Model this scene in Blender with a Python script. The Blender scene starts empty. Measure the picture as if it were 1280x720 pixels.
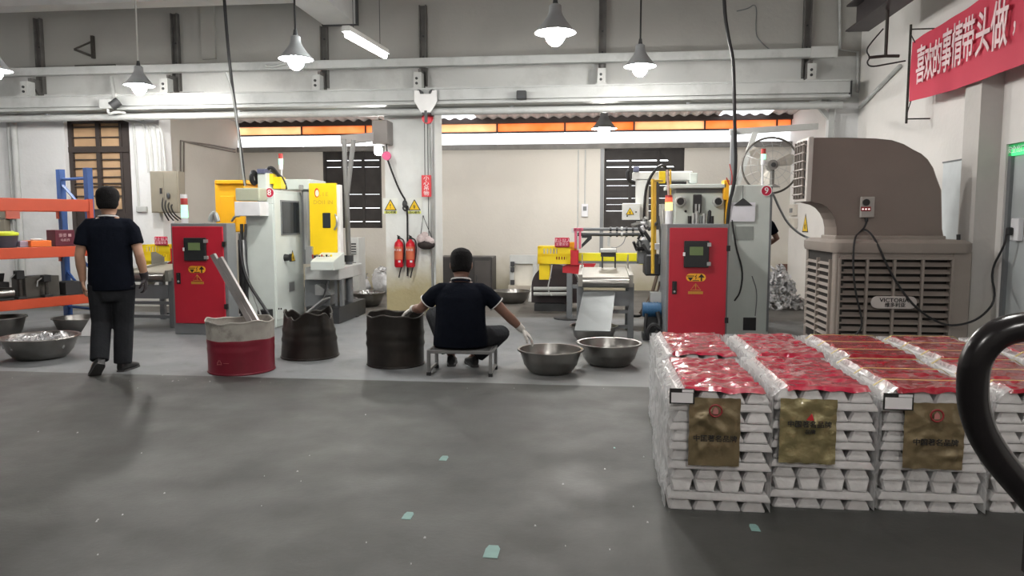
import bpy, bmesh, math, random
from mathutils import Vector, Matrix, Euler, noise
R = math.radians
SC = bpy.context.scene
COL = SC.collection
random.seed(7)

# ------------------------------------------------------------------ camera
CAM_F, CAM_H, YAW, PITCH = 920.0, 1.40, R(6.4), R(5.28)
cd = bpy.data.cameras.new('camera'); cam = bpy.data.objects.new('camera', cd); COL.objects.link(cam)
cam.location = (0, 0, CAM_H); cam.rotation_euler = (R(90) - PITCH, 0, YAW)
cd.sensor_width = 36; cd.lens = CAM_F / 1280 * 36; cd.clip_start = .05
SC.camera = cam
# ------------------------------------------------------------------ sky outside and exposure
w = bpy.data.worlds.new('overcast_sky'); SC.world = w; w.use_nodes = True
w.node_tree.nodes['Background'].inputs[0].default_value = (.93, .96, 1, 1)
w.node_tree.nodes['Background'].inputs[1].default_value = 2.1
SC.view_settings.view_transform = 'Standard'; SC.view_settings.look = 'None'
SC.view_settings.exposure = 0.95; SC.view_settings.gamma = 1
BULB = 230.0
TUBE = 50.0

# ------------------------------------------------------------------ pixel -> place helpers
def ray(px, py):
    x = (px - 640) / CAM_F; z = -(py - 360) / CAM_F
    y2 = math.cos(PITCH) + z * math.sin(PITCH); z2 = z * math.cos(PITCH) - math.sin(PITCH)
    return Vector((x * math.cos(YAW) - y2 * math.sin(YAW), x * math.sin(YAW) + y2 * math.cos(YAW), z2))
def at(px, py, Y):
    r = ray(px, py); return Vector((0, 0, CAM_H)) + r * (Y / r.y)
def atx(px, py, X):
    r = ray(px, py); return Vector((0, 0, CAM_H)) + r * (X / r.x)
def fl(px, py, z=0):
    r = ray(px, py); return Vector((0, 0, CAM_H)) + r * ((z - CAM_H) / r.z)

# ------------------------------------------------------------------ materials
MATS = {}
def pm(name, col, rough=.5, metal=0., var=.10, scale=5., bump=0., bscale=60., emit=0., ecol=None, coat=0., alpha=1., dirt=None, dirt_amt=.4, trans=0., spec=.5):
    """principled material with noise colour variation, optional dirt blotches and fine bump"""
    if name in MATS: return MATS[name]
    m = bpy.data.materials.new(name); m.use_nodes = True; nt = m.node_tree; N, L = nt.nodes, nt.links
    b = N['Principled BSDF']
    tc = N.new('ShaderNodeTexCoord')
    nz = N.new('ShaderNodeTexNoise'); nz.inputs['Scale'].default_value = scale; nz.inputs['Detail'].default_value = 6
    L.new(tc.outputs['Object'], nz.inputs['Vector'])
    mr = N.new('ShaderNodeMapRange'); mr.inputs[1].default_value = .25; mr.inputs[2].default_value = .75
    mr.inputs[3].default_value = 1 - var; mr.inputs[4].default_value = 1 + var
    L.new(nz.outputs[0], mr.inputs[0])
    mx = N.new('ShaderNodeMix'); mx.data_type = 'RGBA'; mx.blend_type = 'MULTIPLY'; mx.inputs[0].default_value = 1
    mx.inputs[6].default_value = (*col, 1); L.new(mr.outputs[0], mx.inputs[7])
    out = mx.outputs[2]
    if dirt:
        n2 = N.new('ShaderNodeTexNoise'); n2.inputs['Scale'].default_value = scale * .45; n2.inputs['Detail'].default_value = 9
        n2.inputs['Roughness'].default_value = .68; L.new(tc.outputs['Object'], n2.inputs['Vector'])
        r2 = N.new('ShaderNodeMapRange'); r2.inputs[1].default_value = .5; r2.inputs[2].default_value = .72
        r2.inputs[3].default_value = 0; r2.inputs[4].default_value = dirt_amt; L.new(n2.outputs[0], r2.inputs[0])
        m2 = N.new('ShaderNodeMix'); m2.data_type = 'RGBA'; L.new(r2.outputs[0], m2.inputs[0]); L.new(out, m2.inputs[6]); m2.inputs[7].default_value = (*dirt, 1)
        out = m2.outputs[2]
    L.new(out, b.inputs['Base Color'])
    b.inputs['Roughness'].default_value = rough; b.inputs['Metallic'].default_value = metal
    b.inputs['Coat Weight'].default_value = coat; b.inputs['Alpha'].default_value = alpha
    b.inputs['Transmission Weight'].default_value = trans; b.inputs['Specular IOR Level'].default_value = spec
    if emit:
        b.inputs['Emission Color'].default_value = (*(ecol or col), 1); b.inputs['Emission Strength'].default_value = emit
    if bump:
        n3 = N.new('ShaderNodeTexNoise'); n3.inputs['Scale'].default_value = bscale; n3.inputs['Detail'].default_value = 5
        L.new(tc.outputs['Object'], n3.inputs['Vector'])
        bp = N.new('ShaderNodeBump'); bp.inputs['Strength'].default_value = bump; bp.inputs['Distance'].default_value = .02
        L.new(n3.outputs[0], bp.inputs['Height']); L.new(bp.outputs[0], b.inputs['Normal'])
    MATS[name] = m; return m

def translucent(name, col, mixw=.25):
    m = bpy.data.materials.new(name); m.use_nodes = True; nt = m.node_tree; N, L = nt.nodes, nt.links
    N.remove(N['Principled BSDF'])
    tc = N.new('ShaderNodeTexCoord'); nz = N.new('ShaderNodeTexNoise'); nz.inputs['Scale'].default_value = 3
    L.new(tc.outputs['Object'], nz.inputs['Vector'])
    cr = N.new('ShaderNodeValToRGB'); cr.color_ramp.elements[0].position = .3; cr.color_ramp.elements[1].position = .7
    cr.color_ramp.elements[0].color = (*col, 1); cr.color_ramp.elements[1].color = (*[min(1, c * 1.0 + .12) for c in col], 1)
    L.new(nz.outputs[0], cr.inputs[0])
    t = N.new('ShaderNodeBsdfTranslucent'); d = N.new('ShaderNodeBsdfDiffuse'); s = N.new('ShaderNodeMixShader')
    L.new(cr.outputs[0], t.inputs[0]); L.new(cr.outputs[0], d.inputs[0]); s.inputs[0].default_value = mixw
    L.new(t.outputs[0], s.inputs[1]); L.new(d.outputs[0], s.inputs[2]); L.new(s.outputs[0], N['Material Output'].inputs[0])
    return m

def film_mat(name, col, cover, gloss=.12, scale=9, ridge=.38):
    """thin crinkled plastic film: partly clear, milky along its folds, glossy"""
    m = bpy.data.materials.new(name); m.use_nodes = True; nt = m.node_tree; N, L = nt.nodes, nt.links
    N.remove(N['Principled BSDF'])
    tc = N.new('ShaderNodeTexCoord')
    nz = N.new('ShaderNodeTexNoise'); nz.inputs['Scale'].default_value = scale; nz.inputs['Detail'].default_value = 4; nz.inputs['Distortion'].default_value = 1.5
    L.new(tc.outputs['Object'], nz.inputs['Vector'])
    ab = N.new('ShaderNodeMath'); ab.operation = 'SUBTRACT'; ab.inputs[1].default_value = .5; L.new(nz.outputs[0], ab.inputs[0])
    a2 = N.new('ShaderNodeMath'); a2.operation = 'ABSOLUTE'; L.new(ab.outputs[0], a2.inputs[0])
    mr = N.new('ShaderNodeMapRange'); mr.inputs[1].default_value = 0; mr.inputs[2].default_value = .09
    mr.inputs[3].default_value = min(1, cover + ridge); mr.inputs[4].default_value = cover
    L.new(a2.outputs[0], mr.inputs[0])
    d = N.new('ShaderNodeBsdfDiffuse'); d.inputs[0].default_value = (*col, 1)
    tl = N.new('ShaderNodeBsdfTranslucent'); tl.inputs[0].default_value = (*col, 1)
    md = N.new('ShaderNodeMixShader'); md.inputs[0].default_value = .4; L.new(d.outputs[0], md.inputs[1]); L.new(tl.outputs[0], md.inputs[2])
    tr = N.new('ShaderNodeBsdfTransparent')
    ms = N.new('ShaderNodeMixShader'); L.new(mr.outputs[0], ms.inputs[0]); L.new(tr.outputs[0], ms.inputs[1]); L.new(md.outputs[0], ms.inputs[2])
    g = N.new('ShaderNodeBsdfGlossy'); g.inputs['Roughness'].default_value = .16
    bp = N.new('ShaderNodeBump'); bp.inputs['Strength'].default_value = .7; bp.inputs['Distance'].default_value = .03
    L.new(nz.outputs[0], bp.inputs['Height']); L.new(bp.outputs[0], g.inputs['Normal'])
    mg = N.new('ShaderNodeMixShader'); mg.inputs[0].default_value = gloss; L.new(ms.outputs[0], mg.inputs[1]); L.new(g.outputs[0], mg.inputs[2])
    L.new(mg.outputs[0], N['Material Output'].inputs[0]); return m

WHITE_STEEL = pm('pale_green_grey_steel', (.60, .65, .62), .42, 0, .05)
GREY_STEEL = pm('mid_grey_painted_steel', (.17, .18, .19), .45, 0, .08)
DARK_STEEL = pm('dark_grey_steel', (.05, .052, .055), .5, .3, .2)
BLACK = pm('black_rubber', (.012, .012, .014), .5, 0, .2)
RED_PAINT = pm('red_cabinet_paint', (.44, .014, .032), .38, 0, .06)
YELLOW = pm('yellow_guard_paint', (.80, .58, .01), .45, 0, .06)
AMBER = pm('amber_yellow_paint', (.85, .42, .008), .45, 0, .05)
STEEL = pm('brushed_stainless_steel', (.27, .262, .25), .28, .95, .18, 7, .05, 90)
BRIGHT = pm('bright_sheet_steel', (.17, .18, .182), .42, .5, .08, 4)
GALV = pm('galvanised_steel', (.42, .43, .43), .42, .6, .15)
IRON = pm('rusty_dark_iron', (.05, .045, .04), .7, .3, .35, 14, .1)
PIPE_WHITE = pm('white_painted_pipe', (.47, .485, .48), .5, 0, .06, dirt=(.2, .2, .19), dirt_amt=.45)
PALE_GREY = pm('pale_grey_paint', (.50, .51, .50), .5, 0, .07, dirt=(.2, .2, .19), dirt_amt=.35)
BEIGE_BOX = pm('beige_enamel', (.25, .225, .18), .5, 0, .06)
PAPER = pm('white_paper', (.72, .72, .75), .8, 0, .03)
LCD = pm('green_lcd_screen', (.10, .14, .06), .3, 0, .03, emit=.05, ecol=(.3, .4, .15))
STICKER_Y = pm('yellow_sticker', (.85, .55, .01), .5, 0, .03)
INK = pm('black_ink', (.01, .01, .01), .6, 0, .0)
INK_RED = pm('red_ink', (.45, .01, .02), .6, 0, .0)
WHITE_INK = pm('white_ink', (.85, .83, .84), .6, 0, .0)
GLASS_DARK = pm('dark_tinted_window', (.03, .035, .04), .12, 0, .1)
LED_GREEN = pm('green_lit_lens', (.2, .9, .5), .4, emit=.9, ecol=(.35, 1, .6))
LED_RED = pm('red_lens', (.42, .04, .035), .4)
LED_RED_ON = pm('red_lit_lens', (.9, .1, .05), .3, emit=.5, ecol=(1, .12, .06))
LED_AMBER_ON = pm('amber_lit_lens', (.9, .6, .1), .3, emit=1.8, ecol=(1, .62, .14))
LAMP_GLOW = pm('lamp_bulb_glow', (1, 1, 1), .3, emit=BULB, ecol=(1, .97, .92))
TUBE_GLOW = pm('fluorescent_tube_glow', (1, 1, 1), .3, emit=TUBE, ecol=(.96, 1, .97))

# ------------------------------------------------------------------ mesh builder
XF = {}
class MB:
    def __init__(s): s.v = []; s.f = []
    def add(s, vs, fs):
        o = len(s.v); s.v += [Vector(v) for v in vs]; s.f += [tuple(i + o for i in f) for f in fs]; return s
    def box(s, c, d, r=(0, 0, 0)):
        M = Euler(r).to_matrix(); c = Vector(c); h = Vector(d) / 2
        vs = [c + M @ Vector((x * h.x, y * h.y, z * h.z)) for x in (-1, 1) for y in (-1, 1) for z in (-1, 1)]
        return s.add(vs, [(0, 1, 3, 2), (4, 6, 7, 5), (0, 4, 5, 1), (2, 3, 7, 6), (0, 2, 6, 4), (1, 5, 7, 3)])
    def bx(s, x0, x1, y0, y1, z0, z1):
        return s.box(((x0 + x1) / 2, (y0 + y1) / 2, (z0 + z1) / 2), (abs(x1 - x0), abs(y1 - y0), abs(z1 - z0)))
    def pbox(s, px0, py0, px1, py1, Y0, Y1, z0=None, z1=None):
        """box whose near face (at depth Y0) spans the given pixels, running back to Y1"""
        a = at(px0, (py0 + py1) / 2, Y0).x; b = at(px1, (py0 + py1) / 2, Y0).x
        t = at((px0 + px1) / 2, py0, Y0).z if z1 is None else z1; u = at((px0 + px1) / 2, py1, Y0).z if z0 is None else z0
        return s.bx(a, b, Y0, Y1, u, t)
    def cyl(s, p0, p1, r0, r1=None, n=16, caps=True):
        return s.rtube([p0, p1], [r0, r0 if r1 is None else r1], n, caps)
    def tube(s, pts, r, n=8, caps=True, closed=False):
        return s.rtube(pts, [r] * len(pts), n, caps, closed)
    def rtube(s, pts, rs, n=10, caps=True, closed=False):
        pts = [Vector(p) for p in pts]; N = len(pts); up = None; vs = []
        for i, p in enumerate(pts):
            if closed: t = pts[(i + 1) % N] - pts[i - 1]
            else: t = pts[min(i + 1, N - 1)] - pts[max(i - 1, 0)]
            t.normalize()
            if up is None: up = t.orthogonal().normalized()
            up = (up - t * up.dot(t)).normalized(); bi = t.cross(up); r = rs[i]
            rx, ry = r if isinstance(r, tuple) else (r, r)
            for k in range(n):
                a = 2 * math.pi * k / n; vs.append(p + up * math.cos(a) * rx + bi * math.sin(a) * ry)
        fs = [(i * n + k, i * n + (k + 1) % n, (i + 1) * n + (k + 1) % n, (i + 1) * n + k) for i in range(N - 1) for k in range(n)]
        if closed: fs += [((N - 1) * n + k, (N - 1) * n + (k + 1) % n, (k + 1) % n, k) for k in range(n)]
        elif caps: fs += [tuple(range(n))[::-1], tuple((N - 1) * n + k for k in range(n))]
        return s.add(vs, fs)
    def lathe(s, prof, n=24, M=None):
        M = M or Matrix.Identity(4); vs = []; P = len(prof)
        for r, z in prof:
            for k in range(n):
                a = 2 * math.pi * k / n; vs.append(M @ Vector((r * math.cos(a), r * math.sin(a), z)))
        fs = [(i * n + k, i * n + (k + 1) % n, (i + 1) * n + (k + 1) % n, (i + 1) * n + k) for i in range(P - 1) for k in range(n)]
        if prof[0][0] > 1e-6 and prof[0][0] < .0: pass
        return s.add(vs, fs)
    def loft(s, rings, caps=True):
        n = len(rings[0]); vs = [v for r in rings for v in r]
        fs = [(i * n + k, i * n + (k + 1) % n, (i + 1) * n + (k + 1) % n, (i + 1) * n + k) for i in range(len(rings) - 1) for k in range(n)]
        if caps: fs += [tuple(range(n))[::-1], tuple((len(rings) - 1) * n + k for k in range(n))]
        return s.add(vs, fs)
    def prism(s, poly, o, u, v, wv):
        """2-D polygon (a,b) -> o + a*u + b*v, extruded by vector wv"""
        o, u, v, wv = map(Vector, (o, u, v, wv)); n = len(poly)
        b = [o + u * p[0] + v * p[1] for p in poly]; vs = b + [q + wv for q in b]
        return s.add(vs, [tuple(range(n))[::-1], tuple(range(n, 2 * n))] + [(k, (k + 1) % n, n + (k + 1) % n, n + k) for k in range(n)])
    def disc(s, c, nrm, r, th=.004, n=24):
        c = Vector(c); nrm = Vector(nrm).normalized(); return s.cyl(c, c + nrm * th, r, n=n)
    def ball(s, c, r, n=14, m=9, M=None):
        c = Vector(c); r = Vector(r) if not isinstance(r, (int, float)) else Vector((r, r, r)); rings = []
        for i in range(1, m):
            a = math.pi * i / m
            rings.append([c + (M @ q if M else q) for q in [Vector((r.x * math.sin(a) * math.cos(2 * math.pi * k / n), r.y * math.sin(a) * math.sin(2 * math.pi * k / n), -r.z * math.cos(a))) for k in range(n)]])
        return s.loft(rings)
    def build(s, name, mat, parent=None, smooth=False, bev=0., local=False, seg=1, loc=None):
        me = bpy.data.meshes.new(name)
        vs = s.v
        if parent is not None and not local:
            Mi = XF[parent].inverted() if parent in XF else Matrix.Identity(4); vs = [Mi @ v for v in vs]
        elif parent is None and loc is not None:
            vs = [v - Vector(loc) for v in vs]
        me.from_pydata([tuple(v) for v in vs], [], s.f)
        b = bmesh.new(); b.from_mesh(me); bmesh.ops.recalc_face_normals(b, faces=b.faces); b.to_mesh(me); b.free()
        if smooth:
            for p in me.polygons: p.use_smooth = True
            me.set_sharp_from_angle(angle=R(42))
        o = bpy.data.objects.new(name, me); COL.objects.link(o)
        if mat: me.materials.append(mat)
        if parent is not None:
            o.parent = parent
            if parent in XF: XF[o] = XF[parent]
        elif loc is not None: o.location = loc
        if bev:
            md = o.modifiers.new('edge', 'BEVEL'); md.width = bev; md.segments = seg; md.limit_method = 'ANGLE'
        return o

def thing(name, label, cat, loc=(0, 0, 0), rotz=0., group=None):
    o = bpy.data.objects.new(name, None); COL.objects.link(o); o.empty_display_size = .1
    o.location = loc; o.rotation_euler = (0, 0, rotz); o['label'] = label; o['category'] = cat
    if group: o['group'] = group
    XF[o] = Matrix.Translation(Vector(loc)) @ Matrix.Rotation(rotz, 4, 'Z')
    return o
def tag(o, label, cat, group=None, kind=None):
    o['label'] = label; o['category'] = cat
    if group: o['group'] = group
    if kind: o['kind'] = kind
    return o
def struct(name, mb, mat, **k):
    o = mb.build(name, mat, **k); o['kind'] = 'structure'; return o
def kids(o): return [c for c in bpy.data.objects if c.parent == o]
def copy_tree(o, loc=None, rotz=None, label=None, group=None, parent=None):
    c = o.copy(); COL.objects.link(c)
    if parent is not None: c.parent = parent
    if loc is not None: c.location = loc
    if rotz is not None: c.rotation_euler = (0, 0, rotz)
    if label: c['label'] = label
    if group: c['group'] = group
    for k in list(o.children): copy_tree(k, parent=c)
    return c
def lettering(txt, size, mat, parent, org, xd, yd, sx=1., bold=.0, th=.002, name='lettering', align='CENTER', spacing=1., label=None):
    cu = bpy.data.curves.new('t', 'FONT'); cu.body = txt; cu.size = size; cu.extrude = th; cu.offset = bold * size
    cu.align_x = align; cu.align_y = 'CENTER'; cu.resolution_u = 2; cu.space_character = spacing
    to = bpy.data.objects.new('t', cu); COL.objects.link(to)
    me = bpy.data.meshes.new_from_object(to.evaluated_get(bpy.context.evaluated_depsgraph_get()))
    bpy.data.objects.remove(to); bpy.data.curves.remove(cu)
    xd, yd = Vector(xd).normalized(), Vector(yd).normalized(); zd = xd.cross(yd); org = Vector(org)
    Mi = XF[parent].inverted() if parent in XF else Matrix.Identity(4)
    for v in me.vertices:
        c = v.co.copy(); v.co = Mi @ (org + xd * c.x * sx + yd * c.y + zd * c.z)
    me.materials.clear(); me.materials.append(mat); me.name = name
    o = bpy.data.objects.new(name, me); COL.objects.link(o); o.parent = parent
    if parent in XF: XF[o] = XF[parent]
    if label: o['label'] = label
    return o
def arc(p, q, r, sag, n=10):
    """hanging cable points from p to q with sag"""
    p, q = Vector(p), Vector(q)
    return [p.lerp(q, i / n) + Vector((0, 0, -sag * 4 * (i / n) * (1 - i / n))) for i in range(n + 1)]
def smoothpts(pts, it=2):
    pts = [Vector(p) for p in pts]
    for _ in range(it):
        o = [pts[0]]
        for a, b in zip(pts, pts[1:]): o += [a.lerp(b, .25), a.lerp(b, .75)]
        pts = o + [pts[-1]]
    return pts
FRONT = ((1, 0, 0), (0, 0, 1))       # text axes for a face that looks towards the camera
# ================================================================== SETTING
YW = 11.2            # plane of the pillars and the wall above the bay
YB = 14.8            # back wall of the lean-to bay
XR = 3.73            # right wall
def floor_mat():
    m = bpy.data.materials.new('painted_workshop_floor'); m.use_nodes = True; nt = m.node_tree; N, L = nt.nodes, nt.links; b = N['Principled BSDF']
    tc = N.new('ShaderNodeTexCoord'); sx = N.new('ShaderNodeSeparateXYZ'); L.new(tc.outputs['Object'], sx.inputs[0])
    def noise_(sc, det=6, rough=.55):
        n = N.new('ShaderNodeTexNoise'); n.inputs['Scale'].default_value = sc; n.inputs['Detail'].default_value = det; n.inputs['Roughness'].default_value = rough
        L.new(tc.outputs['Object'], n.inputs['Vector']); return n.outputs[0]
    def math_(op, a, c):
        n = N.new('ShaderNodeMath'); n.operation = op
        for i, q in enumerate((a, c)):
            if isinstance(q, (int, float)): n.inputs[i].default_value = q
            else: L.new(q, n.inputs[i])
        return n.outputs[0]
    def mix_(f, a, c, bt='MIX'):
        n = N.new('ShaderNodeMix'); n.data_type = 'RGBA'; n.blend_type = bt
        for i, q in ((0, f), (6, a), (7, c)):
            if isinstance(q, (int, float)): n.inputs[i].default_value = q
            elif isinstance(q, tuple): n.inputs[i].default_value = (*q, 1)
            else: L.new(q, n.inputs[i])
        return n.outputs[2]
    def rng(v, a, c, lo=0., hi=1.):
        n = N.new('ShaderNodeMapRange'); L.new(v, n.inputs[0])
        for i, q in enumerate((a, c, lo, hi)): n.inputs[i + 1].default_value = q
        return n.outputs[0]
    dark = mix_(rng(noise_(.8), .35, .65), (.031, .032, .029), (.048, .049, .045))
    dark = mix_(rng(noise_(.35, 3), .48, .60, 0, .55), dark, (.026, .027, .026))
    dark = mix_(rng(noise_(9, 8, .7), .6, .75, 0, .3), dark, (.068, .068, .062))
    pale = mix_(rng(noise_(.9), .3, .7), (.135, .142, .15), (.185, .192, .20))
    pale = mix_(rng(noise_(3.5, 9, .7), .52, .7, 0, .45), pale, (.08, .08, .077))
    bay = mix_(rng(noise_(1.2), .3, .7), (.085, .078, .07), (.125, .117, .106))
    bay = mix_(rng(noise_(2.5, 9, .7), .5, .7, 0, .6), bay, (.042, .038, .034))
    edge = math_('ADD', sx.outputs[1], math_('MULTIPLY', noise_(3), .03))
    col = mix_(rng(edge, 6.185, 6.205), dark, pale)
    # the freshly painted lane that starts at a slanting line
    ln = math_('SUBTRACT', sx.outputs[0], math_('ADD', math_('MULTIPLY', sx.outputs[1], .42), -3.75))
    lane = math_('MULTIPLY', rng(ln, -.02, .02), rng(edge, 6.185, 6.205))
    col = mix_(math_('MULTIPLY', lane, .55), col, (.20, .205, .20))
    col = mix_(rng(math_('SUBTRACT', edge, math_('MULTIPLY', sx.outputs[0], .0)), 10.4, 10.6), col, bay)
    L.new(col, b.inputs['Base Color'])
    L.new(rng(noise_(2.2), .3, .7, .5, .68), b.inputs['Roughness'])
    bp = N.new('ShaderNodeBump'); bp.inputs['Strength'].default_value = .12; bp.inputs['Distance'].default_value = .01
    L.new(noise_(40), bp.inputs['Height']); L.new(bp.outputs[0], b.inputs['Normal'])
    return m
def wall_mat(name, col, stain=(.42, .36, .22), zlo=.05, zhi=.75, amt=.75, grime=(.25, .25, .24), gamt=.3):
    """whitewashed plaster: soft grime patches and a damp stain that climbs from the floor"""
    m = bpy.data.materials.new(name); m.use_nodes = True; nt = m.node_tree; N, L = nt.nodes, nt.links; b = N['Principled BSDF']
    tc = N.new('ShaderNodeTexCoord'); sx = N.new('ShaderNodeSeparateXYZ'); L.new(tc.outputs['Object'], sx.inputs[0])
    n1 = N.new('ShaderNodeTexNoise'); n1.inputs['Scale'].default_value = 1.1; n1.inputs['Detail'].default_value = 8; n1.inputs['Roughness'].default_value = .62
    L.new(tc.outputs['Object'], n1.inputs['Vector'])
    r1 = N.new('ShaderNodeMapRange'); r1.inputs[1].default_value = .5; r1.inputs[2].default_value = .75; r1.inputs[4].default_value = gamt; L.new(n1.outputs[0], r1.inputs[0])
    x1 = N.new('ShaderNodeMix'); x1.data_type = 'RGBA'; L.new(r1.outputs[0], x1.inputs[0]); x1.inputs[6].default_value = (*col, 1); x1.inputs[7].default_value = (*grime, 1)
    n2 = N.new('ShaderNodeTexNoise'); n2.inputs['Scale'].default_value = 2.6; n2.inputs['Detail'].default_value = 8; L.new(tc.outputs['Object'], n2.inputs['Vector'])
    a = N.new('ShaderNodeMath'); a.operation = 'MULTIPLY_ADD'; a.inputs[1].default_value = -.9; L.new(n2.outputs[0], a.inputs[0]); L.new(sx.outputs[2], a.inputs[2])
    r2 = N.new('ShaderNodeMapRange'); r2.inputs[1].default_value = zlo - .45; r2.inputs[2].default_value = zhi - .45; r2.inputs[3].default_value = amt; r2.inputs[4].default_value = 0
    L.new(a.outputs[0], r2.inputs[0])
    x2 = N.new('ShaderNodeMix'); x2.data_type = 'RGBA'; L.new(r2.outputs[0], x2.inputs[0]); L.new(x1.outputs[2], x2.inputs[6]); x2.inputs[7].default_value = (*stain, 1)
    L.new(x2.outputs[2], b.inputs['Base Color']); b.inputs['Roughness'].default_value = .8
    n3 = N.new('ShaderNodeTexNoise'); n3.inputs['Scale'].default_value = 22; L.new(tc.outputs['Object'], n3.inputs['Vector'])
    bp = N.new('ShaderNodeBump'); bp.inputs['Strength'].default_value = .15; bp.inputs['Distance'].default_value = .02; L.new(n3.outputs[0], bp.inputs['Height']); L.new(bp.outputs[0], b.inputs['Normal'])
    return m
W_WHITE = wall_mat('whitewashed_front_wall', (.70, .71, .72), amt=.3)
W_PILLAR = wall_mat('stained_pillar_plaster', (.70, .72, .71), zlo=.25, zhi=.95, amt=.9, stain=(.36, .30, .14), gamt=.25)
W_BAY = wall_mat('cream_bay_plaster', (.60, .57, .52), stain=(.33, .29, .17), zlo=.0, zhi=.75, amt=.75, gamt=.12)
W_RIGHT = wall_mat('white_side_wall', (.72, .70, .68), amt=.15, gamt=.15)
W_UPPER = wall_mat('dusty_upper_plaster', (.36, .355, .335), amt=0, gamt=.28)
CEIL = pm('ceiling_plaster', (.66, .66, .64), .85, 0, .08, 1)

struct('floor', MB().bx(-11, XR + .3, -5, YB + .3, -.12, 0), floor_mat())
xl, xj = -11., at(205, 300, YW).x                       # left end and the jamb of the left opening
wx0, wx1, wz1 = at(82, 200, YW).x, at(163, 200, YW).x, 3.02
zl = 3.06                                             # underside of the wall above the openings
TW = .32
b = MB(); b.bx(xl, wx0, YW, YW + TW, 0, zl); b.bx(wx1, xj, YW, YW + TW, 0, zl); b.bx(wx0, wx1, YW, YW + TW, 0, .9); b.bx(wx0, wx1, YW, YW + TW, wz1, zl)
struct('wall_back_left', b, W_WHITE)
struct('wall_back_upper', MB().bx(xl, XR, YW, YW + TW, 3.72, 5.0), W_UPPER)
struct('wall_back_band', MB().bx(xl, XR, YW, YW + TW, zl, 3.72), wall_mat('patchy_lamplit_band_plaster', (.56, .57, .56), amt=0, grime=(.2, .2, .19), gamt=.5))  # paler tone partly paints in lamp light falling below the shade rims
struct('wall_back_right', MB().bx(at(1040, 250, YW).x, XR, YW, YW + TW, 0, zl), W_WHITE)
p0, p1 = at(483, 330, YW - .1).x, at(545, 330, YW - .1).x
PX0, PX1, PY = p0, p1, YW - .1
struct('pillar', MB().bx(p0, p1, PY, YW + TW + .1, 0, zl), W_PILLAR)
# upper pilaster edge on the wall, two window ribs
struct('trim_1', MB().bx(at(253, 40, YW).x, at(270, 40, YW).x, YW - .05, YW, 3.9, 5), W_UPPER)
# right wall, with the doorway recess, pilaster
dy0, dy1, dz = atx(1251, 300, XR).y, atx(1251, 300, XR).y - 1.0, atx(1251, 182, XR).z
b = MB(); b.bx(XR, XR + .25, dy0, YB + .3, 0, 5); b.bx(XR, XR + .25, -5, dy1, 0, 5); b.bx(XR, XR + .25, dy1, dy0, dz, 5); b.bx(XR + .2, XR + .25, dy1, dy0, 0, dz)
struct('wall_right', b, W_RIGHT)
py0 = atx(1244, 300, XR).y; pxi = at(1222, 200, py0).x; py1 = atx(1205, 150, pxi).y
struct('trim_2', MB().bx(pxi, XR, py0, py1, 0, atx(1205, 95, pxi).z + .05), wall_mat('grey_pilaster_plaster', (.52, .50, .48), amt=.3))
struct('wall_left', MB().bx(xl - .25, xl, -5, YW + TW, 0, 5), W_WHITE)
struct('wall_front', MB().bx(xl, XR, -5.25, -5, 0, 5), W_UPPER)
struct('ceiling', MB().bx(xl, XR, -5, YW + TW, 5, 5.2), CEIL)
# lean-to bay
bz = at(650, 187, YB).z
sh = []                                                 # two boarded openings in the back wall
for (a, c, t, u) in ((404, 477, 183, 285), (755, 855, 184, 287)):
    sh.append((at(a, 230, YB).x, at(c, 230, YB).x, at(a, u, YB).z, at(a, t, YB).z))
xb0 = at(300, 250, YB).x
b = MB(); xs = [xb0 - .2] + [q for s_ in sh for q in s_[:2]] + [XR]
for i in range(0, len(xs), 2): b.bx(xs[i], xs[i + 1], YB, YB + .22, 0, bz)
for s_ in sh: b.bx(s_[0], s_[1], YB, YB + .22, 0, s_[2]); b.bx(s_[0], s_[1], YB, YB + .22, s_[3], bz)
struct('wall_bay_back', b, W_BAY)
struct('wall_bay_left', MB().bx(xb0 - .2, xb0, YW + TW, YB, 0, 3.6), W_BAY)
struct('trim_3', MB().bx(xb0, XR, YB - .06, YB + .25, bz, bz + .1), pm('weathered_grey_beam', (.22, .21, .20), .7, 0, .2, 6))
zt0, zt1, zt2, zt3 = bz + .1, at(650, 165, YB).z, at(650, 154, YB).z, at(650, 148, YB).z
struct('trim_4', MB().bx(xb0, XR, YB - .05, YB + .2, zt2, zt3 + .05), pm('dark_brown_beam', (.045, .032, .03), .7, 0, .2, 6))
# brown painted dado at the right end of the bay
struct('trim_5', MB().bx(at(972, 350, YB).x, XR - .005, YB - .02, YB, 0, at(990, 330, YB).z), pm('brown_dado_paint', (.12, .06, .045), .6, 0, .1))
# corrugated roof of the bay with two skylight sheets
def rz(y): return zt3 + .045 * (YB - y)
sky = [(at(548, 144, 14.4).x, at(592, 144, 14.4).x), (at(902, 138, 14.4).x, at(966, 138, 14.4).x)]
def corrug(x0, x1, y0, y1, per=.22, amp=.022, th=.012):
    n = max(2, int((x1 - x0) / per * 6)); q = MB(); vs = []
    for i in range(n + 1):
        x = x0 + (x1 - x0) * i / n; h = amp * math.sin(2 * math.pi * x / per)
        for (y, o) in ((y0, 0), (y1, 0), (y1, th), (y0, th)): vs.append((x, y, rz(y) + h + o))
    fs = [(4 * i + k, 4 * i + (k + 1) % 4, 4 * i + 4 + (k + 1) % 4, 4 * i + 4 + k) for i in range(n) for k in range(4)]
    return q.add(vs, fs + [(0, 1, 2, 3), (4 * n, 4 * n + 1, 4 * n + 2, 4 * n + 3)])
ROOFM = pm('dusty_corrugated_roof', (.58, .56, .53), .7, 0, .15, 4, dirt=(.1, .09, .08), dirt_amt=.4)
rx = [xb0, sky[0][0], sky[0][1], sky[1][0], sky[1][1], XR]
roof = MB()
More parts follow.
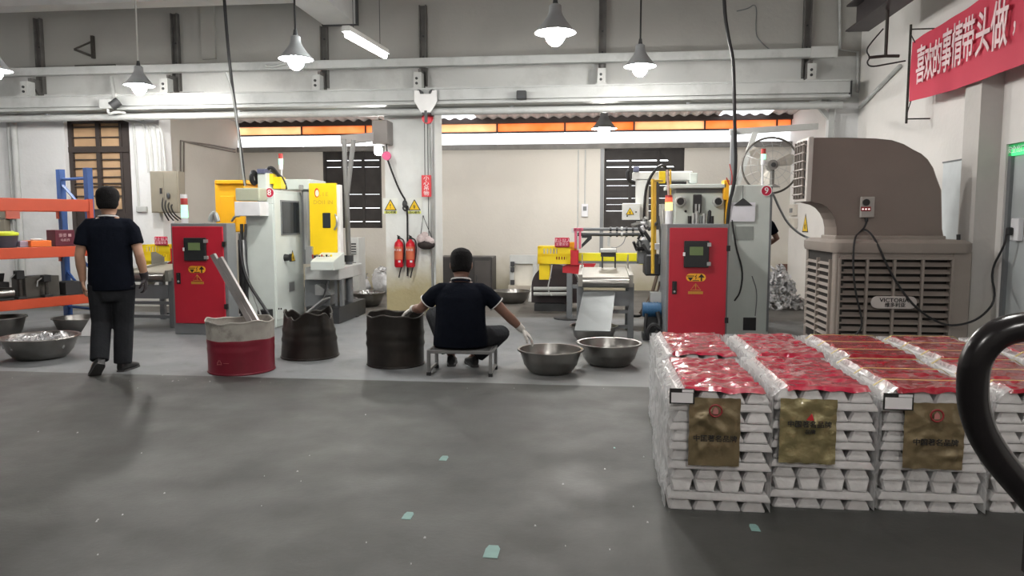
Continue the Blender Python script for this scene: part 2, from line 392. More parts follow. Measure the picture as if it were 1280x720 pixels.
for i in (0, 2, 4):
    q = corrug(rx[i], rx[i + 1], YW + .3, YB + .4); roof.add(q.v, q.f)
for s_ in sky:
    for (y0, y1) in ((YW + .3, 13.9),):
        q = corrug(s_[0], s_[1], y0, y1); roof.add(q.v, q.f)
rf = struct('ceiling_bay', roof, ROOFM)
SKYM = translucent('white_skylight_sheet', (.95, .96, .97), .1)
for s_ in sky:
    o = corrug(s_[0], s_[1], 13.9, YB + .4).build('skylight', SKYM, rf)
pur = MB()
for y in (12.2, 13.6): pur.bx(xb0, XR, y, y + .07, rz(y) - .13, rz(y) - .045)
pur.build('purlin', IRON, rf)
# clerestory strip: orange sheets above, white frosted sheets below, thin dark bars
w2 = struct('window_2', MB().bx(xb0, XR, YB + .04, YB + .08, zt1 - .015, zt1 + .015), DARK_STEEL)
ORANGE = translucent('orange_fibreglass_sheet', (.98, .36, .15), .1); ORANGE2 = translucent('pale_orange_fibreglass_sheet', (1.0, .55, .34), .1)
WHITESH = translucent('white_frosted_sheet', (.97, .97, .97), .05)
step = at(706, 160, YB).x - at(621, 160, YB).x; x = at(621, 160, YB).x - step * 5; k = 0
while x < XR:
    a, c = max(x, xb0), min(x + step, XR)
    if c > a + .05:
        MB().bx(a + .012, c - .012, YB + .05, YB + .062, zt1 + .015, zt2).build('pane', ORANGE if k % 3 != 1 else ORANGE2, w2)
        MB().bx(a + .012, c - .012, YB + .09, YB + .10, zt0, zt1 - .015).build('pane', WHITESH, w2)
        MB().bx(c - .014, c + .014, YB + .03, YB + .08, zt1, zt2).build('glazing_bar', DARK_STEEL, w2)
    x += step; k += 1
# boarded-up openings: dark boards with daylight between some of them
BOARD = pm('dark_weathered_board', (.035, .031, .03), .75, 0, .3, 5)
for n, s_ in enumerate(sh):
    fr = MB(); fr.bx(s_[0], s_[0] + .05, YB + .02, YB + .12, s_[2], s_[3]); fr.bx(s_[1] - .05, s_[1], YB + .02, YB + .12, s_[2], s_[3])
    fr.bx(s_[0], s_[1], YB + .02, YB + .12, s_[3] - .06, s_[3]); fr.bx(s_[0], s_[1], YB + .02, YB + .12, s_[2], s_[2] + .05)
    w = struct('window_%d' % (3 + n), fr, BOARD)
    nb = 12 if n == 0 else 13; hgt = (s_[3] - s_[2]) / nb
    gaps = {9: .014, 8: .008, 4: .006, 2: .010, 0: .012} if n == 0 else {10: .024, 9: .020, 7: .010, 6: .006, 4: .006, 3: .004, 2: .008}
    for i in range(nb):
        z0 = s_[2] + i * hgt; gp = gaps.get(i, -.004)
        MB().bx(s_[0] + .02, s_[1] - .02, YB + .06, YB + .085, z0, z0 + hgt - gp).build('board', BOARD, w)
    for fx in (.33, .68):
        xm = s_[0] + (s_[1] - s_[0]) * fx
        MB().bx(xm - .03, xm + .03, YB + .03, YB + .06, s_[2], s_[3]).build('batten', BOARD, w)
    if n: # triangular corner brace on the right-hand opening
        MB().prism([(0, .6), (.5, .6), (.5, .05)], (s_[1] - .55, YB + .03, s_[3] - .6), (1, 0, 0), (0, 0, 1), (0, .03, 0)).build('corner_brace', BOARD, w)
# left window in the front wall: dark bars over tan sheets, brown leaf on the right
fr = MB(); zb = .9; xm = at(119, 200, YW).x; xr_ = at(146, 200, YW).x
for (a, c) in ((wx0, wx0 + .07), (xm - .035, xm + .035), (xr_, xr_ + .04)): fr.bx(a, c, YW + .08, YW + .15, zb, wz1)
fr.bx(wx0, wx1, YW + .08, YW + .15, wz1 - .06, wz1); fr.bx(wx0, wx1, YW + .07, YW + .15, at(110, 190, YW).z, at(110, 183, YW).z); fr.bx(wx0, wx1, YW + .08, YW + .15, zb, zb + .06)
DBROWN = pm('dark_brown_window_paint', (.045, .035, .032), .6, 0, .2)
w1 = struct('window_1', fr, DBROWN)
TAN = pm('tan_backing_sheet', (.50, .33, .19), .7, 0, .14, 3)
rows = [150, 158, 171, 183, 190, 199, 210, 221, 229, 233, 245, 262]
for i in range(len(rows) - 1):
    if i == 3: continue
    za, zc = at(100, rows[i + 1], YW).z, at(100, rows[i], YW).z
    for (a, c) in ((wx0 + .07, xm - .035), (xm + .035, xr_)):
        MB().bx(a, c, YW + .13, YW + .14, za + .006, zc - .006).build('pane', TAN, w1)
    MB().bx(wx0 + .05, xr_ + .02, YW + .09, YW + .11, za - .009, za + .009).build('glazing_bar', DBROWN, w1)
MB().bx(xr_ + .04, wx1, YW + .1, YW + .14, zb, wz1).build('shutter_leaf', DBROWN, w1)
MB().bx(wx0, xr_, YW + .11, YW + .15, zb, at(100, 262, YW).z).build('lower_panel', DBROWN, w1)
MB().bx(wx0, wx1, YW + .25, YW + .27, zb, wz1).build('backing_board', DBROWN, w1)
# side door on the right wall with a pale frosted leaf
fr = MB(); fr.bx(XR + .02, XR + .1, dy0 - .05, dy0, 0, dz); fr.bx(XR + .02, XR + .1, dy1, dy1 + .05, 0, dz); fr.bx(XR + .02, XR + .1, dy1, dy0, dz - .05, dz)
d1 = struct('door_1', fr, GREY_STEEL)
MB().bx(XR + .05, XR + .075, dy1 + .05, dy0 - .05, .01, dz - .05).build('door_leaf', pm('pale_blue_grey_door', (.42, .45, .46), .25, 0, .05), d1)
# ceiling girders
GIRD = pm('dusty_white_girder', (.60, .61, .61), .75, 0, .08, 2, dirt=(.3, .3, .29), dirt_amt=.3)
ga, gc = at(404, 31, 10.9), at(445, 31, 10.9)
struct('trim_6', MB().bx(ga.x, gc.x, 1.0, 10.9, ga.z, 5), GIRD)
gf = MB(); gf.bx(ga.x - .02, gc.x + .03, 10.9, 10.94, ga.z - .02, ga.z + .02); gf.bx(gc.x, gc.x + .03, 10.88, 10.94, ga.z, 4.97)
struct('trim_7', gf, DARK_STEEL)
cz = at(10, 8, 10.0).z
struct('trim_8', MB().bx(xl, ga.x, 10.0, 10.3, cz, 5), GIRD)
# ================================================================== OVERHEAD
# two painted beams along the wall on six steel brackets
YR = YW - .35
z = at(500, 79, YR).z; xe = at(1045, 66, YR).x
t = thing('rail', 'long white square rail, the upper one running across the wall', 'rail', (0, YR, z))
b = MB(); b.bx(-10.9, xe, YR - .06, YR + .06, z - .06, z + .06); b.build('beam', PIPE_WHITE, t, bev=.006)
MB().bx(xe - .35, xe, YR - .075, YR - .06, z - .075, z + .075).build('splice_plate', PALE_GREY, t)
z2 = at(500, 121, YR).z
t = thing('runway_beam', 'broad white steel beam below the rail, carrying the red-tagged trolley', 'beam', (0, YR, z2))
b = MB(); xe2 = at(1062, 116, YR).x
b.bx(-10.9, xe2, YR - .03, YR + .03, z2 - .1, z2 + .1); b.bx(-10.9, xe2, YR - .1, YR + .1, z2 + .085, z2 + .105); b.bx(-10.9, xe2, YR - .1, YR + .1, z2 - .13, z2 - .1)
b.bx(-10.9, xe2, YR - .075, YR - .06, z2 - .07, z2 + .09)
b.build('beam', PIPE_WHITE, t)
MB().bx(xe2 - .02, xe2 + .0, YR - .1, YR + .1, z2 - .13, z2 + .1).build('end_plate', DARK_STEEL, t)
# white round pipe just under the beam
zc = at(500, 139, YR).z
t = thing('pipe', 'white round pipe running just under the broad beam', 'pipe', (0, YR, zc))
MB().tube([(-10.9, YR - .02, zc - .02), (xe2 - .25, YR - .02, zc - .02), (xe2 - .1, YR - .02, zc - .02)], .05, 12).build('tube', PIPE_WHITE, t, smooth=True)
for px in (60, 300, 640, 860):
    x = at(px, 138, YR).x; MB().bx(x - .02, x + .02, YR - .04, YR + .04, zc + .02, min(zc + .05, z2 - .132)).build('pipe_clamp', GREY_STEEL, t)
# brackets: tall dark channel on the wall, arm, clip under the beams
WD = pm('weathered_dark_channel', (.13, .125, .12), .6, .2, .3, 5, dirt=(.03, .03, .03), dirt_amt=.5)
def bracket(px, ytop, lab, wdt=.11):
    x = at(px, 60, YW).x; zt = at(px, ytop, YW - .05).z; zb = z2 + .1
    t = thing('wall_bracket', lab, 'bracket', (x, YW, zb), 0, 'rail brackets on the upper wall')
    c = MB(); c.bx(x - wdt / 2, x + wdt / 2, YW - .04, YW - .01, z - .28, zt); c.bx(x - wdt / 2, x - wdt / 2 + .015, YW - .09, YW - .01, z - .28, zt); c.bx(x + wdt / 2 - .015, x + wdt / 2, YW - .09, YW - .01, z - .28, zt)
    c.build('channel', WD, t)
    MB().prism([(0, 0), (.28, 0), (.28, .06), (.05, .26), (0, .26)], (x - .02, YW - .03, z - .08), (0, -1, 0), (0, 0, -1), (.04, 0, 0)).build('arm', WD, t)
    c = MB(); c.bx(x - .09, x + .06, YR - .09, YR + .12, zb + .005, zb + .025); c.bx(x - .07, x + .03, YR - .06, YR - .04, zb + .025, zb + .24); c.bx(x + .03, x + .05, YR - .06, YR + .1, zb + .025, zb + .24)
    c.build('clip', PALE_GREY, t, bev=.003)
    for q in (.08, .15): MB().disc((x - .02, YR - .06, zb + q), (0, -1, 0), .02, .015, 8).build('bolt', DARK_STEEL, t)
    for q in (.15, .45): MB().disc((x, YW - .04, z + q), (0, -1, 0), .015, .012, 8).build('bolt', DARK_STEEL, t)
bracket(52, 23, 'tall dark steel wall bracket nearest the left edge of the picture')
bracket(222, 17, 'tall dark steel wall bracket above the bundle of white conduits')
bracket(407, 33, 'dark steel wall bracket just below the end of the ceiling girder')
bracket(530, 7, 'tall steel wall bracket above the pillar and its trolley')
bracket(753, -6, 'tall steel wall bracket between the two largest hanging lamps')
bracket(1007, -6, 'tall steel wall bracket nearest the right-hand corner')
# small bracket left on the wall
x, zz = at(120, 72, YW).x, at(120, 72, YW).z
t = thing('triangular_bracket', 'small rusty triangular bracket left alone on the upper left wall', 'bracket', (x, YW, zz - .3))
b = MB(); b.bx(x - .04, x + .0, YW - .06, YW - .005, zz - .02, zz + .33); b.build('upright', IRON, t)
MB().tube([(x - .02, YW - .03, zz + .25), (x - .22, YW - .2, zz + .09)], .014, 6).build('strut', IRON, t)
MB().tube([(x - .22, YW - .2, zz + .09), (x, YW - .03, zz + .0)], .018, 6).build('arm', IRON, t)
# dark rods lying along the beams
for i, (pa, pb, py, lab) in enumerate(((95, 145, 83, 'thin dark bar fixed above the rail at the left'), (208, 256, 117, 'thin dark bar lying on the broad beam at the left'))):
    a, c = at(pa, py, YR), at(pb, py, YR)
    zz = (z + .062 if i == 0 else z2 + .107)
    tag(MB().bx(a.x, c.x, YR - .03, YR + .0, zz, zz + .02).build('steel_bar', IRON, loc=(a.x, YR, zz)), lab, 'bar')

# pendant lamps
SHADE = pm('grey_enamel_lamp_shade', (.30, .31, .32), .4, .3, .08)
SHADE_IN = pm('white_enamel_inside', (.8, .8, .8), .5)
CORDW = pm('pale_cord', (.45, .45, .43), .6)
def pendant(px, py, Y, lab, rim=.2, top=5.0, cordm=None, drop=None):
    p = at(px, py, Y) if drop is None else Vector((px, Y, py))
    t = thing('pendant_lamp', lab, 'lamp', p, 0, 'hanging workshop lamps')
    out = [(.045, .262), (.058, .25), (.062, .19), (.072, .165), (.085, .14), (.125, .085), (.17, .03), (rim, .0)]
    s_ = rim / .2
    prof = [(r * (s_ if r < rim else 1), h * s_) for r, h in out]
    q = MB(); q.lathe([(.0001, .262 * s_)] + prof + [(rim - .004, -.002)] + [(r - .006, h - .006) for r, h in prof[::-1][1:-3]] + [(.0001, .12 * s_)], 28, Matrix.Translation(p)); q.build('lamp_shade', SHADE, t, smooth=True)
    q = MB(); q.lathe([(.0001, -.125), (.035, -.118), (.065, -.095), (.088, -.055), (.09, -.02), (.075, .02), (.04, .06), (.03, .11), (.0001, .11)], 20, Matrix.Translation(p) @ Matrix.Diagonal((s_, s_, s_, 1)))
    q.build('bulb', LAMP_GLOW, t, smooth=True)
    MB().cyl(p + Vector((0, 0, .25 * s_)), p + Vector((0, 0, .33 * s_)), .03, .018, 12).build('lamp_holder', DARK_STEEL, t, smooth=True)
    MB().tube([p + Vector((0, 0, .32 * s_)), (p.x, p.y, top)], .011, 6).build('cord', cordm or BLACK, t)
    return t
pendant(174, 107, 9.7, 'bell shaped hanging lamp above the blue rack end, on a pale cord', cordm=CORDW, top=4.99)
pendant(370, 74, 7.8, 'bell shaped hanging lamp left of the fluorescent tube, on a dark cord', rim=.186)
pendant(694, 41, 7.2, 'largest and highest hanging lamp, near the top middle')
pendant(800, 83, 9.4, 'hanging lamp on a long rod above machine nine')
pendant(755, 161, 12.7, 'hanging lamp inside the bay in front of the orange skylights', rim=.22, top=rz(12.7) - .03, cordm=CORDW)
pendant(-7, 88, 8.6, 'hanging lamp cut off by the left picture edge', cordm=CORDW)
for (x, y, wh) in ((-3.5, 5.0, 'over the middle of the dark floor'), (.9, 2.2, 'over the wrapped ingot stacks'), (-2.2, -1.5, 'behind the camera on the left'), (1.4, -2.0, 'behind the camera on the right')):  # unseen fill lamps, added to brighten the foreground and cabinet eight
    pendant(x, 3.45, y, 'added fill lamp hanging above the frame, ' + wh, drop=1)
# bare bulb behind the pillar edge
p = at(473, 188, 11.9)
t = thing('bare_bulb_lamp', 'glaring bare bulb beside the left edge of the pillar', 'lamp', p)
MB().ball(p, (.07, .07, .085)).build('bulb', LAMP_GLOW, t, smooth=True)
MB().cyl(p + Vector((0, 0, .08)), p + Vector((0, 0, .17)), .028, n=12).build('lamp_holder', DARK_STEEL, t, smooth=True)
MB().tube([p + Vector((0, 0, .16)), (p.x, p.y, rz(p.y) - .03)], .008, 6).build('cord', CORDW, t)
# fluorescent batten
a, c = at(434, 44, 7.7), None
xx = a.x; e = atx(481, 70, xx)
t = thing('fluorescent_light', 'lit fluorescent tube batten hanging lengthwise below the girder', 'lamp', (xx, a.y, a.z))
q = MB(); q.tube([(xx, a.y, a.z), (xx, e.y, e.z)], .03, 12); q.build('tube', TUBE_GLOW, t, smooth=True)
q = MB(); q.loft([[Vector((xx + dx, y, zz + .03 + dz)) for dx, dz in ((-.05, 0), (.05, 0), (.04, .06), (-.04, .06))] for y, zz in ((a.y - .04, a.z), (e.y + .04, e.z))]); q.build('housing', PALE_GREY, t)
for y, zz in ((a.y + .2, a.z), (e.y - .2, e.z)): MB().tube([(xx, y, zz + .07), (xx, y, 5)], .004, 5).build('hanger_wire', DARK_STEEL, t)

# trolley and pull cables on the pillar
x = at(535, 125, YR).x; zt = z2 + .02
t = thing('beam_trolley', 'white two-wheeled trolley riding the beam above the pillar', 'trolley', (x, YR, zt - .3))
q = MB(); q.prism([(-.17, .12), (-.1, .12), (-.08, .07), (.08, .07), (.1, .12), (.17, .12), (.17, -.04), (.07, -.2), (-.07, -.2), (-.17, -.04)], (x, YR - .16, zt - .08), (1, 0, 0), (0, 0, 1), (0, .03, 0))
q.build('side_plate', pm('white_trolley_paint', (.74, .74, .74), .45), t, bev=.005)
for s_ in (-1, 1): MB().cyl((x + .1 * s_, YR - .15, zt - .0), (x + .1 * s_, YR - .05, zt - .0), .055, n=16).build('wheel', DARK_STEEL, t, smooth=True)
q = MB(); q.bx(x - .06, x + .06, YR - .16, YR + .14, zt - .3, zt - .24); q.bx(x - .02, x + .02, YR - .17, YR - .12, zt - .42, zt - .25); q.build('hook_block', DARK_STEEL, t, bev=.004)
pz = at(535, 148, PY - .12); DISC = pm('bright_red_disc_paint', (.72, .02, .04), .45)
MB().disc((pz.x, PY - .14, pz.z), (0, -1, 0), .085, .03).build('red_disc', DISC, t, smooth=True)
for i, px in enumerate((531, 535, 540)):
    xq = at(px, 200, PY - .1).x
    MB().tube([(xq, PY - .1, pz.z + (.3 if i == 1 else .0)), (xq, PY - .1, at(px, [226, 402, 330][i] if i != 1 else 300, PY).z)], .007 if i < 2 else .014, 6).build('pull_cable', GALV if i == 2 else DARK_STEEL, t)
# vertical red sign on the pillar
a, c = at(527, 219, PY - .13), at(539, 246, PY - .13)
t = thing('notice_sign', 'narrow upright red sign with white lettering hung on the pillar cables', 'sign', ((a.x + c.x) / 2, PY - .12, c.z))
MB().bx(a.x, c.x, PY - .135, PY - .12, c.z, a.z).build('plate', pm('red_sign_plate', (.62, .03, .04), .5), t)
for i, ch in enumerate('小心吊物'): lettering(ch, .075, WHITE_INK, t, ((a.x + c.x) / 2, PY - .137, a.z - .05 - i * .075), *FRONT, sx=1.2)
# conduits down the right edge of the pillar
for px, r, lab in ((543, .022, 'thin white conduit running down the right edge of the pillar'), (539.5, .014, 'thinner grey conduit beside the pillar edge conduit')):
    x = at(px, 250, PY).x
    tag(MB().tube([(x, PY - r, .25), (x, PY - r, zl - .02)], r, 8).build('conduit', PIPE_WHITE if r > .02 else GALV, smooth=True, loc=(x, PY, .25)), lab, 'conduit')
# pink disc pulley, jib head and drooping cable at the left of the pillar
a = at(473, 168, PY - .2)
t = thing('jib_bracket', 'grey jib arm head fixed beside the pillar with a pink pulley disc', 'bracket', (a.x, PY - .2, a.z - .3))
q = MB(); q.bx(a.x - .07, a.x + .17, PY - .3, PY - .1, a.z - .15, a.z + .2); q.bx(a.x + .1, a.x + .17, PY - .12, PY, a.z - .15, a.z + .2); q.build('head', pm('taupe_steel', (.22, .20, .19), .5, 0, .1), t, bev=.01)
b1 = at(427, 175, PY - .6)
MB().loft([[Vector((q_.x, q_.y + dy, q_.z + dz)) for dy, dz in ((-.06, -.06), (.06, -.06), (.06, .06), (-.06, .06))] for q_ in (Vector((a.x, PY - .2, a.z - .03)), b1)]).build('arm', pm('light_taupe_steel', (.33, .31, .30), .5), t)
pk = at(484, 195, PY - .25); MB().disc((pk.x, pk.y, pk.z), (0, -1, 0), .065, .04).build('pulley_disc', pm('pink_pulley', (.72, .10, .25), .45), t, smooth=True)
MB().tube([(pk.x - .02, pk.y + .02, a.z - .1), (pk.x, pk.y + .02, pk.z)], .012, 6).build('cable', DARK_STEEL, t)
cab = smoothpts([(pk.x, pk.y + .02, pk.z - .05), at(490, 215, PY - .18), at(500, 240, PY - .12), at(509, 253, PY - .06), at(509.5, 300, PY - .03), at(509.5, 345, PY - .03)])
tag(MB().tube(cab, .016, 6).build('cable', BLACK, smooth=True, loc=(pk.x, PY, .9)), 'black cable drooping from the pink pulley down the pillar', 'cable')
a = at(506, 255, PY - .09)
t = thing('cable_clamp', 'dark pulley clamp and ring on the drooping pillar cable', 'clamp', a)
MB().ball(a, (.04, .04, .06)).build('body', DARK_STEEL, t, smooth=True)
rg = at(507, 260, PY - .09); MB().tube([rg + Vector((math.cos(k * math.pi / 8) * .04, 0, math.sin(k * math.pi / 8) * .04)) for k in range(16)], .012, 6, closed=True).build('ring', BLACK, t, smooth=True)
MB().tube([rg + Vector((0, .03, 0)), (rg.x, PY, rg.z)], .01, 6).build('peg', DARK_STEEL, t)
# left wall: white standpipes, junction boxes, conduits, electric box
for px, lab in ((12, 'white standpipe nearest the left picture edge'), (19, 'white standpipe, second from the left picture edge')):
    x = at(px, 200, YW - .06).x; r = .035 if px == 12 else .05
    tag(MB().tube([(x, YW - r, 0), (x, YW - r, zl + .25)], r, 10).build('standpipe', PIPE_WHITE, smooth=True, loc=(x, YW, 0)), lab, 'pipe')
a = at(137, 132, YR - .15)
t = thing('junction_box', 'white junction box with a dark motor below the rail at left', 'junction box', a)
q = MB(); q.bx(a.x - .11, a.x + .09, a.y - .1, a.y + .02, a.z - .06, a.z + .09); q.build('box', PIPE_WHITE, t, bev=.01)
MB().cyl((a.x + .07, a.y - .06, a.z - .02), (a.x + .17, a.y - .02, a.z + .06), .07, n=14).build('motor', DARK_STEEL, t, smooth=True)
MB().tube([(a.x + .1, a.y, a.z + .05), at(139, 97, YR + .1)], .03, 8).build('stay', PALE_GREY, t)
MB().tube(smoothpts([(a.x, a.y - .05, a.z - .05), (a.x + .02, a.y - .06, a.z - .14), (a.x + .12, a.y - .03, a.z - .1), (a.x + .18, a.y + .1, a.z - .1)]), .022, 7).build('elbow', PIPE_WHITE, t, smooth=True)
for i, (px, pb) in enumerate(((168, 262), (182, 216), (188, 216), (193, 216), (206, 216))):
    x0, x1 = at([158, 160, 163, 166, 186][i], 150, YW).x, at([172, 186, 192, 199, 207][i], 200, YW).x
    ztop = at(px, 150 + i, YW).z
    pts = smoothpts([(x0 - .1, YW - .05, ztop + .05), (x0, YW - .04, ztop), (x1 - .05 - (.06 if i else 0), YW - .03, ztop - .02), (x1 - .02, YW - .025, ztop - .12), (x1, YW - .022, at(px, pb, YW).z)])
    tag(MB().tube(pts, .018, 7).build('conduit', PALE_GREY, smooth=True, loc=(x1, YW, pts[-1].z)), ['leftmost conduit of the white bundle, ending in a socket box', 'second conduit of the white bundle above the electric cabinet', 'third conduit of the white bundle above the electric cabinet', 'fourth conduit of the white bundle above the electric cabinet', 'rightmost conduit of the white bundle at the bay corner'][i], 'conduit', 'white conduit bundle')
a, c = at(172, 258, YW), at(185, 265, YW)
tag(MB().bx(a.x, c.x, YW - .05, YW, c.z, a.z).build('socket_box', PIPE_WHITE, bev=.006, loc=(a.x, YW, c.z)), 'small white socket box left of the grey electric cabinet', 'socket')
a, c = at(187, 214, YW - .2), at(224, 266, YW - .2)
t = thing('electric_cabinet', 'grey beige electric cabinet on the wall corner with cables below', 'cabinet', ((a.x + c.x) / 2, YW, c.z))
MB().bx(a.x, c.x, YW - .2, YW, c.z, a.z).build('body', BEIGE_BOX, t, bev=.006)
xm = (a.x + c.x) / 2
for s_ in (0, 1): MB().bx(a.x + .015 if not s_ else xm + .004, xm - .004 if not s_ else c.x - .015, YW - .212, YW - .2, c.z + .02, a.z - .02).build('door', pm('grey_beige_enamel', (.215, .195, .155), .5, 0, .08), t)
MB().bx(xm - .06, xm - .03, YW - .23, YW - .212, (a.z + c.z) / 2 - .03, (a.z + c.z) / 2 + .06).build('lock', BLACK, t)
MB().ball((xm + .08, YW - .23, (a.z + c.z) / 2 - .06), (.03, .02, .05)).build('lock', DARK_STEEL, t)
for i in range(4):
    x = xm - .02 + i * .05; MB().tube(smoothpts([(x, YW - .2, c.z + .25 - i * .04), (x - .02, YW - .23, c.z + .1), (x + .02, YW - .2, c.z - .03), (x + .03 * i, YW - .08, c.z - .12)]), .012, 6).build('cable', BLACK, t, smooth=True)
# pair of thin conduits in the bay's left wall
for k in (0, 1):
    p = [atx(226 + k * 4, 245, xb0 + .017), atx(226 + k * 4, 176 + k, xb0 + .017), atx(262, 181 + k * 3, xb0 + .017), atx(294, 187 + k * 3, xb0 + .017)]
    tag(MB().tube(p, .016, 6).build('conduit', pm('grey_brown_conduit', (.25, .22, .2), .6), loc=p[0]), ['outer', 'inner'][k] + ' thin brown conduit bent along the bay side wall', 'conduit')
# boxes behind the rack
for (q0, q1, lab) in (((2, 258), (27, 273), 'flat grey green box on the left wall behind the rack'), ((1, 274), (14, 292), 'small grey green box hanging below the flat wall box')):
    a, c = at(*q0, YW), at(*q1, YW)
    tag(MB().bx(a.x, c.x, YW - .12, YW, c.z, a.z).build('wall_box', BEIGE_BOX, bev=.006, loc=(a.x, YW, c.z)), lab, 'box')
# hanging black supply cables
c1 = smoothpts([(at(279, 0, 9.3)) + Vector((0, 0, .5)), at(281, 10, 9.3), at(284, 48, 9.3), at(288, 90, 9.3), at(296, 150, 9.6), at(303, 200, 9.9), at(306, 232, 10)])
tag(MB().tube(c1, .020, 7).build('supply_cable', BLACK, smooth=True, loc=c1[-1]), 'thick black supply cable hanging from the ceiling to machine eight', 'cable')
c2 = smoothpts([at(282, 90, 9.25), at(290, 112, 9.3), at(297, 160, 9.6), at(303, 215, 9.85), at(306, 232, 9.95)])
tag(MB().tube(c2, .012, 6).build('supply_cable', PIPE_WHITE, smooth=True, loc=c2[-1]), 'thin white cable twisted along the supply cable of machine eight', 'cable')
c3 = smoothpts([at(903, 0, 8.9) + Vector((0, 0, .6)), at(905, 12, 8.9), at(911, 50, 8.9), at(917, 75, 8.9), at(918, 130, 8.9), at(919, 175, 9.0), at(920, 205, 9.05), at(917, 235, 9.08), at(911, 255, 9.1), at(908, 300, 9.12)])
tag(MB().tube(c3, .021, 7).build('supply_cable', BLACK, smooth=True, loc=c3[-1]), 'thick black supply cable dropping from the ceiling to machine nine', 'cable')
a = at(640, 119, YR - .15)
c4 = [at(104 * 3.2, 82, YR - .1), at(340, 84, YR - .12), at(356, 80, YR - .1), at(366, 76, YR - .1)]
tag(MB().tube(smoothpts(c4), .018, 6).build('white_hose', PIPE_WHITE, smooth=True, loc=c4[0]), 'short white hose lying along the rail behind a lamp', 'hose')
a = at(652, 119, YR - .15); tag(MB().bx(a.x - .07, a.x + .07, YR - .2, YR - .1, a.z - .06, a.z + .06).build('beam_stop', DARK_STEEL, bev=.01, loc=a), 'small dark stop clamped on the broad beam right of the pillar', 'clamp')
# grey arm post beside machine nine
YP = 10.25; x0, x1 = at(914, 200, YP).x, at(920, 200, YP).x
t = thing('hanger_post', 'slim grey post with a diagonal arm behind machine nine', 'post', ((x0 + x1) / 2, YP, 0))
zt = at(917, 163, YP).z
MB().bx(x0 - .005, x1 + .005, YP, YP + .08, 0, zt).build('post', GREY_STEEL, t)
MB().loft([[Vector((q.x + dx, q.y + dy, q.z)) for dx, dy in ((-.035, -.03), (.035, -.03), (.035, .03), (-.035, .03))] for q in (at(921, 232, YP + .05), at(944, 165, YP + .05))]).build('diagonal_arm', PALE_GREY, t)
MB().loft([[Vector((q.x, q.y + dy, q.z + dz)) for dy, dz in ((-.03, -.04), (.03, -.04), (.03, .04), (-.03, .04))] for q in (at(912, 165, YP + .05), at(1022, 158, YP + .3))]).build('cross_arm', PALE_GREY, t)
# white corner stand at the right of the opening
a = at(1030, 130, YW - .1)
t = thing('corner_brace', 'white steel bracket bracing the beam end in the right corner', 'bracket', (a.x, YW, zl - .6))
MB().bx(at(1040, 150, YW - .1).x - .05, at(1040, 150, YW - .1).x + .03, YW - .12, YW, at(1040, 185, YW).z, zl + .05).build('upright', PIPE_WHITE, t)
MB().loft([[Vector((q.x + dx, q.y + dy, q.z)) for dx, dy in ((-.04, -.03), (.04, -.03), (.04, .03), (-.04, .03))] for q in (at(1022, 131, YW - .08), at(1040, 152, YW - .08))]).build('diagonal', PIPE_WHITE, t)
q = at(1019, 124, YW - .12); MB().ball(q, (.09, .06, .06)).build('joint', PIPE_WHITE, t)
# wall conduit in the right corner
p = [at(1048, 0, YW - .03) + Vector((0, 0, .3)), at(1050, 62, YW - .03), at(1072, 65, YW - .03), at(1072, 115, YW - .03)]
tag(MB().tube(p, .018, 6).build('conduit', PIPE_WHITE, loc=p[-1]), 'thin white conduit stepping down in the upper right corner', 'conduit')
p = [at(921, 14, YW - .012), at(935, 11, YW - .012), at(943, 5, YW - .012), at(946, 12, YW - .012), at(944, 42, YW - .012), at(950, 52, YW - .012), at(962, 62, YW - .012)]
tag(MB().tube(smoothpts(p), .008, 5).build('wall_wire', GREY_STEEL, loc=p[-1]), 'thin grey wire drooping on the upper wall left of the last bracket', 'wire')
# black I-beam overhead at right with a hanging cable tee
p = at(1072, 23, 9.3); xI = p.x; hI = (at(1072, 8, 9.3).z - at(1072, 37, 9.3).z)
t = thing('overhead_girder', 'dark steel I-beam overhead at the right, end facing the wall', 'beam', (xI, 9.3, p.z))
q = MB(); q.bx(xI - .015, xI + .015, 1.5, 9.3, p.z - hI / 2, p.z + hI / 2); q.bx(xI - .13, xI + .13, 1.5, 9.3, p.z - hI / 2 - .02, p.z - hI / 2); q.bx(xI - .13, xI + .13, 1.5, 9.3, p.z + hI / 2, p.z + hI / 2 + .02)
q.build('i_section', pm('dark_brown_steel', (.035, .028, .03), .5, .2, .2), t)
for y in (3.5, 8.6): MB().bx(xI - .04, xI + .04, y, y + .08, p.z + hI / 2 + .02, 5.0).build('hanger', DARK_STEEL, t)
a, c = at(1107, 18, 8.4), at(1107, 70, 8.4)
a.z = p.z - hI / 2 - .045
t = thing('cable_tee', 'dark rod with a crossbar and looped cable hanging below the I-beam', 'hanger', (c.x, 8.4, c.z))
MB().tube([(c.x, 8.4, c.z), (c.x, 8.4, a.z + .5)], .018, 8).build('rod', IRON, t)
MB().tube([at(1086, 72, 8.4), at(1107, 70, 8.4), at(1124, 70, 8.4)], .016, 6).build('crossbar', IRON, t)
MB().bx(c.x - .03, xI + .13, 8.37, 8.43, a.z + .48, a.z + .52).build('arm', IRON, t)
MB().tube(smoothpts([at(1104, 36, 8.4), at(1090, 52, 8.35), at(1082, 63, 8.35), at(1088, 72, 8.35), at(1083, 78, 8.35), at(1088, 84, 8.35), at(1110, 80, 8.35), at(1132, 76, 8.35)]), .008, 6).build('cable', BLACK, t, smooth=True)
# slanting rod on the right wall
q0, q1 = atx(1075, 134, XR - .03), atx(1125, 82, XR - .03)
tag(MB().tube([q0, q1], .025, 8).build('wall_pipe', PIPE_WHITE, loc=q0), 'slanting white pipe on the right wall left of the banner', 'pipe')

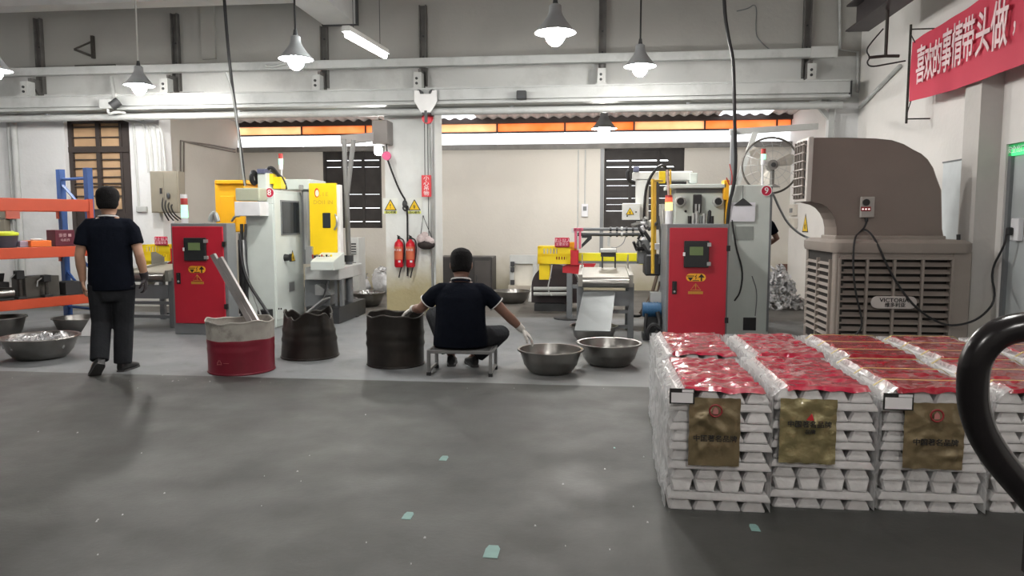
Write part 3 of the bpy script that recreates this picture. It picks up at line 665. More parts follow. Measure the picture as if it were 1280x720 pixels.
# red banner on the right wall
XBN = pxi - .06
l0, l1 = atx(1140, 53, XBN), atx(1137, 127, XBN); y0 = l0.y; zt, zb = l0.z, l1.z; y1 = 1.2
ztop_near = atx(1225, 0, XBN); kz = (ztop_near.z - zt) / (y0 - ztop_near.y)
def ban(y, zf):     # surface point, zf 0..1 from bottom; the top edge climbs for a stretch, then runs level
    u = y0 - y; zt_ = zt + kz * min(u, 2.6)
    x = XBN - .007 * math.sin(u * 5) - .006 * math.sin(u * 11 + zf * 4)
    return Vector((x, y, zb + (zt_ - zb) * zf - .05 * math.sin(min(1, u / 3) * math.pi) * (1 - zf)))
t = thing('banner', 'long red cloth banner with white lettering on the right wall', 'banner', (XBN, y0, zb))
q = MB(); NY, NZ = 120, 8; vs = [ban(y0 + (y1 - y0) * i / NY, k / NZ) for i in range(NY + 1) for k in range(NZ + 1)]
vs2 = [v + Vector((.004, 0, 0)) for v in vs]; n = NZ + 1; fs = []
for off in (0, len(vs)): fs += [(off + i * n + k, off + i * n + k + 1, off + (i + 1) * n + k + 1, off + (i + 1) * n + k) for i in range(NY) for k in range(NZ)]
q.add(vs + vs2, fs); q.build('cloth', pm('red_banner_cloth', (.55, .035, .075), .7, 0, .05, 3), t, smooth=True)
PALE_INK = pm('pale_pink_lettering', (.78, .60, .62), .7)
for ch, px, py, h, wpx in (('喜', 1150.5, 84, 46, 11), ('欢', 1161, 81, 44, 11), ('的', 1171.5, 75, 44, 11), ('事', 1183, 67, 52, 12), ('情', 1196, 60, 54, 13), ('带', 1210, 53, 54, 15), ('头', 1228.5, 44, 56, 18), ('做', 1249, 35, 60, 21), ('，', 1272, 22, 44, 12)):
    o_ = atx(px, py, XBN - .03); dpt = o_.y * math.cos(YAW) - o_.x * math.sin(YAW)
    ywid = abs(atx(px - wpx / 2, py, XBN - .03).y - atx(px + wpx / 2, py, XBN - .03).y)
    sz = h / CAM_F * dpt * 1.06
    lettering(ch, sz, PALE_INK, t, o_, (0, -1, 0), (0, 0, 1), sx=ywid / sz * 1.02, bold=.012)
a, c = atx(1140, 30, XBN), atx(1137, 153, XBN)
MB().tube([(XBN - .0, y0 + .05, c.z), (XBN - .0, y0 + .05, a.z)], .014, 8).build('pole', IRON, t)
MB().tube([(XBN, y0 + .05, a.z - .1), (XBN, y0 - .08, zt - .02)], .006, 5).build('tie', BLACK, t); MB().tube([(XBN, y0 + .05, c.z + .1), (XBN, y0 - .06, zb + .02)], .006, 5).build('tie', BLACK, t)
for zz in (c.z + .05, a.z - .05): MB().tube([(XBN, y0 + .05, zz), (XR - .004, y0 + .05, zz)], .008, 5).build('peg', IRON, t)
# right wall: flat cover, socket with plug, exit sign glow in the doorway
a, c = atx(1182, 204, XR), atx(1203, 300, XR)
t = thing('wall_cover_panel', 'pale flat cover panel on the right wall above the air cooler', 'panel', (XR, (a.y + c.y) / 2, c.z))
MB().bx(XR - .025, XR, c.y, a.y, c.z, a.z).build('cover', pm('pale_blue_panel', (.60, .64, .66), .4), t, bev=.005)
MB().bx(XR - .03, XR - .0, c.y - .01, a.y + .01, a.z, a.z + .015).build('rim', GREY_STEEL, t)
a = atx(1275, 287, XR + .05)
t = thing('wall_socket', 'white socket with a black plug on the door at the right edge', 'socket', (XR + .05, a.y, a.z))
MB().bx(XR + .0, XR + .05, a.y - .06, a.y + .06, a.z - .1, a.z + .1).build('box', PAPER, t, bev=.006)
MB().bx(XR - .05, XR, a.y - .0, a.y + .05, a.z - .05, a.z + .02).build('plug', BLACK, t, bev=.01)
SOCK = Vector((XR - .05, a.y + .02, a.z - .04))
a = atx(1272, 187, XR + .04)  # reflected green glow in the door glass, built as a lit box
t = thing('exit_sign_glow', 'reflected green sign glow, built as a lit box on the side door', 'sign', (XR + .04, a.y, a.z))
MB().bx(XR + .02, XR + .05, a.y - .18, a.y + .13, a.z - .05, a.z + .05).build('box', pm('green_glow_face', (.03, .5, .15), .4, emit=.5, ecol=(.1, 1, .3)), t)
lettering('安全出口', .07, WHITE_INK, t, (XR + .018, a.y - .02, a.z), (0, -1, 0), (0, 0, 1))
# ================================================================== MACHINES
def sticker_triangle(t, c, xd, yd, s, name='warning_sign', mark='!', strip=None):
    """yellow triangle with dark border on a face (c centre, xd right, yd up)"""
    c, xd, yd = Vector(c), Vector(xd), Vector(yd); n = xd.cross(yd)
    MB().prism([(-s, -s * .85), (s, -s * .85), (0, s * .9)], c, xd, yd, n * .004).build(name, INK, t)
    MB().prism([(-s * .8, -s * .74), (s * .8, -s * .74), (0, s * .68)], c + n * .004, xd, yd, n * .002).build('sticker', STICKER_Y, t)
    lettering(mark, s * 1.0, INK, t, c + n * .008 - yd * s * .22, xd, yd, bold=.02, th=.001)
def num_disc(t, c, r, ch):
    MB().disc(c, (0, -1, 0), r, .006, 28).build('number_disc', pm('crimson_disc', (.50, .01, .05), .5), t)
    MB().tube([Vector(c) + Vector((math.cos(k * math.pi / 14) * r, -.007, math.sin(k * math.pi / 14) * r)) for k in range(28)], r * .07, 5, closed=True).build('disc_rim', WHITE_INK, t)
    lettering(ch, r * 1.7, WHITE_INK, t, Vector(c) + Vector((0, -.009, 0)), *FRONT, bold=.008)
def control_cabinet(lab, Y, px0, px1, pdoor, ptop, pbase, depth, foot):
    a, c = at(px0, ptop, Y), at(px1, ptop, Y)
    t = thing('control_cabinet', lab, 'cabinet', ((a.x + c.x) / 2, Y, 0), 0, 'red control cabinets')
    x0, x1, zt = a.x, c.x, a.z
    MB().bx(x0, x1, Y, Y + (depth or atx(297, 350, x1).y - Y), .0, zt).build('body', GREY_STEEL, t, bev=.006)
    d0, d1, d2, d3 = at(pdoor[0], 340, Y).x, at(pdoor[1], 340, Y).x, at(240, pdoor[2], Y).z, max(.08, at(240, pdoor[3], Y).z)
    q = MB().bx(d0, d1, Y - .02, Y, d3, d2); q.build('door', RED_PAINT, t, bev=.006)
    H = d2 - d3; W = d1 - d0
    def r(u, v): return d0 + W * u, d2 - H * v
    sx0, sz0 = r(.25, .115); sx1, sz1 = r(.68, .35)
    MB().bx(sx0, sx1, Y - .055, Y - .02, sz1, sz0).build('screen_housing', pm('black_plastic', (.014, .016, .018), .35), t, bev=.005)
    MB().bx(sx0 + (sx1 - sx0) * .22, sx0 + (sx1 - sx0) * .76, Y - .058, Y - .054, sz0 - (sz0 - sz1) * .54, sz0 - (sz0 - sz1) * .22).build('screen', LCD, t)
    for zz in (sz0 - .04, sz1 + .04): MB().bx(sx1 - .02, sx1 + .02, Y - .06, Y - .02, zz - .02, zz + .02).build('housing_hinge', GALV, t)
    MB().bx(sx0 - .008, sx0 + .012, Y - .06, Y - .02, (sz0 + sz1) / 2 - .02, (sz0 + sz1) / 2 + .02).build('housing_latch', WHITE_INK, t)
    hx, hz0 = r(.10, .475); _, hz1 = r(.1, .59)
    MB().bx(hx - .025, hx + .025, Y - .028, Y - .02, hz1, hz0).build('lock_plate', BLACK, t)
    MB().bx(hx - .012, hx + .012, Y - .05, Y - .028, hz1 + .05, hz0 - .01).build('handle', BLACK, t)
    MB().disc((hx, Y - .028, hz1 + .03), (0, -1, 0), .012, .01, 10).build('lock', GALV, t)
    lx0, lz0 = r(.30, .405); lx1, lz1 = r(.64, .475)
    e = (lz0 - lz1) / 2
    pl = [(lx0 + e + e * math.cos(k * math.pi / 8), (lz0 + lz1) / 2 + e * math.sin(k * math.pi / 8)) for k in range(4, 13)] + [(lx1 - e + e * math.cos(k * math.pi / 8), (lz0 + lz1) / 2 + e * math.sin(k * math.pi / 8)) for k in range(-4, 5)]
    MB().prism(pl, (0, Y - .02, 0), (1, 0, 0), (0, 0, 1), (0, -.003, 0)).build('warning_label', pm('orange_yellow_label', (.85, .42, .02), .5), t)
    for k, ch in enumerate(('▼', '↯', '✚')): 
        cx = lx0 + (lx1 - lx0) * (.22 + .28 * k); zz = (lz0 + lz1) / 2
        if k == 0: MB().prism([(-.03, .0), (.03, .0), (0, -.04)], (cx, Y - .023, zz), (1, 0, 0), (0, 0, 1), (0, -.002, 0)).build('pictogram', INK, t); MB().prism([(-.04, .012), (.04, .012), (.04, .02), (-.04, .02)], (cx, Y - .023, zz), (1, 0, 0), (0, 0, 1), (0, -.002, 0)).build('pictogram', INK, t)
        if k == 1: MB().prism([(-.012, -.03), (.012, .0), (0, .0), (.012, .04), (-.014, .004), (.0, .004)], (cx, Y - .023, zz), (1, 0, 0), (0, 0, 1), (0, -.002, 0)).build('pictogram', INK, t); MB().prism([(-.035, -.038), (.035, -.038), (.035, -.03), (-.035, -.03)], (cx, Y - .023, zz), (1, 0, 0), (0, 0, 1), (0, -.002, 0)).build('pictogram', INK, t)
        if k == 2: MB().prism([(-.008, -.04), (.008, -.04), (.008, 0), (.036, 0), (0, .04), (-.036, 0), (-.008, 0)], (cx, Y - .023, zz), (1, 0, 0), (0, 0, 1), (0, -.002, 0)).build('pictogram', INK, t)
    tx, tz = r(.47, .54); 
    GOLDI = pm('faded_gold_label', (.50, .25, .03), .5)
    s_ = .055
    MB().tube([(tx - s_, Y - .022, tz - s_ * .3), (tx, Y - .022, tz + s_), (tx + s_, Y - .022, tz - s_ * .3)], .006, 4, closed=True).build('warning_triangle', GOLDI, t)
    lettering('!', .07, GOLDI, t, (tx, Y - .022, tz + .015), *FRONT, bold=.02)
    MB().bx(tx - .08, tx + .08, Y - .023, Y - .02, tz - .06, tz - .03).build('label_strip', GOLDI, t)
    for v in (.18, .82): _, zz = r(0, v); MB().bx(d1 - .01, d1 + .03, Y - .03, Y, zz - .03, zz + .03).build('hinge', BLACK, t)
    return t
control_cabinet('red fronted grey control cabinet beside machine eight, behind the red and white barrel', 8.45, 213, 283, (218, 281, 283, 404), 279, 418, 0, 0)
control_cabinet('red fronted grey control cabinet of machine nine, behind the wrapped ingots', 8.25, 834, 912, (836, 908, 284, 424), 280, 432, .75, 0)

# ---- machine eight
t = thing('casting_machine', 'pale grey and yellow die casting machine marked 8', 'machine', (at(343, 395, 9.1).x, 9.1, 0))
T8 = t
xr8 = at(343, 320, 9.1).x; xl8 = at(309, 330, 9.1).x; z8 = at(343, 237, 9.1).z
yb8 = atx(379, 330, xr8).y
MB().bx(xl8, xr8, 9.1, yb8, .0, at(343, 255, 9.1).z).build('electric_housing', WHITE_STEEL, t, bev=.01)
MB().bx(at(323, 300, 9.1).x, xr8, 9.1, yb8, at(343, 255, 9.1).z, z8).build('upper_housing', WHITE_STEEL, t, bev=.008)
# side door with window on the right flank
dy_0, dy_1 = 9.12, yb8 - .02
MB().bx(xr8, xr8 + .012, dy_0, dy_1, .1, z8 - .04).build('side_door', pm('pale_green_white_steel', (.68, .73, .70), .4, 0, .04), t, bev=.004)
def side(px0, py0, px1, py1, th, nm, mt, bev=0):
    a, c = atx(px0, py0, xr8), atx(px1, py1, xr8); zt, zb_ = a.z, c.z
    return MB().bx(xr8 + .012, xr8 + .012 + th, a.y, c.y, zb_, zt).build(nm, mt, t, bev=bev)
side(349, 250, 373, 293, .012, 'window_frame', GREY_STEEL); side(350, 252, 372, 291, .016, 'window', GLASS_DARK)
a = atx(355, 322, xr8); MB().cyl((xr8 + .012, a.y, a.z), (xr8 + .08, a.y, a.z), .05, .04, 12).build('main_switch', BLACK, t); MB().bx(xr8 + .08, xr8 + .1, a.y - .02, a.y + .02, a.z - .05, a.z + .05).build('switch_handle', BLACK, t)
a = atx(364.5, 320, xr8); sticker_triangle(t, (xr8 + .013, a.y, a.z), (0, 1, 0), (0, 0, 1), .085, mark='↯')
side(360, 353, 367, 363, .006, 'data_plate', GALV)
for px in (347, 350): a = atx(px, 386, xr8); MB().disc((xr8 + .012, a.y, a.z), (1, 0, 0), .012, .01, 8).build('screw', BLACK, t)
num_disc(t, at(337, 241, 9.095), .062, '8')
# drive box at the upper left, beige over white
MB().pbox(293, 252, 325, 270, 8.85, 9.1).build('lower_box', pm('off_white_box', (.72, .72, .74), .5), t, bev=.006)
MB().pbox(294, 235, 324, 251, 8.87, 9.1).build('upper_box', pm('pale_olive_box', (.42, .44, .33), .5, 0, .05), t, bev=.012)
MB().pbox(322, 216, 333, 250, 9.2, 9.5).build('column', WHITE_STEEL, t, bev=.006)
MB().pbox(321, 211, 331, 217, 9.18, 9.5).build('column_cap', pm('slate_blue_plastic', (.10, .11, .18), .5), t, bev=.006)
MB().tube(smoothpts([at(322, 226, 9.3), at(320, 217, 9.25), at(315, 214, 9.2), at(314, 224, 9.2), at(317, 230, 9.25), at(321, 227, 9.3)]), .03, 8).build('hose_loop', BLACK, t, smooth=True)
MB().pbox(335, 217, 341, 230, 9.3, 9.4).build('valve_block', YELLOW, t, bev=.005); MB().pbox(341, 221, 351, 236, 9.35, 9.5).build('valve_block', YELLOW, t, bev=.005)
MB().tube(smoothpts([at(333, 226, 9.3), at(333, 212, 9.3), at(340, 208, 9.3), at(348, 219, 9.35), at(356, 230, 9.5)], 3), .022, 7).build('hose', BLACK, t, smooth=True)
MB().tube(smoothpts([at(338, 213, 9.32), at(345, 217, 9.35), at(354, 222, 9.4), at(358, 236, 9.6)], 2), .016, 7).build('hose', DARK_STEEL, t, smooth=True)
# signal tower
def tower(t, px, y0, Y, ytop, lens, pole=True):
    c = at(px, y0, Y); r = .028
    MB().cyl(at(px, y0, Y), at(px, ytop + 18, Y), .012, n=8).build('tower_pole', PAPER, t)
    z0 = at(px, ytop + 20, Y).z; h = (at(px, ytop, Y).z - z0) / (len(lens) + 1)
    MB().cyl((c.x, Y, z0), (c.x, Y, z0 + h), r, n=14).build('tower_base', PAPER, t, smooth=True)
    for k, l in enumerate(lens): MB().cyl((c.x, Y, z0 + h * (k + 1)), (c.x, Y, z0 + h * (k + 2)), r * 1.05, n=14).build('tower_lens', l, t, smooth=True)
tower(t, 352, 238, 9.5, 192, (LED_GREEN, LED_RED))
# rear yellow guard
MB().pbox(269, 226, 306, 290, 10.3, 10.9).build('rear_guard', AMBER, t, bev=.01)
MB().pbox(276, 245, 293, 284, 10.285, 10.3).build('rear_door', AMBER, t, bev=.004); MB().pbox(268, 225, 308, 230, 10.25, 10.95).build('guard_lip', AMBER, t, bev=.01)
# machine frame behind the side housing
MB().pbox(378, 236, 390, 330, 9.95, 10.6).build('frame_column', GREY_STEEL, t)
MB().pbox(355, 224, 388, 237, 9.9, 10.5).build('top_plate', WHITE_STEEL, t, bev=.01)
MB().pbox(380, 240, 384, 312, 9.85, 9.95).build('guide_rod', GALV, t); MB().pbox(373, 231, 378, 238, 9.85, 9.9).build('lifting_eye', GALV, t, bev=.01)
MB().pbox(382, 308, 390, 330, 9.5, 9.9).build('rail_block', GALV, t)
# yellow sliding door with emblem, window, handle, lettering
Yd = 9.55
dx0, dx1 = at(387, 280, Yd).x, at(421, 280, Yd).x; dzt, dzb = at(400, 229, Yd).z, at(400, 319, Yd).z
MB().bx(dx0, dx1, Yd, Yd + .05, dzb, dzt).build('front_door', pm('signal_yellow_door', (.88, .60, .01), .4, 0, .04), t, bev=.006)
MB().bx(dx1, dx1 + .045, Yd + .01, Yd + .12, dzb - .03, dzt - .02).build('door_edge', pm('white_door_edge', (.78, .77, .74), .45), t, bev=.006)
MB().pbox(403, 266, 413, 285, Yd - .012, Yd).build('door_window', GLASS_DARK, t, bev=.008)
MB().tube(smoothpts([at(419, 268, Yd), at(421, 272, Yd - .05), at(421, 282, Yd - .05), at(418, 287, Yd)]), .012, 7).build('door_handle', GALV, t, smooth=True)
a = at(396, 241, Yd - .004)
MB().prism([(.032 * math.cos(k * math.pi / 12), .062 * math.sin(k * math.pi / 12)) for k in range(24)], a, (1, 0, 0), (0, 0, 1), (0, .003, 0)).build('emblem', pm('emblem_red', (.7, .06, .02), .5), t)
MB().prism([(.024 * math.cos(k * math.pi / 12) + .004, .044 * math.sin(k * math.pi / 12) - .006) for k in range(24)], a + Vector((0, -.003, 0)), (1, 0, 0), (0, 0, 1), (0, .003, 0)).build('emblem_centre', pm('emblem_cream', (.9, .82, .6), .5), t)
FADED = pm('faded_ochre_ink', (.62, .40, .03), .6)
lettering('. I E', .075, FADED, t, at(405, 243, Yd - .003), *FRONT, bold=.01); lettering('DOI1 IN', .075, FADED, t, at(404, 253, Yd - .003), *FRONT, bold=.01)
# operator desk, bed and dark base
ya = 9.15; d0, d1 = at(388, 330, ya).x, at(417, 330, ya).x
MB().prism([(0, at(400, 338, ya).z), (.42, at(400, 338, ya).z), (.42, at(400, 317, ya).z), (.06, at(400, 325, ya).z), (0, at(400, 327, ya).z)], (d0, ya, 0), (0, 1, 0), (0, 0, 1), (d1 - d0, 0, 0)).build('operator_desk', WHITE_STEEL, t, bev=.005)
for i in range(9):
    px = 391 + i * 2.9; p = at(px, 320 + (i % 2) * 1.2, ya + .22)
    MB().cyl(p + Vector((0, 0, -.03)), p + Vector((0, -.01, .018)), .013, n=8).build('button', [LED_RED, BLACK, GALV, BLACK, LED_RED, GALV, BLACK, GALV, YELLOW][i], t)
MB().pbox(381, 334, 424, 350, 9.6, 10.6).build('bed', PALE_GREY, t, bev=.01)
MB().pbox(381, 350, 410, 384, 9.75, 10.6).build('base', GREY_STEEL, t)
MB().pbox(383, 384, 424, 400, 9.55, 10.7, z0=0).build('plinth', DARK_STEEL, t)
for px in (411, 420, 426): MB().pbox(px - 1.5, 330, px + 1.5, 398, 9.7, 9.8, z0=.0).build('post', GREY_STEEL, t)
a = at(392, 362, 9.5); MB().prism([(0, 0), (.22, .0), (.22, .02), (.04, .14), (0, .14)], (a.x, 9.75, a.z - .08), (1, 0, 0), (0, 0, 1), (0, -.2, 0)).build('chute', GALV, t)
MB().loft([[Vector((q.x, q.y + dy, q.z + dz)) for dy, dz in ((-.15, -.012), (.15, -.012), (.15, .012), (-.15, .012))] for q in (at(382, 394, 9.3), at(408, 373, 9.4))]).build('ramp', GALV, t)
MB().tube(smoothpts([at(409, 352, 9.6), at(407, 366, 9.5), at(403, 376, 9.4)]), .018, 6).build('hose', BLACK, t)
# hoses between the cabinet and the machine
for k, (pts, r_) in enumerate((((at(300, 292, 8.95), at(300, 318, 8.9), at(308, 350, 8.9), at(322, 372, 8.88), at(333, 388, 8.85), at(340, 402, 8.8)), .02), ((at(307, 280, 9.05), at(306, 320, 9.0), at(311, 350, 8.98), at(305, 392, 8.95)), .018), ((at(302, 280, 9.05), at(303, 330, 9.02), at(301, 392, 9.0)), .022), ((at(304, 300, 9.0), at(306, 340, 8.96), at(318, 372, 8.93), at(330, 405, 8.9)), .014))):
    MB().tube(smoothpts(pts), r_, 7).build('hose', [BLACK, DARK_STEEL, BLACK, GALV][k], t, smooth=True)
MB().pbox(299, 300, 309, 402, 9.2, 9.6, z0=.0).build('pump_column', DARK_STEEL, t)
MB().pbox(322, 388, 335, 405, 8.95, 9.1, z0=0).build('foot_box', BLACK, t)
MB().tube(smoothpts([at(290, 276, 9.3), at(294, 270, 9.2), at(299, 270, 9.1)]), .016, 6).build('hose', GALV, t)
MB().tube(smoothpts([at(263, 277, 9.3), at(265, 268, 9.3), at(269, 266, 9.3), at(272, 277, 9.3)]), .035, 8).build('elbow_pipe', GALV, t, smooth=True)
# small signal tower behind the control cabinet
a = at(231, 275, 9.3)
t = thing('signal_tower', 'green lit signal tower with a red section behind the left control cabinet', 'signal light', (a.x, 9.3, 0))
MB().cyl((a.x, 9.3, 0), (a.x, 9.3, at(231, 278, 9.3).z), .03, n=10).build('pole', PALE_GREY, t)
for (p0_, p1_, m_) in ((279, 272, PAPER), (272, 263, LED_GREEN), (263, 256, pm('milky_green_lens', (.5, .75, .6), .4, emit=.4, ecol=(.4, 1, .6))), (256, 248, LED_RED), (248, 243, PAPER)):
    MB().cyl((a.x, 9.3, at(231, p0_, 9.3).z), (a.x, 9.3, at(231, p1_, 9.3).z), .045, n=14).build('lens' if m_ is not PAPER else 'cap', m_, t, smooth=True)
# jib column
a = at(437, 365, 10.3); zt = at(437, 172, 10.3).z; JIBG = pm('jib_grey_paint', (.20, .20, .195), .5, .1, .1)
t = thing('jib_column', 'slim grey steel jib column with a slanting upper strut right of machine eight', 'post', (a.x, 10.3, 0))
MB().cyl((a.x, 10.3, 0), (a.x, 10.3, at(434, 322, 10.3).z), .05, n=14).build('lower_tube', GREY_STEEL, t, smooth=True)
MB().cyl((a.x, 10.3, at(434, 322, 10.3).z), at(433, 240, 10.3), .036, n=12).build('upper_tube', JIBG, t, smooth=True)
MB().rtube([at(433, 240, 10.3), at(430, 174, 10.3)], [.034, .034], 10).build('mast', JIBG, t, smooth=True)
MB().rtube([at(434, 243, 10.3), at(442, 175, 10.3)], [.034, .034], 10).build('slanting_strut', JIBG, t, smooth=True)
MB().cyl((a.x, 10.3, at(437, 327, 10.3).z), (a.x, 10.3, at(437, 319, 10.3).z), .065, n=14).build('collar', DARK_STEEL, t)
MB().cyl((a.x, 10.3, 0), (a.x, 10.3, .02), .13, n=16).build('foot_plate', DARK_STEEL, t)

# ---- machine nine
Y9 = 9.15
a, c = at(912, 240, Y9), at(966, 240, Y9); z9 = at(950, 231, Y9).z
t = thing('casting_machine', 'pale grey die casting machine marked 9 behind a red control cabinet', 'machine', ((a.x + c.x) / 2, Y9, 0))
MB().bx(a.x, c.x, Y9, Y9 + .95, .0, z9).build('electric_housing', WHITE_STEEL, t, bev=.01)
MB().bx(at(961, 300, Y9).x, c.x - .004, Y9 - .012, Y9, .05, z9 - .02).build('door_edge', GREY_STEEL, t)
num_disc(t, at(958, 238.5, Y9 - .015), .062, '9')
MB().pbox(929, 397, 945, 413, Y9 - .01, Y9).build('vent', BLACK, t)
MB().pbox(919, 283, 942, 300, Y9 - .008, Y9).build('data_panel', pm('grey_green_panel', (.30, .33, .31), .45), t)
MB().tube(smoothpts([at(915, 275, Y9 - .03), at(920, 310, Y9 - .04), at(929, 338, Y9 - .04), at(926, 365, Y9 - .04), at(918, 376, Y9 - .03)]), .01, 6).build('cable', BLACK, t, smooth=True)
MB().tube(smoothpts([at(940, 345, Y9 - .02), at(947, 365, Y9 - .02), at(944, 395, Y9 - .02)]), .006, 6).build('cable', GREY_STEEL, t, smooth=True)
# clip board sheet with a dark hanger
q = at(928, 250, Y9)
MB().prism([(-.11, 0), (.11, 0), (0, .09)], (q.x, Y9 - .03, at(928, 257, Y9).z), (1, 0, 0), (0, 0, 1), (0, -.02, 0)).build('paper_clip', DARK_STEEL, t)
MB().pbox(912, 253, 944, 277, Y9 - .035, Y9 - .025).build('paper_sheet', pm('lilac_white_paper', (.80, .80, .86), .7), t)
MB().tube([(q.x, Y9 - .03, at(928, 250, Y9).z), (q.x, Y9 - .02, at(928, 232, Y9).z)], .004, 5).build('string', BLACK, t)
# die head behind the red cabinet
Yh = 9.3
MB().pbox(843, 241, 905, 345, Yh, Yh + .7, z0=.55).build('die_plate', pm('pale_sage_steel', (.52, .57, .53), .4, 0, .06), t, bev=.01)
MB().pbox(838, 230, 908, 235, Yh - .1, Yh + .8).build('top_plate', WHITE_STEEL, t, bev=.006)
MB().pbox(845, 234, 904, 242, Yh + .02, Yh + .6).build('gap_block', GREY_STEEL, t)
for px in (850, 897):
    p = at(px, 252, Yh); M_ = Matrix.Translation(p) @ Matrix.Rotation(R(90), 4, 'X')
    MB().lathe([(.0, .0), (.065, .0), (.065, .06), (.05, .075), (.04, .06), (.0001, .06)], 20, M_).build('tie_bar_nut', PALE_GREY, t, smooth=True)
    MB().disc(p + Vector((0, -.06, 0)), (0, -1, 0), .042, .01, 18).build('nut_bore', BLACK, t)
MB().pbox(867, 243, 877, 266, Yh - .08, Yh).build('ejector_block', BLACK, t, bev=.005)
for px in (870, 874): MB().pbox(px - 1, 255, px + 1, 266, Yh - .12, Yh - .08).build('ejector_rod', GALV, t)
for i, px in enumerate((862, 866, 871, 876, 880, 886, 890)):
    MB().cyl(at(px, 281, Yh - .2), at(px + (i % 2), 270 - (i % 3) * 3, Yh - .2), .022, n=8).build('fitting', [BLACK, GALV, GALV, BRIGHT, GALV, BLACK, BLACK][i], t, smooth=True)
for px in (857, 887): p = at(px, 264, Yh); MB().disc(p, (0, -1, 0), .016, .012, 8).build('bolt', BLACK, t)
MB().pbox(905, 225, 912, 250, Yh - .1, Yh + .1).build('side_bracket', AMBER, t, bev=.006)
MB().pbox(908, 250, 911, 285, Yh - .1, Yh).build('guard_post', AMBER, t)
MB().tube(smoothpts([at(912, 205, 9.2), at(916, 222, 9.2), at(913, 235, 9.2), at(908, 222, 9.2)]), .008, 5).build('red_wire', LED_RED, t)
MB().pbox(826, 255, 845, 400, 9.5, 9.9, z0=0).build('frame_post', PALE_GREY, t)
MB().pbox(838, 330, 905, 400, 9.4, 10.4, z0=0).build('bed', GREY_STEEL, t)
# robot arm with box
W_ROB = pm('white_robot_paint', (.74, .76, .74), .4, 0, .04)
Yr = 9.5
MB().pbox(795, 223, 811, 275, Yr, Yr + .16).build('arm_column', W_ROB, t, bev=.01)
MB().pbox(791, 214, 866, 226, Yr, Yr + .16).build('arm_beam', W_ROB, t, bev=.012)
MB().pbox(862, 216, 872, 229, Yr - .01, Yr + .18).build('arm_end', WHITE_STEEL, t, bev=.01)
MB().pbox(792, 208, 799, 215, Yr - .02, Yr + .1).build('arm_cap', pm('slate_blue_plastic', (.10, .11, .18), .5), t, bev=.005)
MB().tube(smoothpts([at(792, 228, Yr), at(786, 226, Yr - .05), at(784, 216, Yr - .05), at(787, 213, Yr - .05)]), .026, 8).build('hose_loop', BLACK, t, smooth=True)
MB().pbox(778, 254, 800, 275, Yr - .12, Yr + .02).build('arm_box', W_ROB, t, bev=.005)
sticker_triangle(t, at(787.5, 264, Yr - .125), *FRONT, .052, mark='↯')
for px, py in ((784, 270), (795, 265)): MB().disc(at(px, py, Yr - .12), (0, -1, 0), .01, .008, 8).build('screw', BLACK, t)
MB().tube(smoothpts([at(805, 290, Yr - .04), at(806, 240, Yr - .05), at(812, 222, Yr - .05), at(824, 206, Yr - .05), at(833, 208, Yr - .05), at(835, 220, Yr - .02)], 3), .018, 7).build('hose', BLACK, t, smooth=True)
MB().pbox(824, 214, 832, 229, Yr - .12, Yr - .04).build('valve_block', YELLOW, t, bev=.004)
MB().pbox(834, 227, 858, 230, Yr - .08, Yr).build('cable_tray', BLACK, t)
OCHRE = pm('ochre_yellow_tube', (.62, .38, .04), .45, 0, .06)
for (px, y0_, y1_, YY, r_) in ((816, 224, 342, 9.0, .022), (819, 226, 330, 9.35, .014), (838, 212, 250, 9.28, .012)):
    MB().cyl(at(px, y1_, YY), at(px, y0_, YY), r_, n=8).build('guard_tube', OCHRE, t)
MB().tube([at(816, 226, 9.0), at(828, 226, 9.3)], .014, 6).build('guard_tube', OCHRE, t)
# lit tower
for (p0_, p1_, m_) in ((285, 263, PAPER), (263, 258, LED_AMBER_ON), (258, 253, LED_AMBER_ON), (253, 247, LED_RED_ON), (247, 244, LED_RED)):
    MB().cyl(at(836, p0_, 8.9), at(836, p1_, 8.9), .042, n=14).build('tower_lens' if m_ is not PAPER else 'tower_base', m_, t, smooth=True)
MB().cyl(at(836, 245, 8.9), at(834, 212, 8.9), .014, n=8).build('tower_pole', pm('pinkish_tube', (.5, .35, .3), .5), t)
# second tower at the rear of the housing
tower(t, 953, 233, Y9 + .4, 186, (LED_GREEN, LED_RED))
# clutter: gripper with rods between robot and rails
rr = random.Random(3)
for i in range(22):
    px, py = 795 + rr.uniform(0, 18), 275 + rr.uniform(0, 50); YY = 9.35 + rr.uniform(-.12, .2)
    p = at(px, py, YY); q = p + Vector((rr.uniform(-.12, .12), rr.uniform(-.05, .05), rr.uniform(-.15, .15)))
    MB().cyl(p, q, rr.uniform(.01, .028), n=7).build('gripper_rod', [GALV, DARK_STEEL, PAPER, BLACK][i % 4], t)
MB().pbox(797, 300, 812, 330, 9.4, 9.6).build('gripper_block', GREY_STEEL, t, bev=.006)
MB().pbox(806, 318, 826, 345, 9.2, 9.6).build('tank', DARK_STEEL, t, bev=.02)
MB().pbox(815, 305, 826, 312, 9.1, 9.3).build('fitting_block', PAPER, t)
for k, (p_, q_) in enumerate((((823, 270), (824, 330)), ((828, 262), (828, 330)), ((821, 345), (800, 392)), ((825, 352), (812, 372)), ((806, 388), (790, 395)), ((830, 330), (822, 410)))):
    a_, c_ = at(*p_, 9.1 + .05 * k), at(*q_, 9.0 + .05 * k); MB().tube(smoothpts([a_, a_.lerp(c_, .5) + Vector((.03, 0, -.04)), c_]), .013 + .004 * (k % 3), 6).build('hose', [DARK_STEEL, GALV, pm('brown_hose', (.14, .10, .07), .6), pm('brown_hose', (.14, .10, .07), .6), BLACK, BLACK][k], t, smooth=True)
t9 = t
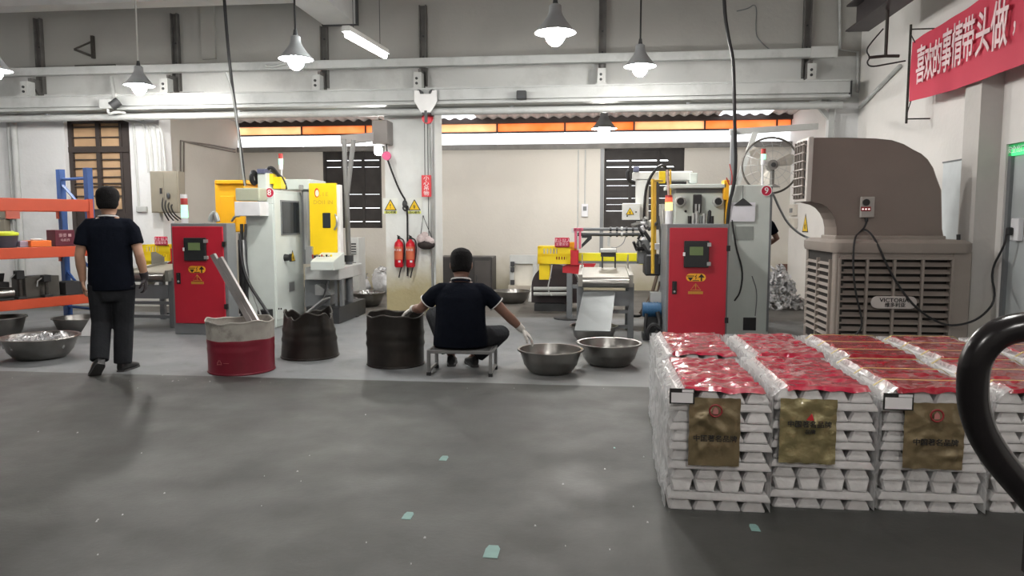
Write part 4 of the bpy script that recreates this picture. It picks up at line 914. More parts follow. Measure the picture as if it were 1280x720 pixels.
# blue motor pump with hoses
a = at(816, 420, 8.75)
t = thing('pump_motor', 'blue electric pump motor with black hoses left of machine nine', 'motor', (a.x, 8.75, 0))
zc_ = at(816, 387, 8.75).z
MB().cyl((at(803, 387, 8.75).x, 8.75, zc_), (at(826, 387, 8.75).x, 8.75, zc_), .085, n=18).build('motor_body', pm('motor_blue', (.02, .10, .22), .45, 0, .1), t, smooth=True)
for k in range(5): x_ = at(805 + k * 4, 387, 8.75).x; MB().cyl((x_, 8.75, zc_), (x_ + .012, 8.75, zc_), .092, n=18).build('cooling_fin', pm('motor_blue', (.02, .10, .22), .45, 0, .1), t)
MB().bx(at(803, 400, 8.75).x, at(826, 400, 8.75).x, 8.62, 8.88, 0, .08).build('foot', DARK_STEEL, t)
MB().pbox(807, 392, 822, 418, 8.72, 8.8, z0=.08).build('stand', DARK_STEEL, t)
MB().pbox(813, 366, 828, 380, 8.8, 8.95).build('terminal_box', PALE_GREY, t)
MB().tube(smoothpts([at(822, 390, 8.65), at(826, 405, 8.6), at(820, 420, 8.55), at(812, 424, 8.55), at(809, 414, 8.55), at(816, 404, 8.55), at(826, 412, 8.55)], 3), .026, 8).build('hose', BLACK, t, smooth=True)
MB().tube(smoothpts([at(808, 392, 8.65), at(806, 412, 8.6), at(811, 424, 8.55), at(822, 426, 8.5)], 3), .02, 8).build('hose', BLACK, t, smooth=True)

# ---- conveyor with a bright chute
def conveyor(lab, x, Y, dx, sheet=True, z=None):
    """belt conveyor whose near end faces the camera; x centre, Y near end"""
    t = thing('conveyor', lab, 'conveyor', (x, Y, 0))
    h = .5; L_ = .95; zc = z
    zf = zc + .06
    w_ = .27
    MB().loft([[Vector((x + a_, y_, zz + b_)) for a_, b_ in ((-w_, -.02), (w_, -.02), (w_, .02), (-w_, .02))] for y_, zz in ((Y, zc), (Y + L_, zf))]).build('belt', pm('beige_belt', (.27, .25, .205), .5, 0, .1, 9), t)
    for s_ in (-1, 1):
        MB().loft([[Vector((x + s_ * (w_ + .025) + a_, y_, zz + b_)) for a_, b_ in ((-.025, -.09), (.025, -.09), (.025, .05), (-.025, .05))] for y_, zz in ((Y, zc), (Y + L_, zf))]).build('side_rail', pm('taupe_frame', (.30, .29, .26), .45, .3, .1), t)
        for y_, zz in ((Y + .1, zc), (Y + L_ - .1, zf)):
            MB().bx(x + s_ * (w_ + .03) - .035, x + s_ * (w_ + .03) + .035, y_ - .03, y_ + .03, 0, zz - .05).build('leg', GREY_STEEL, t, bev=.004)
        MB().prism([(-.2, -.08), (.2, -.08), (.13, -.2), (.05, -.27), (.2, -.42), (-.0, -.42), (-.05, -.27), (-.12, -.2)], (x + s_ * (w_ + .04), Y + .6, zc + .05), (0, 1, 0), (0, 0, 1), (.012 * s_, 0, 0)).build('side_gusset', pm('taupe_frame', (.30, .29, .26), .45, .3, .1), t)
        MB().prism([(0, 0), (.3, 0), (.3, .14), (.1, .22), (0, .22)], (x + s_ * (w_ + .01), Y + .6, zc + .04), (0, 1, 0), (0, 0, 1), (.01 * s_, 0, 0)).build('side_guard', pm('taupe_frame', (.30, .29, .26), .45, .3, .1), t)
    MB().cyl((x - w_, Y, zc - .045), (x + w_, Y, zc - .045), .055, n=16).build('roller', STEEL, t, smooth=True)
    MB().bx(x - w_, x + w_, Y + .05, Y + .07, zc - .32, zc - .14).build('front_plate', GREY_STEEL, t)
    for zz in (.12, .3): MB().bx(x - w_, x + w_, Y + .08, Y + .12, zz, zz + .04).build('cross_bar', GREY_STEEL, t)
    return t
xc, zc0 = at(757, 349, 8.65).x, at(757, 349, 8.65).z
t = conveyor('inclined belt conveyor with a bright chute above the basins', xc, 8.65, .6, z=zc0)
tp = [at(729, 365, 8.62), at(769, 364, 8.62)]; bt = [at(718, 413, 8.05), at(763, 414, 8.05)]
MB().loft([[p, q, q + Vector((0, .006, -.012)), p + Vector((0, .006, -.012))] for p, q in ((tp[0], tp[1]), ((tp[0] + bt[0]) / 2 + Vector((0, -.01, -.006)), (tp[1] + bt[1]) / 2 + Vector((0, -.01, -.006))), (bt[0], bt[1]))]).build('chute', BRIGHT, t)
for px0, px1, pb, pt in ((742, 771, 324, 315),):
    MB().pbox(px0 + 9, 316, px0 + 28, 321, 9.5, 9.62).build('tray', DARK_STEEL, t); MB().pbox(px0 + 8, 311, px0 + 29, 316, 9.46, 9.62).build('tray_lid', PALE_GREY, t, bev=.01); [MB().pbox(px0 + q_, 320, px0 + q_ + 2, 336, 9.54, 9.58).build('tray_stay', DARK_STEEL, t) for q_ in (10, 26)]
# trimming robot: yellow guard, red base, rails
def trim_robot(lab, ox, Y, group='yellow take-out robots'):
    def A(px, py, d=0): v = at(px, py, 10.3 + d); return v
    t = thing('takeout_robot', lab, 'robot', (A(700, 380).x, 10.3, 0))
    # yellow perforated guard box with slots
    x0, x1, zb_, zt_ = A(672, 320).x, A(713, 320).x, A(690, 330).z, A(690, 308).z
    MB().bx(x0, x1, 10.36, 10.7, zb_ + .02, zt_).build('guard_back', YELLOW, t)
    ysl = A(690, 319).z
    fr = MB(); fr.bx(x0, x1, 10.3, 10.32, zb_, zb_ + .06); fr.bx(x0, x1, 10.3, 10.32, zt_ - .03, zt_); fr.bx(x0, x1, 10.3, 10.32, ysl - .02, ysl + .02)
    fr.bx(x0, x0 + .06, 10.3, 10.32, zb_, zt_); fr.bx(x1 - .05, x1, 10.3, 10.32, zb_, zt_); fr.bx(x0 + .06, x0 + .24, 10.3, 10.32, zb_ + .06, ysl); fr.bx(x0 + .28, x1 - .05, 10.3, 10.32, ysl, zt_ - .03)
    fr.build('guard_frame', YELLOW, t)
    for k in range(5):
        xk = x0 + .06 + k * .045; MB().bx(xk, xk + .02, 10.3, 10.32, ysl, zt_ - .03).build('guard_slat', YELLOW, t)
    MB().bx(x0 + .05, x0 + .27, 10.35, 10.356, ysl, zt_ - .03).build('guard_inner', PAPER, t); MB().bx(x0 + .24, x1 - .05, 10.35, 10.356, zb_ + .06, ysl).build('guard_inner', LED_RED, t)
    for k in range(6):
        xk = x0 + .24 + k * .036; MB().bx(xk, xk + .018, 10.3, 10.32, zb_ + .06, ysl).build('guard_slat', YELLOW, t)
    MB().bx(x0 + .02, x0 + .17, 10.33, 10.6, A(680, 350).z, zb_ + .03).build('guard_leg', YELLOW, t, bev=.006)
    MB().bx(A(711, 306).x, A(721, 306).x, 10.4, 10.6, A(711, 315).z, A(711, 303).z).build('gearbox', AMBER, t, bev=.01)
    # sign plate
    s0, s1 = A(693.5, 297), A(712, 309)
    MB().bx(s0.x, s1.x, 10.27, 10.29, s1.z, s0.z).build('sign_plate', pm('crimson_plate', (.45, .015, .05), .5), t, bev=.01)
    lettering('禁止站人', .06, pm('pink_white_ink', (.75, .5, .55), .6), t, ((s0.x + s1.x) / 2, 10.267, s0.z - .045), *FRONT); lettering('注意安全', .045, pm('pink_white_ink', (.75, .5, .55), .6), t, ((s0.x + s1.x) / 2, 10.267, s0.z - .095), *FRONT)
    # base
    REDB = pm('robot_base_red', (.50, .02, .03), .45, 0, .08)
    MB().prism([(A(703, 341).x, A(703, 341).z), (A(722, 343).x, A(722, 343).z), (A(738, 341).x, A(738, 341).z), (A(745, 330).x, A(745, 330).z), (A(712, 330).x, A(712, 330).z), (A(703, 334).x, A(703, 334).z)], (0, 10.35, 0), (1, 0, 0), (0, 0, 1), (0, .5, 0)).build('red_base', REDB, t)
    MB().bx(A(712, 322).x, A(723, 322).x, 10.32, 10.6, A(712, 332).z, A(712, 313).z).build('red_head', REDB, t, bev=.008)
    # yellow cross beam
    MB().bx(A(722, 323).x, A(808, 323).x, 10.4, 10.6, A(760, 327).z, A(760, 317).z).build('cross_beam', pm('lemon_beam', (.82, .74, .02), .45, 0, .04), t, bev=.005)
    MB().bx(A(800, 326).x, A(808, 326).x, 10.38, 10.6, A(804, 331).z, A(804, 326).z).build('beam_foot', pm('lemon_beam', (.82, .74, .02), .45), t)
    MB().bx(A(722, 323).x, A(800, 323).x, 10.4, 10.6, A(760, 330).z, A(760, 327).z).build('beam_base', GREY_STEEL, t)
    # column
    MB().bx(A(708, 380).x, A(715, 380).x, 10.35, 10.5, 0, A(712, 341).z).build('column', GREY_STEEL, t, bev=.006)
    MB().cyl((A(711, 390).x, 10.42, 0), (A(711, 390).x, 10.42, .02), .22, n=16).build('foot_plate', DARK_STEEL, t)
    MB().bx(A(711, 358).x, A(727, 358).x, 10.36, 10.5, A(720, 361).z, A(720, 357).z).build('side_arm', GREY_STEEL, t)
    # pink head carrying two rails
    PINK = pm('faded_pink_red_paint', (.60, .12, .19), .5, 0, .1)
    for px in (719.5, 725): MB().bx(A(px - 1.4, 290).x, A(px + 1.4, 290).x, 10.3, 10.45, A(720, 311).z, A(720, 285).z).build('rail_head', PINK, t, bev=.005)
    MB().bx(A(717, 288).x, A(729, 288).x, 10.3, 10.48, A(720, 289).z, A(720, 285).z).build('rail_cap', PINK, t, bev=.005)
    MB().bx(A(714, 287).x, A(718, 287).x, 10.32, 10.45, A(716, 291).z, A(716, 285).z).build('motor', PALE_GREY, t)
    for py, r_, pe in ((286.5, .022, 802), (293, .024, 800)):
        MB().cyl(A(722, py, .08), A(pe, py, .08), r_, n=10).build('rail', DARK_STEEL if py > 290 else GREY_STEEL, t, smooth=True)
        for px in (762, 770, 776, 782, 790): MB().cyl(A(px, py, .08), A(px + 2.5, py, .08), r_ * 1.5, n=10).build('rail_joint', [GALV, DARK_STEEL][px % 4 // 2], t)
    MB().prism([(0, 0), (.14, .13), (.14, .18), (.0, .18), (.0, .14), (.08, .14), (.0, .05)], A(727, 310), (1, 0, 0), (0, 0, 1), (0, .05, 0)).build('brace', BLACK, t)
    MB().tube([A(761, 296), A(761, 308)], .02, 8).build('cylinder', PALE_GREY, t); MB().tube(smoothpts([A(782, 296), A(779, 305), A(770, 310), A(764, 309)]), .006, 5).build('air_line', GREY_STEEL, t)
    MB().tube(smoothpts([A(690, 331), A(688, 345), A(684, 362), A(690, 370)]), .008, 5).build('air_line', PALE_GREY, t)
    return t
TR = trim_robot('yellow and red take-out robot with two grey rails above the conveyor', 0, 10.3)
lx = at(199, 318, 10.3).x - at(690, 318, 10.3).x
c2_ = copy_tree(TR, loc=(TR.location.x + lx - .12, 10.35, 0), label='yellow robot guard with a red sign half hidden behind the walking man')
for k in list(c2_.children):
    if k.name.split('.')[0] in ('rail', 'rail_joint', 'cylinder', 'air_line', 'cross_beam', 'beam_foot', 'beam_base', 'side_arm', 'rail_head', 'rail_cap', 'motor', 'brace'): bpy.data.objects.remove(k)
xq, zq = at(186, 346, 8.9).x, at(186, 343, 8.9).z
conveyor('grey belt conveyor half hidden between the walking man and the left control cabinet', xq - .05, 8.9, .5, z=zq)
# dark half-round drum end and pipes behind the robot
a = at(693, 372, 11.3)
t = thing('reel', 'dark half hidden round drum on pale pipes behind the yellow robot', 'drum', (a.x, 11.3, 0))
cz_ = at(693, 358, 11.3).z
MB().prism([(.36 * math.cos(k * math.pi / 16), .36 * math.sin(k * math.pi / 16) * .95) for k in range(17)] + [(-.36, -cz_ + .12), (.36, -cz_ + .12)], (a.x, 11.35, cz_), (1, 0, 0), (0, 0, 1), (0, .5, 0)).build('drum', pm('dark_plum_steel', (.035, .025, .028), .6, 0, .2), t)
for py in (361, 367.5): p = at(667, py, 11.25); q = at(712, py, 11.25); MB().cyl(p, q, .03, n=10).build('pipe', PALE_GREY, t, smooth=True)
MB().bx(at(668, 370, 11.3).x, at(714, 370, 11.3).x, 11.25, 11.9, 0, .11).build('skid', DARK_STEEL, t)
# ================================================================== AIR COOLER
COOL = pm('taupe_cooler_plastic', (.26, .225, .20), .5, 0, .05, 3, dirt=(.17, .145, .13), dirt_amt=.25)
COOLD = pm('dark_taupe_duct', (.195, .16, .14), .6, 0, .06, 3)
Yc = 7.2
cx0, cx1 = at(1041, 350, Yc).x, at(1212, 350, Yc).x; cy1 = atx(1004, 350, cx0).y
zd = at(1130, 300, Yc).z
t = thing('air_cooler', 'big taupe louvred air cooler with a curved duct elbow on top', 'cooler', ((cx0 + cx1) / 2, Yc, 0))
q = MB()
for (a, c) in ((cx0 + .02, cx0 + .10), (cx1 - .14, cx1 - .02)): q.bx(a, c, Yc + .02, Yc + .12, .12, zd - .12)
q.bx(cx0 + .02, cx1 - .02, Yc + .09, cy1 - .12, .14, zd - .12); q.bx(cx0 + .02, cx0 + .1, cy1 - .1, cy1 - .02, .12, zd - .12); q.bx(cx1 - .1, cx1 - .02, cy1 - .1, cy1 - .02, .12, zd - .12)
q.build('body', pm('dark_cooler_inside', (.03, .027, .025), .7, 0, .1), t)
q = MB()
for (a, c) in ((cx0 + .015, cx0 + .06), (cx1 - .16, cx1 + .015)): q.bx(a, c, Yc + .0, Yc + .1, .12, zd - .1)
q.bx(cx0 + .015, cx0 + .06, cy1 - .1, cy1 - .01, .12, zd - .1); q.bx(cx0 + .015, cx1 - .015, Yc + .004, Yc + .08, .1, .2); q.bx(cx0 + .018, cx0 + .07, Yc + .008, cy1, .1, .2); q.bx(cx0 + .02, cx1 - .02, Yc + .004, Yc + .08, zd - .17, zd - .105); q.bx(cx1 - .06, cx1 + .010, Yc + .09, cy1, .125, zd - .105)
q.build('frame', COOL, t, bev=.01)
def rrect(x0, x1, y0, y1, r, z, n=4):
    o = []
    for cx_, cy_, a0 in ((x1 - r, y1 - r, 0), (x0 + r, y1 - r, 90), (x0 + r, y0 + r, 180), (x1 - r, y0 + r, 270)):
        for k in range(n + 1): a = R(a0 + 90 * k / n); o.append(Vector((cx_ + r * math.cos(a), cy_ + r * math.sin(a), z)))
    return o
q = MB(); q.loft([rrect(cx0 - .01, cx1 + .01, Yc - .03, cy1 + .02, .08, zd - .12), rrect(cx0 - .02, cx1 + .02, Yc - .04, cy1 + .03, .09, zd - .09), rrect(cx0 - .02, cx1 + .02, Yc - .04, cy1 + .03, .09, zd - .03), rrect(cx0 + .02, cx1 - .02, Yc, cy1 - .01, .09, zd)])
q.build('top_tray', COOL, t, smooth=True)
# front louvres, four columns
lx = [at(p, 350, Yc).x for p in (1049, 1083.5, 1117.5, 1153, 1190)]
zt_, zb_ = zd - .19, .22; pitch = 8.7 / 920 * Yc
slat_me = None
def slat_bm(w): return MB().loft([[Vector((x_, y_, z_)) for y_, z_ in ((-.012, -.022), (-.004, -.024), (.045, .012), (.037, .016))] for x_ in (-w / 2, w / 2)])
for i in range(4):
    w_ = lx[i + 1] - lx[i] - .016; xm = (lx[i] + lx[i + 1]) / 2; first = None
    for k in range(int((zt_ - zb_) / pitch)):
        if first is None:
            first = slat_bm(w_).build('slat', COOL, t, local=True); o = first
        else: o = first.copy(); COL.objects.link(o)
        o.location = Vector((xm, Yc + .012, zt_ - (k + .5) * pitch)) - Vector(t.location)
for x_ in lx: MB().bx(x_ - .012, x_ + .012, Yc - .012, Yc + .03, zb_ - .02, zt_ + .02).build('louvre_post', COOL, t, bev=.004)
for z_ in (zt_ + .02, zb_ - .02): MB().bx(lx[0], lx[4], Yc - .012, Yc + .03, z_ - .014, z_ + .014).build('louvre_rail', COOL, t, bev=.004)
# left side louvres
first = None
for i in range(2):
    ya, yc_ = Yc + .1 + i * (cy1 - Yc - .2) / 2, Yc + .1 + (i + 1) * (cy1 - Yc - .2) / 2
    for k in range(int((zt_ - zb_) / pitch)):
        if first is None:
            first = slat_bm(yc_ - ya - .02).build('side_slat', COOL, t, local=True); o = first
        else: o = first.copy(); COL.objects.link(o)
        o.rotation_euler = (0, 0, R(-90)); o.location = Vector((cx0 + .0, (ya + yc_) / 2, zt_ - (k + .5) * pitch)) - Vector(t.location)
    MB().bx(cx0 - .01, cx0 + .03, ya - .014, ya + .014, zb_, zt_).build('louvre_post', COOL, t)
# badge
bp_ = at(1117, 378, Yc - .02); hw, hh = .205, .058
pl = [(-hw + hh + hh * math.cos(R(90 + 180 * k / 8)), hh * math.sin(R(90 + 180 * k / 8))) for k in range(9)] + [(hw - hh + hh * math.cos(R(-90 + 180 * k / 8)), hh * math.sin(R(-90 + 180 * k / 8))) for k in range(9)]
MB().prism(pl, (bp_.x, Yc - .018, bp_.z), (1, 0, 0), (0, 0, 1), (0, -.012, 0)).build('badge', pm('pale_taupe_badge', (.50, .46, .44), .45), t, bev=.003)
lettering('VICTORIA', .052, INK, t, (bp_.x, Yc - .032, bp_.z + .02), *FRONT, bold=.012, sx=1.1); lettering('维多利亚', .046, INK, t, (bp_.x + .01, Yc - .032, bp_.z - .026), *FRONT, bold=.012)
# duct elbow: side outline extruded
Yd0, Yd1 = Yc + .22, Yc + .62
out = [(1018, 172), (1060, 172), (1095, 173), (1115, 175), (1130, 180), (1142, 187), (1152, 192), (1160, 199), (1167, 210), (1171, 222), (1177, 238), (1177.5, 262), (1178, 286), (1180, 298), (1046, 298), (1046, 284), (1044, 274), (1040, 266), (1034, 259), (1027, 255), (1014, 252), (1015, 210)]
pts = [at(px, py, Yd0) for px, py in out]
n = len(pts); q = MB()
q.loft([[Vector((p.x, Yd0 + .012, p.z)) for p in pts], [Vector((p.x, Yd0, p.z)) for p in pts], ] + [[Vector((p.x, Yd0 + .40 * f, p.z)) for p in pts] for f in (.5, 1)])
duct = q.build('duct_elbow', COOLD, t, bev=.012)
MB().bx(at(1043, 296, Yd0).x, at(1181, 296, Yd0).x, Yd0 - .03, Yd1 + .03, zd - .01, zd + .035).build('duct_collar', COOL, t, bev=.008)
ga_, gb_ = at(1017, 171, Yd0), at(1013, 252, Yd0)
MB().loft([[p + Vector((dx, 0, 0)) for p in (Vector((ga_.x, Yd0 - .02, ga_.z)), Vector((ga_.x, Yd1 + .02, ga_.z)), Vector((gb_.x, Yd1 + .02, gb_.z)), Vector((gb_.x, Yd0 - .02, gb_.z)))] for dx in (-.05, 0)]).build('outlet_frame', pm('pale_outlet_frame', (.52, .49, .46), .5), t, bev=.006)
MB().loft([[p + Vector((dx, 0, 0)) for p in (Vector((ga_.x, Yd0 + .03, ga_.z - .03)), Vector((ga_.x, Yd1 - .03, ga_.z - .03)), Vector((gb_.x, Yd1 - .03, gb_.z + .03)), Vector((gb_.x, Yd0 + .03, gb_.z + .03)))] for dx in (-.056, -.05)]).build('outlet_dark', BLACK, t)
for k in range(7):
    z_ = gb_.z + .03 + (ga_.z - gb_.z - .06) * (k + .5) / 7; xg = gb_.x + (ga_.x - gb_.x) * (k + .5) / 7
    MB().box((xg - .065, (Yd0 + Yd1) / 2, z_), (.03, .36, .012), (0, R(25), 0)).build('outlet_vane', COOL, t)
for k in range(4):
    y_ = Yd0 + .06 + k * .095; MB().bx(gb_.x - .075, gb_.x - .0, y_ - .006, y_ + .006, gb_.z + .03, ga_.z - .03).build('outlet_vane', COOL, t)
# controller and its lead
a, c = at(1075, 246, Yd0), at(1091, 272, Yd0)
MB().bx(a.x, c.x, Yd0 - .04, Yd0, c.z, a.z).build('controller', pm('grey_controller', (.35, .33, .31), .5), t, bev=.006)
m_ = at(1083, 253, Yd0 - .05); MB().cyl((m_.x, Yd0 - .04, m_.z), (m_.x, Yd0 - .055, m_.z), .032, n=18).build('dial', BLACK, t)
MB().bx(m_.x - .045, m_.x + .045, Yd0 - .046, Yd0 - .04, at(1083, 264, Yd0).z, at(1083, 258.5, Yd0).z).build('display', pm('red_display', (.25, .01, .02), .4), t)
for k in (-1, 0, 1): MB().disc((m_.x + k * .028, Yd0 - .046, at(1083, 261.5, Yd0).z), (0, -1, 0), .008, .003, 8).build('digit', pm('lit_digit', (1, .8, .8), .4, emit=.5), t)
MB().cyl(at(1083, 272, Yd0 - .02), at(1083, 277, Yd0 - .02), .016, n=8).build('gland', BLACK, t)
for (x_, y_) in ((cx0 + .12, Yc + .1), (cx1 - .12, Yc + .1), (cx0 + .12, cy1 - .12), (cx1 - .12, cy1 - .12)):
    MB().cyl((x_ - .02, y_, .06), (x_ + .02, y_, .06), .06, n=14).build('castor', BLACK, t, smooth=True); MB().bx(x_ - .035, x_ + .035, y_ - .03, y_ + .03, .06, .13).build('castor_fork', GALV, t)
MB().cyl(at(1198, 300, Yc + .1), at(1198, 293, Yc + .1), .018, n=8).build('filler_knob', BLACK, t)
# leads
Yl = Yc - .05
pts = smoothpts([at(1083, 277, Yd0 - .02), at(1081, 284, Yd0 - .05), at(1075, 290, Yd0 - .08), at(1068, 296, Yl), at(1066, 330, Yl), at(1069, 365, Yl), at(1078, 400, Yl), at(1076, 412, Yl), at(1068, 420, Yl)])
tag(MB().tube(pts, .009, 6).build('power_lead', BLACK, smooth=True, loc=pts[0]), 'short black lead looping from the controller down the left louvres', 'cable')
pts = smoothpts([at(1078, 287, Yd0 - .06), at(1085, 288, Yd0 - .08), at(1095, 300, Yl), at(1110, 335, Yl), at(1128, 365, Yl), at(1150, 390, Yl), at(1180, 407, Yl), at(1205, 406, Yl - .05), at(1228, 396, Yl - .1), at(1246, 374, Yl - .2), SOCK + Vector((-.06, .12, -.35)), SOCK + Vector((-.01, .0, -.1)), SOCK])
tag(MB().tube(pts, .010, 6).build('power_lead', BLACK, smooth=True, loc=pts[0]), 'long black lead sagging across the louvres to the wall socket', 'cable')

# ================================================================== PALLET RACK at the left
F = Vector((-6.42, 8.8, 0)); u = Vector((-.40, -.916, 0)); wv = Vector((-.916, .40, 0)); ang = math.atan2(u.y, u.x)
def rp(a, b, z=0): return F + u * a + wv * b + Vector((0, 0, z))
LEN = 2.4; DEP = .62
t = thing('storage_rack', 'heavy storage rack with blue uprights and orange beams', 'rack', F)
RBLUE = pm('rack_blue_paint', (.035, .10, .32), .45, 0, .08, dirt=(.02, .03, .06), dirt_amt=.4); RORANGE = pm('rack_orange_paint', (.62, .082, .03), .45, 0, .06)
for a in (0, LEN):
    for b_ in (0, DEP):
        q = MB().box(rp(a, b_, 1.03), (.07, .09, 2.06), (0, 0, ang)); q.build('upright', RBLUE, t)
        MB().box(rp(a, b_, .008), (.11, .13, .016), (0, 0, ang)).build('foot_plate', GREY_STEEL, t)
    for (z0_, z1_) in ((1.93, 1.93), (.25, .25), (1.1, 1.1)): MB().tube([rp(a, 0, z0_), rp(a, DEP, z1_)], .018, 6).build('brace', RBLUE, t)
    for (z0_, z1_) in ((1.88, 1.45), (.3, .75), (.75, 1.1)): MB().tube([rp(a, DEP if z0_ > 1 else 0, z0_), rp(a, 0 if z0_ > 1 else DEP, z1_)], .018, 6).build('brace', RBLUE, t)
for (zt__, h_) in ((1.655, .15), (1.075, .13), (.46, .115)):
    for b_ in (-.045, DEP + .045):
        MB().box(rp(LEN / 2, b_, zt__ - h_ / 2), (LEN, .045, h_), (0, 0, ang)).build('beam', RORANGE, t, bev=.006)
        MB().box(rp(LEN / 2, b_ + (.03 if b_ < 0 else -.03), zt__ - .015), (LEN, .03, .03), (0, 0, ang)).build('beam_ledge', RORANGE, t)
        for a in (.02, LEN - .02): MB().box(rp(a, b_, zt__ - h_ / 2 - .04), (.05, .06, h_ + .1), (0, 0, ang)).build('beam_hook', RORANGE, t)
    if zt__ < 1.5: MB().box(rp(LEN / 2, DEP / 2, zt__ - .02), (LEN - .08, DEP + .02, .03), (0, 0, ang)).build('shelf', pm('dull_brown_shelf', (.14, .12, .10), .7, 0, .2, 5), t)
p = rp(.62, DEP - .02, 1.47); MB().box(p, (.16, .02, .11), (0, 0, ang)).build('label_plate', pm('salmon_label', (.6, .16, .12), .5), t)
def on_rack(name, lab, cat, a, b_, z, parts, rot=0):
    o = thing(name, lab, cat, rp(a, b_, z), ang + rot)
    for nm, mb, m_, sm in parts: mb.build(nm, m_, o, smooth=sm, local=True, bev=0 if sm else .004)
    return o
zm, zl_ = 1.076, .457
on_rack('tub', 'dark round tub with a lime green rim on the middle rack shelf', 'tub', .93, .2, zm, [('tub_body', MB().lathe([(.0001, .0), (.13, 0), (.15, .15), (.14, .15), (.12, .02), (.0001, .02)], 20), pm('slate_plastic', (.05, .05, .07), .5), True), ('rim', MB().lathe([(.155, .14), (.16, .155), (.15, .175), (.10, .19), (.0001, .19), (.0001, .17), (.13, .14)], 20), pm('lime_plastic', (.55, .65, .03), .5), True)])
on_rack('tool_box', 'low orange tray on the middle rack shelf', 'tray', .60, .12, zm, [('tray', MB().bx(-.12, .12, -.1, .1, 0, .075), pm('orange_plastic', (.85, .20, .03), .45), False), ('rag', MB().ball((0, 0, .085), (.07, .06, .02)), PALE_GREY, True)])
on_rack('carton', 'small lilac and blue carton beside the orange tray', 'box', .76, .14, zm, [('box', MB().bx(-.05, .05, -.06, .06, 0, .07), pm('lilac_card', (.45, .36, .45), .7), False), ('flap', MB().bx(-.052, .052, -.062, .0, .045, .072), pm('indigo_card', (.06, .06, .16), .7), False)])
o = on_rack('carton', 'dark maroon carton with pale lettering on the middle rack shelf', 'box', .27, .2, zm, [('box', MB().bx(-.12, .12, -.1, .1, 0, .20), pm('maroon_card', (.12, .012, .03), .55), False)])
lettering('重要 ■', .05, pm('pale_pink_print', (.6, .4, .42), .6), o, rp(.27, .2, zm + .13) - wv * .102, -u, (0, 0, 1)); lettering('电机件', .04, pm('pale_pink_print', (.6, .4, .42), .6), o, rp(.27, .2, zm + .07) - wv * .102, -u, (0, 0, 1))
on_rack('motor', 'bright ribbed motor lying on the lowest rack shelf', 'motor', 1.0, .15, zl_, [('stator', MB().cyl((-.1, 0, .075), (.1, 0, .075), .07, n=16), STEEL, True), ('end_shield', MB().cyl((.1, 0, .075), (.15, 0, .075), .055, .04, 16), DARK_STEEL, True), ('foot', MB().bx(-.09, .09, -.07, .07, 0, .02), DARK_STEEL, False)])
on_rack('machine_cover', 'dark sheet steel cover standing behind the motor', 'cover', 1.05, .42, zl_, [('sheet', MB().loft([[Vector((x_, y_, z_)) for y_, z_ in ((-.1, 0), (-.08, 0), (.03, .3), (.01, .3))] for x_ in (-.2, .2)]), DARK_STEEL, False), ('rear_box', MB().bx(-.18, .18, .02, .16, 0, .2), pm('charcoal_box', (.035, .035, .037), .6), False)])
on_rack('battery_box', 'square grey steel box on the lowest rack shelf', 'box', .55, .3, zl_, [('box', MB().bx(-.2, .2, -.16, .16, 0, .25), pm('olive_grey_steel', (.09, .085, .075), .5, .3), False), ('strip', MB().bx(-.215, -.2, -.1, .1, .05, .2), BRIGHT, False)])
on_rack('drawer_unit', 'low dark drawer unit at the far end of the lowest shelf', 'drawer', .19, .22, zl_, [('case', MB().bx(-.12, .12, -.14, .14, 0, .16), pm('charcoal_box', (.035, .035, .037), .6), False), ('front', MB().bx(-.1, .1, -.15, -.14, .02, .06), GREY_STEEL, False), ('front', MB().bx(-.1, .1, -.15, -.14, .08, .13), GREY_STEEL, False)])
for k, (a_, h_, lab) in enumerate(((.83, .34, 'tall dark hand drill standing on the lowest shelf'), (.55, .27, 'short dark clamp standing on the lowest shelf'), (1.25, .3, 'dark pump head at the left end of the lowest shelf'))):
    on_rack(['hand_drill', 'bench_clamp', 'coolant_pump'][k], lab, ['drill', 'clamp', 'pump'][k], a_, (.1, .055, .3)[k], zl_, [('base', MB().bx(-.05, .05, -.05, .05, 0, .03), DARK_STEEL, False), ('column', MB().cyl((0, 0, .02), (0, 0, h_), .022, n=10), IRON, True), ('head', MB().bx(-.04, .05, -.04, .04, h_ * .7, h_), BLACK, False), ('lever', MB().tube([(.04, 0, h_ * .9), (.09, -.02, h_ * .75), (.1, -.02, h_ * .5)], .008, 6), GALV, True)])

# ================================================================== FAN on machine nine
p = at(963, 207, 9.95); rf_ = 33 / 920 * 9.95
t = thing('industrial_fan', 'round caged fan on a stem behind the machine marked 9', 'fan', (p.x, 9.95, z9))
WIRE = pm('dark_fan_wire', (.12, .11, .10), .5, .4)
def ring(r_, y_, th): return MB().tube([(p.x + r_ * math.cos(k * math.pi / 24), y_, p.z + r_ * math.sin(k * math.pi / 24)) for k in range(48)], th, 5, closed=True)
ring(rf_, 9.95, .014).build('guard_rim', WIRE, t, smooth=True)
for f_, y_ in ((.75, 9.87), (.5, 9.85), (.25, 9.845)): ring(rf_ * f_, y_, .0025).build('guard_ring', GALV, t)
q = MB()
for k in range(16):
    a = k * math.pi / 8; q.tube([(p.x + rf_ * math.cos(a), 9.95, p.z + rf_ * math.sin(a)), (p.x + rf_ * .6 * math.cos(a), 9.86, p.z + rf_ * .6 * math.sin(a)), (p.x + .05 * math.cos(a), 9.84, p.z + .05 * math.sin(a))], .0025, 4)
q.build('guard_spokes', GALV, t)
